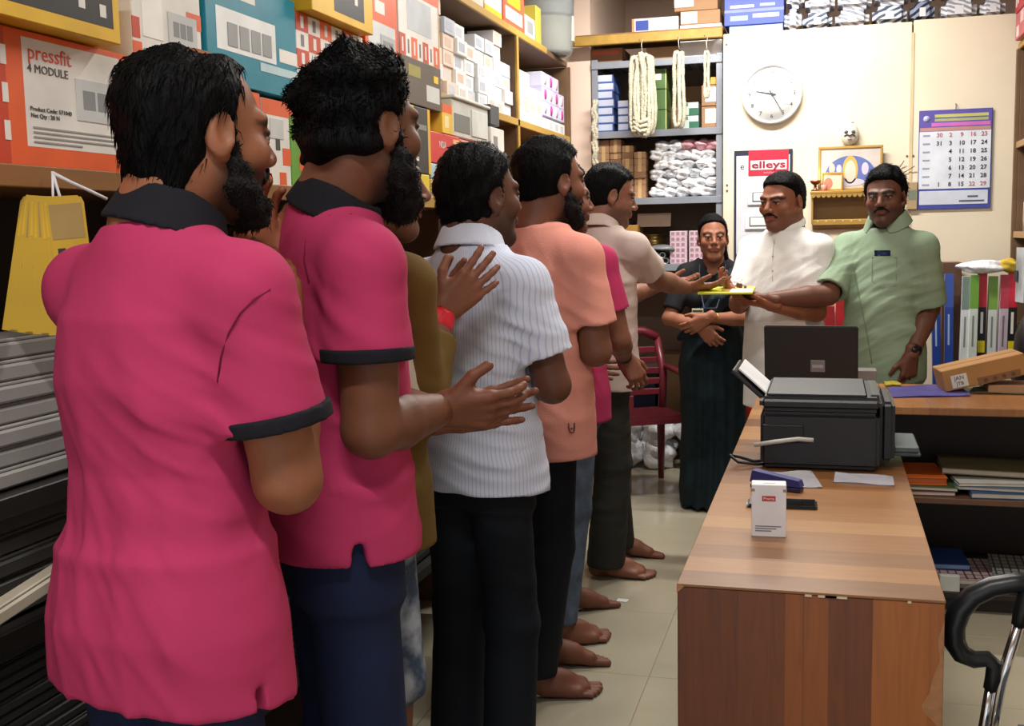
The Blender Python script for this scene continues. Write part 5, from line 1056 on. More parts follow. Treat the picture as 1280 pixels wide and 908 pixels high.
def head_color(P, skin, wide=1.0, stubble=0.0, brow=1.0, lip=None, tilak=False):
    sk = np.array(skin); C = np.tile(sk, (len(P), 1)); x, y, z = P.T
    n = np.sin(60*x+3)*np.sin(47*y)*np.sin(52*z)
    C *= (1+.05*n)[:, None]
    fr = ss(y, .03, .07)
    def mix(m, c):
        nonlocal C
        C = C*(1-m[:, None])+np.array(c)*m[:, None]
    ax = np.abs(x)
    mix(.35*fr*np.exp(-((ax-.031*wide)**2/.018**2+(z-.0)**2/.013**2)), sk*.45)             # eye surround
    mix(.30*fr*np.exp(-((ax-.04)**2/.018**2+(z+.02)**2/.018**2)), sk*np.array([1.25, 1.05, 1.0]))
    if stubble: mix(stubble*ss(-z, .035, .055)*ss(y, -.035, .01)*(1-.75*np.exp(-(x**2/.018**2+(z+.060)**2/.010**2))), (.012, .010, .009))
    L = lip if lip is not None else sk*np.array([.95, .60, .55])
    dl = np.minimum(((x/.024)**2+((z+.055)/.0055)**2), ((x/.021)**2+((z+.067)/.0075)**2))
    mix(.85*(1-ss(dl, .7, 1.3))*(y > .075), L)
    Q = np.stack([ax, y*0, z], 1); db = np.minimum(seg_d(Q, (.014, 0, .0195), (.034*wide, 0, .0255)), seg_d(Q, (.034*wide, 0, .0255), (.050*wide, 0, .0185)))
    mix(brow*.92*(1-ss(db, .0042, .0085))*(y > .04), (.008, .007, .006))
    dl2 = seg_d(Q, (.019, 0, .0062), (.045, 0, .0055)); mix(.9*(1-ss(dl2, .0018, .0042))*(y > .06), (.01, .008, .007))   # lash line
    if tilak: mix((1-ss(np.sqrt(x**2+(z-.032)**2), .003, .005))*(y > .05), (.35, .02, .02))
    return C
HL_SHORT = ([-.14, -.085, -.06, -.02, .012, .035, .058, .072, .088, .12], [-.05, -.045, -.028, .012, .018, .032, .046, .056, .080, .16])
def hair_items(wide=1.0, t=.012, top=.010, front=None, low=-.085, lift=0.0):
    w = wide; hz, hy = front or HL_SHORT
    hz = np.array(hz); hy = np.array(hy)
    def face(X, Y, Z):      # negative in the face region
        yb = np.interp(np.asarray(Z).ravel(), hz, hy).reshape(np.asarray(Z).shape)
        return yb-3.5*np.clip(Z/.05, 0, 1)*X*X-Y
    big = np.array([-1., -1, -1]), np.array([1., 1, 1])
    it = [('u', ell((0, -.018, .030+top*.5), (.074*w+t, .095+t, .086+t*.6+top*.6)), 0),
          ('u', ell((0, -.050, -.030), (.060*w+t*.6, .052+t*.5, .062)), .03)]
    for s in (1, -1): it.append(('u', ell((s*.066*w, .008, .0), (.011+t*.3, .020, .040)), .012))
    it += [('s', (face, *big), .016), ('s', ((lambda X, Y, Z: Z-low-.35*(Y+.09)+0*X), *big), .010)]
    for s in (1, -1): it.append(('s', ell((s*.084*w, -.010, -.016), (.022, .023, .037)), .006))
    return it
def beard_items(wide=1.0, t=.010, long=.0, must=True):
    w = wide
    it = []
    for s in (1, -1):
        it += [('u', cone((s*.068*w, .010, -.022), (s*.056*w, .022, -.066), .008, .014+t*.5), .01),
               ('u', cone((s*.054*w, .026, -.070), (s*.020, .070, -.104-long*.5), .020+t, .020+t), .02)]
    it.append(('u', ell((0, .074, -.104-long*.5), (.030, .022+t*.5, .024+long*.6)), .02))
    if must: it += moust_items()
    it.append(('s', ell((0, .105, -.0615), (.021, .02, .0085)), .004))
    return it
def moust_items(th=.0058):
    return [('u', cone((s*.002, .1005, -.0450), (s*.021, .0905, -.0505), th, th*.85), .004) for s in (1, -1)]+[('u', cone((s*.021, .0905, -.0505), (s*.029, .081, -.060), th*.85, th*.55), .004) for s in (1, -1)]
def tufts(V, Q, n, length, rad, seed, down=.35, out=.25, zmin=-9):
    """tapered strands rooted on a hair surface"""
    r = np.random.RandomState(seed)
    c = V[Q].mean(1); e1 = V[Q[:, 2]]-V[Q[:, 0]]; e2 = V[Q[:, 3]]-V[Q[:, 1]]; N = np.cross(e1, e2); N /= np.linalg.norm(N, axis=1)[:, None]+1e-9
    ok = np.where(c[:, 2] > zmin)[0]; pick = r.choice(ok, n); c = c[pick]; N = N[pick]
    sw = np.stack([.35*np.sin(40*c[:, 1]+seed), -.5+.35*np.cos(35*c[:, 0]), -np.ones(n)*down*1.6], 1)+r.normal(size=(n, 3))*.35
    sw -= N*(sw*N).sum(1)[:, None]; sw /= np.linalg.norm(sw, axis=1)[:, None]+1e-9
    d = N*out+sw; d /= np.linalg.norm(d, axis=1)[:, None]
    s = np.cross(d, r.normal(size=(n, 3))); s /= np.linalg.norm(s, axis=1)[:, None]; u = np.cross(d, s)
    ln = length*r.uniform(.5, 1.2, n)[:, None]; rd = rad*r.uniform(.6, 1.2, n)[:, None]
    mid = c+d*ln*.55; tip = c+d*ln+np.array([0, 0, -down])*ln*.5
    base = c-N*.003
    P = [base+s*rd, base-s*rd*.5+u*rd*.87, base-s*rd*.5-u*rd*.87, mid+s*rd*.7, mid-s*rd*.35+u*rd*.6, mid-s*rd*.35-u*rd*.6, tip]
    P = np.stack(P, 1).reshape(-1, 3); o = (np.arange(n)*7)[:, None]
    q = np.array([[0, 1, 4, 3], [1, 2, 5, 4], [2, 0, 3, 5], [3, 4, 6, 6], [4, 5, 6, 6], [5, 3, 6, 6]])
    q4 = q[:3]; q3 = q[3:, :3]
    return P, (o[:, :, None]+q4[None]).reshape(-1, 4), (o[:, :, None]+q3[None]).reshape(-1, 3)
def hair_mesh(items, res, M, pos, nt, tl, tr, seed, noise=.003, nsc=70, zmin=-9, down=.35, out=.25, m=None):
    r = np.random.RandomState(seed); ks = r.normal(size=(4, 3))*nsc; ph = r.uniform(0, 6, 4)
    V, Q = sdf_mesh(items, res, lambda X, Y, Z: sum(np.sin(ks[i, 0]*X+ks[i, 1]*Y+ks[i, 2]*.6*Z+ph[i]) for i in range(4))*noise*.5)
    tris = np.concatenate([Q[:, [0, 1, 2]], Q[:, [0, 2, 3]]])
    if nt:
        tp, t4, t3 = tufts(V, Q, nt, tl, tr, seed, down, out, zmin)
        t4 = t4+len(V); t3 = t3+len(V)
        V = np.concatenate([V, tp]); tris = np.concatenate([tris, t4[:, [0, 1, 2]], t4[:, [0, 2, 3]], t3])
    return np_mesh('hair', V @ np.array(M).T+V3(pos), tris, m or HAIRM)

# ------------------------------------------------------------------ hands and feet
def hand_items(w, d, n, right, curl=.25, hs=1.0, spread=.15, thumb=.6, curls=None):
    """w wrist, d towards the fingers, n out of the palm"""
    d = unit(d); n = V3(n); n = unit(n-d*(n @ d)); t = np.cross(d, n)*(1 if right else -1); w = V3(w)
    P = lambda a, b, c: w+(d*a+t*b+n*c)*hs
    it = [('u', cone(P(-.03, .008, 0), P(.012, .008, 0), .0215*hs, .021*hs), 0), ('u', cone(P(-.03, -.010, 0), P(.012, -.010, 0), .0215*hs, .021*hs), .01)]
    offs = [.029, .0095, -.010, -.028]; lens = [.070, .078, .072, .056]; kn = [.094, .097, .092, .084]; rr = [.0088, .0090, .0086, .0078]
    nails = []
    for i in range(4):
        it.append(('u', cone(P(.008, offs[i]*.55, 0), P(kn[i]*.93, offs[i], -.001), .0165*hs, .0118*hs), .010))
    it.append(('u', cone(P(.015, .020, .006), P(.052, .030, .008), .016*hs, .012*hs), .012))      # thumb base
    it.append(('u', cone(P(.02, -.022, .006), P(.06, -.026, .005), .013*hs, .011*hs), .012))
    for i in range(4):
        cu = (curls[i] if curls else curl)*(1+.12*i*(curls is None)); p = P(kn[i]*.93, offs[i], 0); ang = cu*.8; sp = spread*(offs[i]/.029)*.9
        L = lens[i]*hs; segs = [.46*L, .30*L, .24*L]; r = rr[i]*hs
        for j, sl in enumerate(segs):
            dd = d*math.cos(ang)+n*math.sin(ang); dd = unit(dd+t*sp*math.cos(ang)); q = p+dd*sl
            it.append(('u', cone(p, q, r*(1-.06*j), r*(.95-.07*j)), .004 if j else .007)); p = q; ang += cu*1.15
    a = P(.030, .032, .006); dt = unit(d*.75+t*thumb+n*.30); b = a+dt*.042*hs; dt2 = unit(d*.9+t*thumb*.5+n*.35); c = b+dt2*.032*hs
    it += [('u', cone(a, b, .0125*hs, .0105*hs), .010), ('u', cone(b, c, .0105*hs, .0085*hs), .004)]
    return it
def foot_items(ank, yaw, right, sc=1.0):
    a = V3(ank); s = 1 if right else -1
    M = rotm(yaw); T = lambda pr: xform(pr, M, (a[0], a[1], 0))
    q = lambda x, y, z: (x*sc*s, y*sc, z*sc)
    it = [('u', T(cone(q(0, -.005, .16), q(0, -.005, .085), .036*sc, .038*sc)), 0), ('u', T(cone(q(0, -.005, .085), q(0, -.038, .036), .038*sc, .034*sc)), .02),
          ('u', T(cone(q(0, .0, .075), q(-.006, .085, .048), .036*sc, .030*sc)), .02),
          ('u', T(cone(q(-.006, .07, .048), q(-.022, .140, .026), .030*sc, .024*sc)), .02), ('u', T(cone(q(.010, .02, .034), q(.028, .122, .020), .028*sc, .019*sc)), .02),
          ('u', T(cone(q(-.01, .08, .040), q(.005, .145, .022), .028*sc, .019*sc)), .015), ('u', T(ell(q(.034, 0, .078), (.012*sc, .013*sc, .013*sc))), .012), ('u', T(ell(q(-.034, .004, .084), (.012*sc, .013*sc, .013*sc))), .012)]
    toes = [(-.030, .150, .192, .0135), (-.010, .152, .194, .0098), (.007, .147, .184, .0092), (.022, .139, .172, .0088), (.036, .128, .158, .0084)]
    for (x, y0, y1, r) in toes: it.append(('u', T(cone(q(x, y0-.012, .018), q(x*1.10, y1+.004, .011), r*.90*sc, r*sc)), .0025))
    it.append(('s', ((lambda X, Y, Z: Z+0*X+0*Y), np.array([a[0]-.3, a[1]-.3, -.1]), np.array([a[0]+.3, a[1]+.3, .0])), .004))
    return it
# ------------------------------------------------------------------ person builder
class Person:
    def __init__(s, label, headpx, Y, yaw, hyaw=None, hpitch=0.0, hroll=0.0, skin=srgb(120, 78, 58), lean=0.03, hs=1.0, wide=1.0, ground=0.0, side=0.0):
        """headpx: pixel of the middle of the head, Y its depth in the room; yaw, hyaw clockwise from +Y in degrees"""
        s.yaw = math.radians(yaw); s.hp = onY(headpx[0], headpx[1], Y)
        s.fw = np.array([math.sin(s.yaw), math.cos(s.yaw)]); s.rt = np.array([math.cos(s.yaw), -math.sin(s.yaw)])
        s.base = s.hp[:2]-s.fw*(lean+.02)-s.rt*side
        s.hc = s.loc(s.hp); s.k = (s.hc[2]+.115)/1.70; s.skin = np.array(skin); s.hs = hs; s.wide = wide
        s.M = rotm(math.radians((hyaw if hyaw is not None else yaw)-yaw), math.radians(hpitch), math.radians(hroll))*hs
        s.root = thing('person', label, 'person', (s.base[0], s.base[1], 0), -s.yaw, None)
        s.lean = lean; s.body = []; s.arm = {}; s.side = side
    def loc(s, w):
        d = np.array(w[:2])-s.base; return np.array([d @ s.rt, d @ s.fw, w[2]])
    def px(s, x, y, Y): return s.loc(onY(x, y, Y))
    def part(s, name, me, lab=None):
        o = link(name, me, s.root)
        if lab: o['label'] = lab
        return o
    # --- head
    def head(s, stubble=0.0, jaw=1.0, nose=1.0, smile=0.0, res=.0045, brow=1.0, neck=.054, lip=None, eyes=True, tilak=False, soft=0.0):
        items = head_items(s.wide, jaw, nose, smile, soft=soft)
        hM = s.M; nb = s.neckbase(); inv = np.linalg.inv(hM)
        nbl = inv @ (nb-s.hc)
        items += [('u', cone((0, -.028, -.055), nbl, neck, neck*1.04), .03), ('u', cone((0, -.030, -.02), nbl+np.array([0, -.02, 0]), neck*.9, neck*1.05), .03)]
        V, Q = sdf_mesh(items, res)
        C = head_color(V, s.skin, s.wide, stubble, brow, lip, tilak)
        V = V @ hM.T+s.hc
        s.body.append((V, Q, C))
        if eyes:
            for sg in (1, -1):
                mb = MB(); mb.blob((0, 0, 0), (.0110, .0110, .0110), 2); mb.mi = 1; mb.blob((0, .0068, -.0004), (.0066, .0058, .0066), 2)
                o = mb.build('eye', [EYEW, EYED], s.root); p = hM @ np.array([sg*.031*s.wide, .0770, .0004])+s.hc; o.location = p
                o.rotation_euler = Matrix(hM.tolist()).to_euler()
    def neckbase(s): return np.array([s.side*.6, s.lean*.55-.012, 1.452*s.k])
    def hair(s, items=None, nt=900, tl=.016, tr=.0011, seed=1, res=.006, noise=.003, name='hair', m=None, down=.35, out=.25, zmin=-9, **kw):
        return s.part(name, hair_mesh(items or hair_items(s.wide, **kw), res, s.M, s.hc, nt, tl, tr, seed, noise, zmin=zmin, down=down, out=out, m=m))
    def beard(s, nt=700, tl=.010, seed=2, res=.005, **kw):
        return s.part('beard', hair_mesh(beard_items(s.wide, **kw), res, s.M, s.hc, nt, tl, .0014, seed, .0035, 160, m=BEARDM, down=.6, out=.5))
    def moustache(s, th=.0058): return s.part('moustache', hair_mesh(moust_items(th), .0025, s.M, s.hc, 150, .006, .0009, 5, .001, 200, m=BEARDM, down=.8, out=.4))
    # --- skeleton
    def sh(s, right, w=.168, z=1.362, y=0.0):
        sg = 1 if right else -1
        return np.array([sg*w*s.k+s.side*.4, s.lean*.4+y, z*s.k])
    def limbs(s, res=.009, arms=True):
        """torso core, arms and lower legs of the skin body"""
        k = s.k; it = [('u', loft([(.86*k, 0, 0, .115*k, .075*k), (1.05*k, 0, .0, .118*k, .08*k), (1.25*k, s.side*.2, s.lean*.2, .135*k, .09*k), (1.38*k, s.side*.4, s.lean*.4, .14*k, .075*k)]), 0),
                       ('u', cone((s.side*.4, s.lean*.4, 1.36*k), s.neckbase(), .07*k, .055), .03)]
        for r in (True, False):
            if r in s.arm:
                S, E, W, ra = s.arm[r]
                it += [('u', cone(S, E, .046*ra, .040*ra), .03), ('u', cone(E, E+(W-E)*.35, .040*ra, .041*ra), .015), ('u', cone(E+(W-E)*.35, W, .041*ra, .0265*ra), .01)]
        for sg in (1, -1):
            h, kn, an = s.leg(sg)
            h = h*np.array([.80, 1, 1]); it += [('u', cone(h, kn, .058*k, .046*k), .03), ('u', cone(kn, an, .046*k, .036*k), .02)]
        V, Q = sdf_mesh(it, res); s.body.append((V, Q, np.tile(s.skin, (len(V), 1))*(1+.06*np.sin(31*V[:, :1]+23*V[:, 2:3]))))
    def leg(s, sg):
        k = s.k; p = getattr(s, 'legpos', {}).get(sg, (.095*sg*k, 0.0)); kx = getattr(s, 'knee', {}).get(sg, 0.02)
        return np.array([.085*sg*k, 0, .90*k]), np.array([(.09*sg*k+p[0])/2, p[1]*.55+kx, .49*k]), np.array([p[0], p[1]-.01, .10])
    def set_arm(s, right, E, W, S=None, ra=1.0): s.arm[right] = (s.sh(right) if S is None else V3(S), V3(E), V3(W), ra)
    def hand(s, right, d, n, res=.0034, **kw):
        S, E, W, ra = s.arm[right]; V, Q = sdf_mesh(hand_items(W, d, n, right, **kw), res)
        C = np.tile(s.skin*np.array([1.08, 1.0, .97]), (len(V), 1))
        s.body.append((V, Q, C))
    def feet(s, yaws=None, sc=1.0, res=.0033):
        if yaws is None: yaws = (0, 0); res = .007
        for sg, yw in zip((1, -1), yaws):
            h, kn, an = s.leg(sg); V, Q = sdf_mesh(foot_items((an[0], an[1], 0), math.radians(yw), sg > 0, sc), res)
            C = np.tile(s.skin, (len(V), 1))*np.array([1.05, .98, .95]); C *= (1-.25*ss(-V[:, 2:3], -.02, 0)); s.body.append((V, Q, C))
    def finish(s):
        V = np.concatenate([b[0] for b in s.body]); C = np.concatenate([b[2] for b in s.body]); o = 0; Q = []
        for b in s.body: Q.append(b[1]+o); o += len(b[0])
        return s.part('body', np_mesh('body', V, np.concatenate(Q), SKIN, C))
    # --- clothes
    def shirt(s, m, hem=.83, width=1.0, belly=0.0, sleeve=.62, sr=1.25, res=.007, fs=(), amp=.0025, seed=0, hemw=None, name='shirt', neckr=.060, back=0.0, hunch=0.0, longs=None, hemtilt=0.0, extra=(), tdepth=1.0, neckz=0.0, under=True, hemx=0.0, slit=False):
        """sleeve: share of the upper arm covered; longs: share of the forearm covered"""
        k = s.k; w = width*k; sd = s.side; ln = s.lean; td = tdepth
        st = [(hem*k-.10, hemx, .0+belly*.2, (hemw or .172)*w, .124*w*td+belly*.4), (hem*k, hemx, .0+belly*.3, (hemw or .172)*w, .124*w*td+belly*.5), (1.00*k, sd*.05, .005+belly*.5, .158*w, .114*w*td+belly*.6), (1.12*k, sd*.1, .01+ln*.1+belly*.4, .158*w, .112*w*td+belly*.5),
              (1.24*k, sd*.2, ln*.25-hunch*.5+belly*.15, .168*w, .114*w*td+belly*.2), (1.33*k, sd*.3, ln*.35-hunch, .152*w, .106*w*td), (1.385*k, sd*.4, ln*.42-hunch, .115*w, .090*w*td), (1.448*k, sd*.5, ln*.5-hunch*.8, .078*w, .070*w)]
        it = [('u', loft(st, 2.3), 0)]
        nb = s.neckbase()
        for r in (True, False):
            if r not in s.arm: continue
            S, E, W, ra = s.arm[r]
            it.append(('u', cone(nb+np.array([0, -.005-hunch*.6, -.030*k]), S+np.array([0, -hunch*.4, .004]), .050*k, .050*ra), .05))
            T = S+(E-S)*sleeve
            if longs is None:
                it.append(('u', cut(cone(S, S+(E-S)*min(1.15, sleeve+.25), .054*ra, .049*ra*sr), T, E-S), .035))
            else:
                T2 = E+(W-E)*longs
                it.append(('u', cone(S, E, 0.056*ra, .048*ra*sr), .035)); it.append(('u', cut(cone(E, W, .048*ra*sr, .034*ra*sr), T2, W-E), .02))
        it += list(extra)
        if hem < 1.0 and under: it += s.trouser_items(g=.013)
        n = np.array([0, hemtilt, -1.0])
        it.append(('s', ((lambda X, Y, Z: (Z-hem*k)+hemtilt*Y+0*X), np.array([-1, -1, hem*k-.5]), np.array([1., 1, hem*k+.12])), .0))
        if slit:
            for sg in (1, -1): it.append(('s', ell((sg*.15+hemx, -.005, hem*k-.012), (.07, .014, .060)), .004))
        for r in (True, False):          # sleeve openings are hollow
            if r in s.arm and longs is None:
                S, E, W, ra = s.arm[r]; it.append(('s', cone(S+(E-S)*max(.1, sleeve-.10), S+(E-S)*(sleeve+.3), .0355*ra*sr, .0355*ra*sr), .003))
        hc = s.hc+s.M @ np.array([0, -.028, -.055])
        it.append(('s', cone(nb+np.array([0, 0, -.01+neckz]), hc, neckr*.98, neckr*1.1), .008))
        V, Q = sdf_mesh(it, res, folds(fs, amp, seed=seed))
        return s.part(name, np_mesh(name, V, Q, m))
    def cuff(s, right, m, sleeve=.62, sr=1.25, ln=.022, name='sleeve_cuff'):
        S, E, W, ra = s.arm[right]; d = unit(E-S); a = S+(E-S)*sleeve; L = np.linalg.norm(E-S); f = min(1.0, sleeve/min(1.15, sleeve+.25)); r0 = (.054+(.049*sr-.054)*f)*ra
        it = [('u', cut(cut(cone(a-d*.05, a+d*.06, r0+.0065, r0+.0055), a+d*.010, d), a+d*(.010-ln), -d), 0), ('s', cone(a-d*.1, a+d*.1, r0-.006, r0-.006), 0)]
        V, Q = sdf_mesh(it, .0036); return s.part(name, np_mesh(name, V, Q, m))
    def collar(s, m, h=.045, r=.067, th=.006, flare=.012, res=.0045, drop=.018, name='collar', front=.03, zoff=0.0):
        """fold-down collar standing round the neck, open at the throat"""
        nb = s.neckbase()+np.array([0, 0, zoff]); up = unit(s.hc+s.M @ np.array([0, -.028, -.055])-nb); side = unit(np.cross(up, [0, 1, 0])); fwd = np.cross(up, side)*-1
        if fwd[1] < 0: fwd = -fwd
        M = np.stack([np.cross(fwd, up), fwd, up], 1)
        def ringf(X, Y, Z):
            q = np.sqrt((X/1.08)**2+(Y/.98)**2)
            zt = h-drop-.30*np.clip(Y, -.03, .07)       # lower in front
            rr = r+flare*np.clip((zt-Z)/h, 0, 1.3)
            d = np.abs(q-rr)-th
            d = np.maximum(d, np.maximum(Z-zt, zt-h-Z))
            gap = Y-front*0-(.050)-np.abs(X)*.6
            return np.maximum(d, gap)
        pr = (ringf, np.array([-r-.06, -r-.06, -.07]), np.array([r+.06, r+.06, .09]))
        V, Q = sdf_mesh([('u', xform(pr, M, nb+up*.012), 0)], res)
        return s.part(name, np_mesh(name, V, Q, m))
    def trouser_items(s, width=1.0, leg=1.0, flare=.066, hem=.06, top=.98, g=0.0):
        k = s.k; it = [('u', loft([(.80*k, 0, 0, .156*k*width+g, .106*k*width+g), (.90*k, 0, -.005, .158*k*width+g, .110*k*width+g), (top*k, 0, 0, .142*k*width+g*.2, .098*k*width+g*.2)], 2.3), 0 if not g else .07)]
        for sg in (1, -1):
            h, kn, an = s.leg(sg); an = an+np.array([0, 0, -.06]); h = h*np.array([.88, 1, 1])
            it += [('u', cone(h, kn, .080*k*leg*width+g, .068*k*leg+g), .04), ('u', cut(cone(kn, an, .068*k*leg, flare*leg), (0, 0, hem), (0, 0, -1)), .02)][:1 if g else 2]
        return it
    def trousers(s, m, hem=.06, top=.98, width=1.0, leg=1.0, res=.009, fs=(), amp=.002, seed=0, flare=.066, name='trousers'):
        V, Q = sdf_mesh(s.trouser_items(width, leg, flare, hem, top), res, folds(list(fs), amp, seed=seed)); return s.part(name, np_mesh(name, V, Q, m))
    # --- details laid on the surface of a garment
    def surf(s, o, px, py, rad=9.0):
        n = len(o.data.vertices); V = np.empty(n*3, f32); o.data.vertices.foreach_get('co', V); V = V.reshape(-1, 3).astype(float)
        Wd = np.stack([s.base[0]+V[:, 0]*s.rt[0]+V[:, 1]*s.fw[0], s.base[1]+V[:, 0]*s.rt[1]+V[:, 1]*s.fw[1], V[:, 2]], 1)
        c = (Wd-CAMC) @ RW; u = CXP+FPX*c[:, 0]/c[:, 2]; v = CYP+FPX*c[:, 1]/c[:, 2]
        d2 = (u-px)**2+(v-py)**2; m = np.where(d2 < rad*rad)[0]
        if len(m) == 0: m = np.array([np.argmin(d2)])
        near = m[np.argsort(c[m, 2])[:max(1, len(m)//3)]]; i = near[np.argmin(d2[near])]
        r = ray(px, py); w = CAMC+r/np.linalg.norm(r)*(np.linalg.norm(Wd[i]-CAMC)-.0015)
        return s.loc(w)
    def seam(s, o, pts, m, r=.0012, name='seam'): return MB().tube([tuple(s.surf(o, *p)) for p in pts], r, 6).build(name, m, s.root)
    def patch(s, o, x0, y0, x1, y1, m, name, n=5, th=.002):
        G = [[s.surf(o, x0+(x1-x0)*i/n, y0+(y1-y0)*j/n) for j in range(n+1)] for i in range(n+1)]
        return MB().grid(lambda u, v: tuple(G[round(u*n)][round(v*n)]), n, n, th).build(name, m, s.root)
# ------------------------------------------------------------------ the people
def ik(S, W, hint, L1, L2):
    S = V3(S); W = V3(W); v = W-S; d = np.linalg.norm(v)
    if d > .985*(L1+L2): W = S+v/d*.985*(L1+L2); d = .985*(L1+L2)
    if d < abs(L1-L2)+.02: d = abs(L1-L2)+.02; W = S+v/np.linalg.norm(v)*d
    u = (W-S)/d; a = (L1*L1-L2*L2+d*d)/(2*d); h = math.sqrt(max(L1*L1-a*a, 1e-6)); c = S+u*a; q = V3(hint)-c; q = q-u*(q @ u)
    return c+unit(q)*h, W
def arm(p, right, W, hint, S=None, ra=1.0, l1=.285, l2=.255):
    S = p.sh(right) if S is None else V3(S); E, W2 = ik(S, W, hint, l1*p.k, l2*p.k); p.set_arm(right, E, W2, S, ra); return E
def armE(p, right, E, target, S=None, ra=1.0, l2=.25):
    E = V3(E); t = V3(target); p.set_arm(right, E, E+unit(t-E)*l2*p.k, S, ra)
def wd(p, v): return np.array([v[0]*p.rt[0]+v[1]*p.rt[1], v[0]*p.fw[0]+v[1]*p.fw[1], v[2]])

PINK = cloth('pink_pique', srgb(182, 54, 98), .85, bump=.08, bscale=500)
SEAM = cloth('dark_pink_seam', srgb(120, 26, 60))
NAVYT = cloth('black_rib', srgb(24, 24, 32), .85)
NAVYJ = cloth('navy_trouser_cloth', srgb(26, 36, 66), .85, var=.18, scale=12)
BLACKT = cloth('black_trouser_cloth', srgb(22, 27, 34), .8, var=.15)
OLIVET = cloth('dark_olive_trouser_cloth', srgb(50, 50, 46), .8)

def stripe_mat(name, base, line, scale):
    m = bpy.data.materials.new(name); m.use_nodes = True; nt = m.node_tree; b = nt.nodes['Principled BSDF']; L = nt.links.new
    tc = nd(nt, 'ShaderNodeTexCoord'); sp = nd(nt, 'ShaderNodeSeparateXYZ'); L(tc.outputs['Object'], sp.inputs[0])
    at = nd(nt, 'ShaderNodeMath', operation='ARCTAN2'); L(sp.outputs[0], at.inputs[0]); L(sp.outputs[1], at.inputs[1])
    ml = nd(nt, 'ShaderNodeMath', operation='MULTIPLY'); ml.inputs[1].default_value = scale; L(at.outputs[0], ml.inputs[0])
    w = nd(nt, 'ShaderNodeMath', operation='PINGPONG'); w.inputs[1].default_value = 1.0; L(ml.outputs[0], w.inputs[0])
    rp = nd(nt, 'ShaderNodeValToRGB'); rp.color_ramp.elements[0].position = .0; rp.color_ramp.elements[1].position = .35
    rp.color_ramp.elements[0].color = (*line, 1); rp.color_ramp.elements[1].color = (*base, 1); L(w.outputs[0], rp.inputs[0]); L(rp.outputs[0], b.inputs['Base Color'])
    b.inputs['Roughness'].default_value = .85; b.inputs['Specular IOR Level'].default_value = .2
    return m

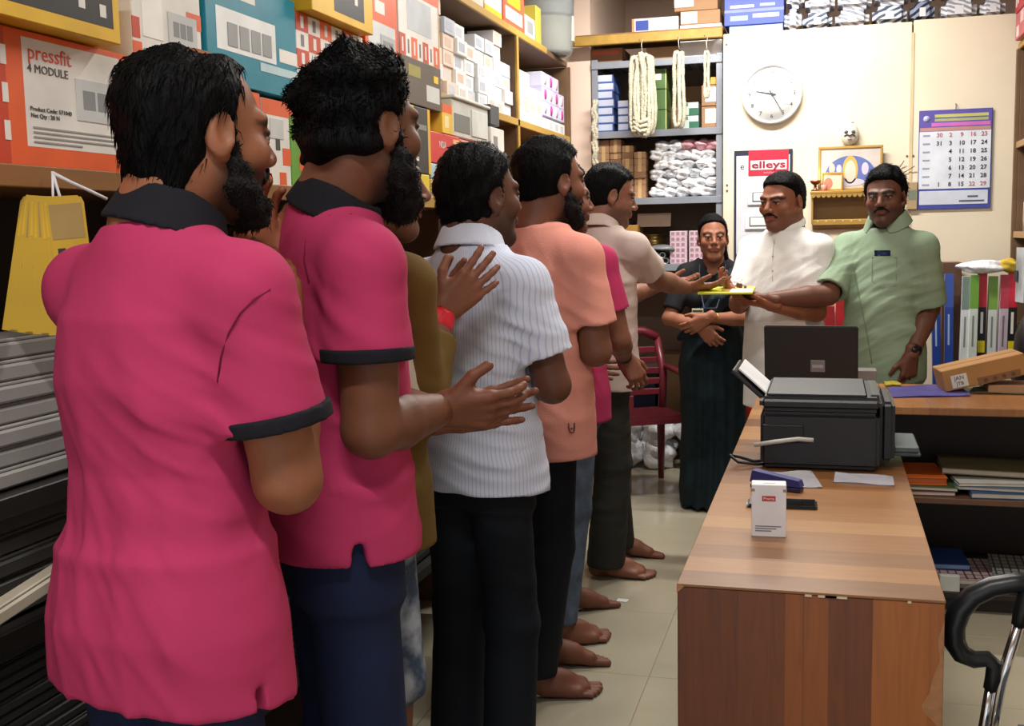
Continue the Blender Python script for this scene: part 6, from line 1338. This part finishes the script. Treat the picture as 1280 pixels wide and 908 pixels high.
def build_people():
    # ---- man in pink polo, thinning crown, back to the shelf
    p = Person('man in pink polo with thinning crown, hands raised to his beard, beside yellow blade packs', (252, 168), 1.42, 19, 32, -3, 0, srgb(140, 88, 62), lean=.05, side=.055)
    armE(p, True, (.212, .055, 1.095), p.px(352, 322, 1.66), ra=1.12, l2=.275)
    W = p.px(334, 345, 1.71); arm(p, False, W, p.px(170, 560, 1.62), ra=1.1)
    p.head(stubble=.9, res=.004); p.limbs(.007)
    p.hand(True, wd(p, (-.12, .10, .95)), wd(p, (-.8, .5, 0)), curl=.3); p.hand(False, wd(p, (-.05, .10, .95)), wd(p, (.8, -.5, 0)), curl=.3)
    S, E, Wr, _ = p.arm[True]
    fs = [((.15, -.08, 1.15), (.6, 0, .8), .075, .007, .14), ((.02, -.14, 1.0), (.9, 0, .45), .13, .006, .22), ((-.08, -.13, .95), (1, 0, .05), .12, .007, .30), (S+(E-S)*.3, (.2, .3, 1), .055, .005, .09), ((.12, -.1, .92), (.8, 0, .6), .1, .005, .2)]
    sh_ = p.shirt(PINK, hem=.795, width=1.0, sleeve=.66, sr=1.42, fs=fs, seed=1, back=.02, hunch=.015, hemtilt=.10, hemw=.180, hemx=.015, slit=True, res=.0065)
    for r in (True, False): p.cuff(r, NAVYT, .66, 1.42)
    p.seam(sh_, [(338, 362), (318, 374), (300, 392), (286, 416), (276, 446), (272, 478)], SEAM)
    p.collar(NAVYT, h=.058, r=.064, flare=.022, drop=.002, th=.006, zoff=-.024)
    p.trousers(NAVYJ); p.feet(); p.finish()
    hl = ([-.14, -.085, -.06, -.02, .012, .035, .060, .085, .12], [-.05, -.045, -.028, .012, .018, .032, .045, .040, .16])
    it = hair_items(p.wide, .011, .002, hl, low=-.165)
    it.insert(2, ('u', ell((0, -.055, -.085), (.056, .040, .055)), .02))
    it.append(('s', ell((.012, .012, .138), (.050, .066, .047)), .010))
    p.hair(it, nt=1500, tl=.024, tr=.0012, seed=3, noise=.004, down=.8, out=.12)
    p.beard(t=.004, long=.0)
    # ---- tall man in pink polo with full beard
    p = Person('tall man in pink polo with full black beard and messy hair, clapping at waist height', (456, 160), 1.78, 52, 30, -2, 0, srgb(112, 70, 50), lean=.045, side=.055)
    armE(p, True, (.198, .02, 1.115), p.px(552, 512, 1.92), ra=1.15, l2=.27)
    W = p.px(562, 520, 2.03); arm(p, False, W, p.px(500, 640, 2.15), ra=1.1)
    p.head(stubble=.9, res=.004); p.limbs(.007)
    p.hand(True, wd(p, (.85, .30, -.02)), wd(p, (-.35, .75, .45)), curl=.28, spread=.03, hs=1.05, thumb=.8)
    p.hand(False, wd(p, (.75, .40, .12)), wd(p, (.3, -.8, .2)), curl=.18, spread=.15, hs=1.05, thumb=.9)
    S, E, Wr, _ = p.arm[True]
    fs = [((.14, -.06, 1.2), (.6, 0, .8), .07, .006, .13), ((.1, -.05, 1.02), (.5, 0, 1), .09, .006, .18), (S+(E-S)*.35, (.3, .3, .8), .08, .004, .12), ((.05, -.1, 1.3), (.9, 0, -.3), .10, .004, .16)]
    sh_ = p.shirt(PINK, hem=.875, width=1.0, sleeve=.54, sr=1.30, fs=fs, seed=2, hunch=.008, hemtilt=.0, slit=True)
    for r in (True, False): p.cuff(r, NAVYT, .54, 1.30)
    p.seam(sh_, [(440, 268), (412, 270), (392, 280), (382, 300), (380, 326), (386, 352)], SEAM)
    p.collar(NAVYT, h=.056, r=.064, flare=.022, drop=.002, th=.006, zoff=-.022)
    p.trousers(NAVYJ, seed=3, leg=1.04); p.feet(); p.finish()
    p.hair(None, nt=2600, tl=.020, tr=.0014, seed=5, noise=.010, t=.013, top=.012, low=-.070, down=.05, out=.26, zmin=-.02)
    p.beard(t=.010, long=.03, nt=1100)
    # ---- man in olive and white shirt, half hidden, clapping high, ripped jeans
    p = Person('man in olive and white shirt and ripped jeans with red wristband, clapping', (470, 226), 2.20, 30, 60, -4, 0, srgb(128, 84, 66), lean=.03, side=.045)
    armE(p, True, p.px(522, 508, 2.16), p.px(547, 412, 2.26), ra=.95, l2=.235)
    W = p.px(536, 402, 2.40); arm(p, False, W, p.px(460, 520, 2.4), ra=.95)
    p.head(stubble=.35, res=.0045); p.limbs()
    p.hand(True, wd(p, (.66, .30, .62)), wd(p, (-.5, .7, 0)), curl=.12, spread=.22, hs=1.0, thumb=.8); p.hand(False, wd(p, (.5, .1, .75)), wd(p, (.6, -.7, 0)), curl=.15, spread=.25, hs=1.0)
    OL = cloth('olive_cotton', srgb(112, 88, 44), .85); WH = cloth('white_cotton', srgb(225, 220, 205), .85)
    p.shirt(OL, hem=.80, width=1.0, sleeve=.62, sr=1.2, longs=.70, fs=[((.12, .02, 1.0), (.5, 0, 1), .09, .006, .2)], seed=4)
    p.part('shirt_panel', np_mesh('shirt_panel', *sdf_mesh([('u', loft([(1.10*p.k, .01, .012, .190, .133), (1.22*p.k, .01, .012, .196, .134), (1.30*p.k, .01, .012, .198, .134)], 2.3), 0), ('s', (lambda X, Y, Z: X-.10+0*Y+0*Z, np.array([-1., -1, 0]), np.array([1., 1, 2])), 0)], .006), WH), 'white panel across the chest')
    S, E, Wr, ra = p.arm[True]; dd = unit(Wr-E)
    p.part('wristband', np_mesh('wristband', *sdf_mesh([('u', cone(Wr-dd*.035, Wr-dd*.018, .031, .031), .002), ('s', cone(Wr-dd*.09, Wr+dd*.05, .025, .025), 0)], .004), hexmat(225, 30, 50, .5)), 'red wristband')
    jm = bpy.data.materials.new('ripped_denim'); jm.use_nodes = True; nt = jm.node_tree; b = nt.nodes['Principled BSDF']; tc = nd(nt, 'ShaderNodeTexCoord'); nz = nd(nt, 'ShaderNodeTexNoise'); nz.inputs['Scale'].default_value = 14; nz.inputs['Detail'].default_value = 5
    rp = nd(nt, 'ShaderNodeValToRGB'); rp.color_ramp.elements[0].position = .40; rp.color_ramp.elements[0].color = (*srgb(62, 78, 104), 1); rp.color_ramp.elements[1].position = .62; rp.color_ramp.elements[1].color = (*srgb(172, 182, 196), 1)
    nt.links.new(tc.outputs['Object'], nz.inputs[0]); nt.links.new(nz.outputs[0], rp.inputs[0]); nt.links.new(rp.outputs[0], b.inputs['Base Color']); b.inputs['Roughness'].default_value = .9
    p.trousers(jm, hem=.45, seed=5); p.feet(); p.finish()
    p.hair(None, nt=900, tl=.015, seed=6, t=.012)
    # ---- man in pale blue pinstripe shirt
    p = Person('man in pale blue pinstripe shirt and black trousers, black hair seen from behind', (602, 246), 2.62, 26, 38, 0, 0, srgb(96, 60, 46), lean=.02)
    armE(p, True, (.206, .05, 1.065), p.px(650, 470, 2.85), ra=1.05)
    W = p.px(600, 470, 2.95); arm(p, False, W, p.px(545, 500, 2.8), ra=1.0)
    p.head(stubble=.6, res=.0045, jaw=1.1); p.limbs(); p.hand(True, wd(p, (-.7, .6, .2)), wd(p, (-.3, .2, .8))); p.hand(False, wd(p, (.7, .6, .2)), wd(p, (.3, -.2, -.8)))
    S, E, Wr, _ = p.arm[True]
    fs = [((.15, -.04, 1.18), (.4, 0, .9), .07, .008, .13), ((.02, -.11, .98), (.35, 0, 1), .07, .007, .2), ((.1, -.08, .9), (.2, 0, 1), .06, .007, .16), ((-.06, -.12, 1.15), (.9, 0, .3), .09, .005, .2), (S+(E-S)*.5, (.3, .3, .8), .06, .005, .1)]
    p.shirt(stripe_mat('blue_pinstripe_cotton', srgb(212, 218, 236), srgb(170, 182, 216), 36), hem=.845, width=1.06, sleeve=.70, sr=1.38, fs=fs, seed=6, hemtilt=.08, res=.0065)
    p.collar(cloth('pale_blue_collar', srgb(214, 220, 238)), h=.054, r=.066, flare=.020, drop=.004, th=.005, zoff=-.022)
    p.trousers(BLACKT, seed=7, leg=1.02, fs=[((.05, -.05, .55), (.3, 0, 1), .09, .006, .2)]); p.feet(); p.finish()
    p.hair(None, nt=1300, tl=.016, seed=8, t=.013, top=.008, low=-.098, noise=.003)
    # ---- man in peach t-shirt
    p = Person('man in peach t-shirt with black trousers, bare feet and trimmed beard', (690, 228), 3.20, 26, 44, -2, 0, srgb(118, 74, 56), lean=.03, wide=1.02, side=.045)
    armE(p, True, (.206, .04, 1.085), p.px(735, 440, 3.45), ra=1.1)
    W = p.px(700, 430, 3.52); arm(p, False, W, p.px(650, 470, 3.4), ra=1.0)
    f1 = p.loc(onZ(672, 872, 0)); f2 = p.loc(onZ(690, 838, 0)); p.legpos = {1: (f1[0]+.0, f1[1]+.01), -1: (f2[0]-.03, f2[1]+.02)}
    p.head(stubble=.85, neck=.050); p.limbs(); p.hand(True, wd(p, (-.6, .7, .2)), wd(p, (-.3, .2, .8))); p.hand(False, wd(p, (.7, .6, .2)), wd(p, (.3, -.2, -.8)))
    S, E, Wr, _ = p.arm[True]
    fs = [((.15, -.03, 1.18), (.6, 0, .8), .07, .007, .12), ((.08, -.08, .98), (.7, 0, .8), .12, .006, .2), ((.1, -.08, 1.28), (.8, 0, .5), .08, .004, .12)]
    sh_ = p.shirt(cloth('peach_cotton', srgb(226, 152, 136)), hem=.785, width=1.08, sleeve=.70, sr=1.36, fs=fs, seed=8, hemtilt=.05)
    PM = hexmat(96, 56, 60, .6); p.seam(sh_, [(711, 529), (711, 536), (713, 541), (717, 541), (718, 536), (718, 529)], PM, .0022, 'shirt_logo')
    p.seam(sh_, [(713, 536), (716, 536)], PM, .0018, 'shirt_logo')
    p.trousers(BLACKT, seed=9, hem=.075, flare=.056, leg=.98); p.feet((42, 40)); p.finish()
    p.hair(None, nt=1100, tl=.014, seed=9, t=.012, top=.012, low=-.06, noise=.003)
    p.beard(t=.006, long=.006)
    # ---- man in pink shirt, mostly hidden behind the peach shirt
    p = Person('man in pink shirt and faded jeans, mostly hidden behind the peach t-shirt', (703, 248), 3.78, 14, 58, -4, 0, srgb(122, 80, 62), lean=.03)
    W = p.px(780, 446, 3.98); arm(p, True, W, p.px(768, 400, 3.70), ra=.98)
    W = p.px(735, 470, 4.10); arm(p, False, W, p.px(690, 470, 3.95))
    f1 = p.loc(onZ(698, 808, 0)); f2 = p.loc(onZ(706, 768, 0)); p.legpos = {1: (f1[0], f1[1]+.01), -1: (f2[0], f2[1]+.03)}
    p.head(stubble=.45); p.limbs(); p.hand(True, wd(p, (.45, .1, -.75)), wd(p, (-.6, .6, -.1)), curl=.45); p.hand(False, wd(p, (.6, .6, -.2)), wd(p, (.3, -.8, .2)))
    S, E, Wr, ra = p.arm[True]; dd = unit(Wr-E)
    p.part('watch_strap', np_mesh('watch_strap', *sdf_mesh([('u', cone(Wr-dd*.034, Wr-dd*.014, .031, .031), .002), ('s', cone(Wr-dd*.09, Wr+dd*.05, .025, .025), 0)], .004), hexmat(28, 26, 26, .5)), 'dark watch strap')
    p.shirt(PINK, hem=.80, width=1.0, sleeve=.62, sr=1.3, seed=9)
    p.trousers(cloth('faded_denim', srgb(92, 104, 122), var=.35, scale=16), seed=10, hem=.085, flare=.06); p.feet((40, 38)); p.finish()
    p.hair(None, nt=900, tl=.016, seed=10, t=.013, top=.014)
    # ---- man in cream shirt receiving the folder
    p = Person('man in pale beige polo and dark trousers reaching out to take the yellow folder', (764, 245), 4.50, 48, 66, -13, 0, srgb(128, 84, 64), lean=.05)
    arm(p, True, p.px(862, 362, 4.86), p.px(806, 385, 4.66), S=p.sh(True, y=.05, z=1.37), ra=1.05); arm(p, False, p.px(828, 356, 4.98), p.px(800, 420, 4.90), S=p.sh(False, y=.06, z=1.37), ra=.98)
    f1 = p.loc(onZ(752, 722, 0)); f2 = p.loc(onZ(766, 697, 0)); p.legpos = {1: (f1[0], f1[1]+.03), -1: (f2[0], f2[1]+.03)}
    p.head(stubble=.55, nose=1.05); p.limbs()
    p.hand(True, wd(p, (.92, .15, .05)), wd(p, (-.1, .3, .9)), curl=.22, thumb=.5); p.hand(False, wd(p, (.9, -.1, .12)), wd(p, (.1, -.3, .9)), curl=.12, thumb=.6)
    S, E, Wr, _ = p.arm[True]
    fs = [((.12, .0, 1.2), (.5, 0, .9), .07, .006, .13), ((.1, .02, .98), (.5, 0, 1), .09, .006, .2), (S+(E-S)*.5, (.3, .8, .3), .06, .005, .1)]
    CRM = cloth('beige_cotton', srgb(205, 186, 178)); p.shirt(CRM, hem=.80, width=1.03, belly=.02, sleeve=.66, sr=1.34, fs=fs, seed=11)
    p.collar(CRM, h=.052, r=.066, flare=.020, drop=.004, th=.005, zoff=-.020)
    p.trousers(OLIVET, seed=12, hem=.05, leg=1.08, flare=.074, fs=[((.08, 0, .3), (.2, 0, 1), .09, .006, .2), ((.1, 0, .6), (.3, 0, 1), .12, .006, .2)]); p.feet((35, 30)); p.finish()
    p.hair(None, nt=1000, tl=.014, seed=11, t=.012, top=.008, low=-.075)
    # ---- woman in dark sari
    p = Person('woman in dark green sari with identity card, hands folded, standing by the maroon chair', (891, 297), 5.72, 178, 170, 0, 0, srgb(150, 98, 74), lean=.02, wide=.93, hs=.98)
    W = p.px(876, 408, 5.52); arm(p, True, W, p.px(842, 392, 5.66), S=p.sh(True, .150), ra=.86); W = p.px(884, 398, 5.50); arm(p, False, W, p.px(925, 392, 5.64), S=p.sh(False, .150), ra=.86)
    p.head(nose=.85, jaw=.72, soft=1.0, smile=.5, neck=.044, brow=.8, tilak=True, lip=srgb(140, 72, 64), res=.0042); p.limbs()
    p.hand(True, wd(p, (.55, -.1, -.6)), wd(p, (.1, .9, 0)), curl=.4, hs=.92); p.hand(False, wd(p, (-.6, -.1, -.35)), wd(p, (.1, .9, .2)), curl=.35, hs=.92)
    BL = cloth('black_blouse_cloth', srgb(26, 26, 30), .8); SA = cloth('dark_green_sari_cloth', srgb(16, 34, 40), .7, var=.35, scale=20, bump=.3)
    p.shirt(BL, hem=.92, width=.84, sleeve=.80, sr=1.2, seed=13, hemw=.19, under=False, tdepth=1.08, extra=[('u', ell((.07, .085, 1.22*p.k), (.06, .055, .06)), .03), ('u', ell((-.07, .085, 1.22*p.k), (.06, .055, .06)), .03), ('s', cone((0, .12, 1.35*p.k), (0, .06, 1.46*p.k), .022, .050), .01)], name='blouse', neckr=.072)
    k = p.k
    st = [(.015, 0, .02, .172, .155), (.10, 0, .02, .180, .150), (.50*k, 0, .01, .170, .135), (.85*k, 0, 0, .178, .128), (.95*k, 0, 0, .165, .118), (1.06*k, 0, 0, .14, .105)]
    def pleat(X, Y, Z): return .007*np.sin(X*110+2*np.sin(Z*3)+Y*20)*np.clip((1.0-Z)/.5, .15, 1)*(Y > -.2)+.002*np.sin(30*Z+12*X)
    V, Q = sdf_mesh([('u', loft(st), 0)], .007, pleat); p.part('sari', np_mesh('sari', V, Q, SA))
    # pallu draped from the waist over the left shoulder
    pal = [np.array([.10, .135, 1.02*k]), np.array([.02, .160, 1.14*k]), np.array([-.06, .165, 1.24*k]), np.array([-.10, .10, 1.36*k]), np.array([-.105, .0, 1.405*k]), np.array([-.10, -.10, 1.34*k]), np.array([-.09, -.15, 1.15*k]), np.array([-.08, -.16, .85*k])]
    it = []
    for a, b in zip(pal, pal[1:]):
        for o in (-.05, -.015, .02, .055): it.append(('u', cone(a+np.array([o, 0, -o*.25]), b+np.array([o, 0, -o*.25]), .017, .017), .018))
    V, Q = sdf_mesh(it, .006, lambda X, Y, Z: .003*np.sin((X*.8+Z*.5)*150)); p.part('pallu', np_mesh('pallu', V, Q, SA))
    c = p.px(872, 391, 5.53); MB().box(-.028, -.003, -.02, .028, .003, .02, .001).build('identity_card', hexmat(205, 215, 170, .4), p.root, c)
    MB().box(-.024, .003, .004, .024, .0042, .012).build('card_print', hexmat(40, 50, 50, .4), p.root, c)
    n = p.neckbase()
    for sg in (1, -1): MB().tube([tuple(c+np.array([sg*.012, 0, .02])), (sg*.03, c[1]-.005, 1.18*k), (sg*.06, .115, 1.30*k), (sg*.064, .06, 1.415*k), (sg*.045, -.02, 1.46*k)], .0035, 6).build('lanyard', hexmat(30, 36, 60, .6), p.root)
    S, E, Wr, ra = p.arm[False]; dd = unit(Wr-E)
    for q in (.03, .045): p.part('bangle', np_mesh('bangle', *sdf_mesh([('u', cut(cut(cone(Wr-dd*(q+.03), Wr-dd*(q-.03), .030, .030), Wr-dd*(q-.003), dd), Wr-dd*(q+.003), -dd), 0), ('s', cone(Wr-dd*.12, Wr+dd*.05, .0265, .0265), 0)], .003), mat('gold', srgb(200, 160, 70), .3, .9)), 'gold bangle')
    p.finish()
    hl = ([-.3, -.085, -.05, -.01, .020, .040, .060, .076, .09, .12], [-.03, -.03, -.015, .008, .026, .038, .046, .056, .085, .16])
    it = hair_items(p.wide, .007, .005, hl, low=-.13)
    it.append(('s', cone((0, .06, .112), (0, -.05, .130), .0035, .003), .004))
    it += [('u', cone((0, -.085, -.02), (0, -.105, -.14), .040, .036), .03), ('u', cone((-.05, -.06, -.05), (-.078, -.04, -.20), .026, .024), .03), ('u', cone((-.078, -.04, -.20), (-.085, .02, -.36), .024, .016), .02), ('u', cone((0, -.105, -.14), (0, -.12, -.42), .036, .02), .03)]
    p.hair(it, nt=700, tl=.022, seed=13, noise=.0015, down=1.2, out=.15)
    # ---- man in white kurta
    p = Person('smiling man in white shirt with moustache, holding the yellow folder with both hands', (977, 252), 5.22, 212, 214, -6, 0, srgb(138, 86, 62), lean=.02, wide=1.12, hs=1.04)
    arm(p, True, p.px(925, 372, 4.98), p.px(918, 402, 5.14), S=p.sh(True, .182), ra=1.08); arm(p, False, p.px(962, 381, 4.96), p.px(1040, 402, 5.16), S=p.sh(False, .182), ra=1.08)
    p.head(stubble=.35, jaw=1.25, nose=1.1, smile=1.0, neck=.062, res=.004); p.limbs()
    p.hand(True, wd(p, (-.55, -.35, .55)), wd(p, (.5, .1, .5)), curl=.35); p.hand(False, wd(p, (-.9, -.2, .12)), wd(p, (.1, .1, .95)), curl=.35)
    S, E, Wr, _ = p.arm[False]
    WK = cloth('white_kurta_cotton', srgb(236, 236, 232), .85, bump=.15, bscale=120, stretch=(1, 1, 4))
    fs = [((-.12, .05, 1.15), (.5, 0, .8), .08, .006, .15), ((.0, .13, 1.15), (.9, 0, .4), .10, .005, .2), ((.12, .05, 1.1), (.5, 0, .9), .08, .006, .15), (S+(E-S)*.5, (.3, .3, .8), .06, .005, .1)]
    sh_ = p.shirt(WK, hem=.62, width=1.14, belly=.035, sleeve=.80, sr=1.38, fs=fs, seed=14, hemw=.176, neckr=.070)
    p.seam(sh_, [(968, 300), (966, 318), (965, 336), (966, 352)], cloth('white_seam', srgb(196, 196, 194)), .0016, 'placket')
    for (bx, by) in ((968, 304), (966, 320), (966, 338)):
        MB().blob(tuple(p.surf(sh_, bx, by)), (.005, .005, .005), 1).build('button', hexmat(200, 196, 186, .4), p.root)
    p.collar(WK, h=.030, r=.073, flare=.004, drop=-.002, th=.005)
    p.trousers(BLACKT, seed=15); p.feet(); p.finish()
    p.hair(None, nt=900, tl=.010, seed=14, t=.008, top=.010, low=-.045, noise=.002); p.moustache(.0062)
    # ---- man in sage green shirt
    p = Person('man in sage green shirt with rolled sleeves and wristwatch behind the counter', (1106, 247), 5.12, 214, 194, -2, 3, srgb(104, 66, 50), lean=.02, wide=1.02, side=-.02)
    arm(p, True, p.px(962, 374, 4.96), p.px(1040, 400, 4.98), S=p.sh(True, .176, y=.02), ra=1.12, l1=.29, l2=.265)
    arm(p, False, p.px(1139, 444, 5.0), p.px(1172, 382, 5.22), S=p.sh(False, .178), ra=1.12)
    p.head(stubble=.45, jaw=1.1, nose=1.05, res=.004); p.limbs()
    p.hand(True, wd(p, (-.95, -.05, .12)), wd(p, (.05, .1, .95)), curl=.40); p.hand(False, wd(p, (-.12, -.05, -.95)), wd(p, (-.5, .8, 0)), curl=.45)
    S, E, Wr, ra = p.arm[True]; S2, E2, W2, _ = p.arm[False]
    GM = cloth('sage_cotton', srgb(138, 158, 132), .8)
    fs = [((.10, .08, 1.18), (.6, 0, .9), .075, .008, .16), ((-.06, .10, 1.0), (.6, 0, .9), .09, .009, .2), ((-.14, .05, 1.15), (.3, 0, 1), .06, .007, .12), ((.02, .12, .92), (.4, 0, 1), .09, .008, .2), (S2+(E2-S2)*.5, (.2, .3, 1), .055, .006, .12), (S+(E-S)*.5, (.8, .3, .4), .055, .006, .12)]
    sh_ = p.shirt(GM, hem=.76, width=1.0, belly=.03, sleeve=.90, sr=1.40, fs=fs, seed=16, res=.0065)
    p.collar(GM, h=.052, r=.071, flare=.024, drop=.004, th=.005)
    GS = cloth('sage_seam', srgb(104, 122, 100)); p.seam(sh_, [(1090, 322), (1090, 352), (1102, 360), (1120, 358), (1121, 322), (1090, 322)], GS, .0014, 'pocket_edge')
    p.patch(sh_, 1093, 313, 1113, 320, hexmat(36, 62, 120, .4), 'pen_clip', 3, .006)['label'] = 'blue pens clipped in the chest pocket'
    p.seam(sh_, [(1064, 300), (1068, 340), (1076, 380), (1084, 420), (1090, 455)], GS, .0014, 'placket')
    dd = unit(W2-E2)
    p.part('wristwatch', np_mesh('wristwatch', *sdf_mesh([('u', cut(cut(cone(W2-dd*.06, W2+dd*.0, .036, .036), W2-dd*.018, dd), W2-dd*.040, -dd), 0), ('u', ell(W2-dd*.029+wd(p, (.0, -.03, 0)), (.016, .016, .018)), .004), ('s', cone(W2-dd*.12, W2+dd*.05, .030, .030), 0)], .004), hexmat(18, 18, 20, .3)), 'black wristwatch')
    p.trousers(BLACKT, seed=17); p.feet(); p.finish()
    p.hair(None, nt=1500, tl=.022, seed=17, t=.012, top=.016, low=-.07, noise=.005, down=.2); p.moustache(.0060)
build_people()
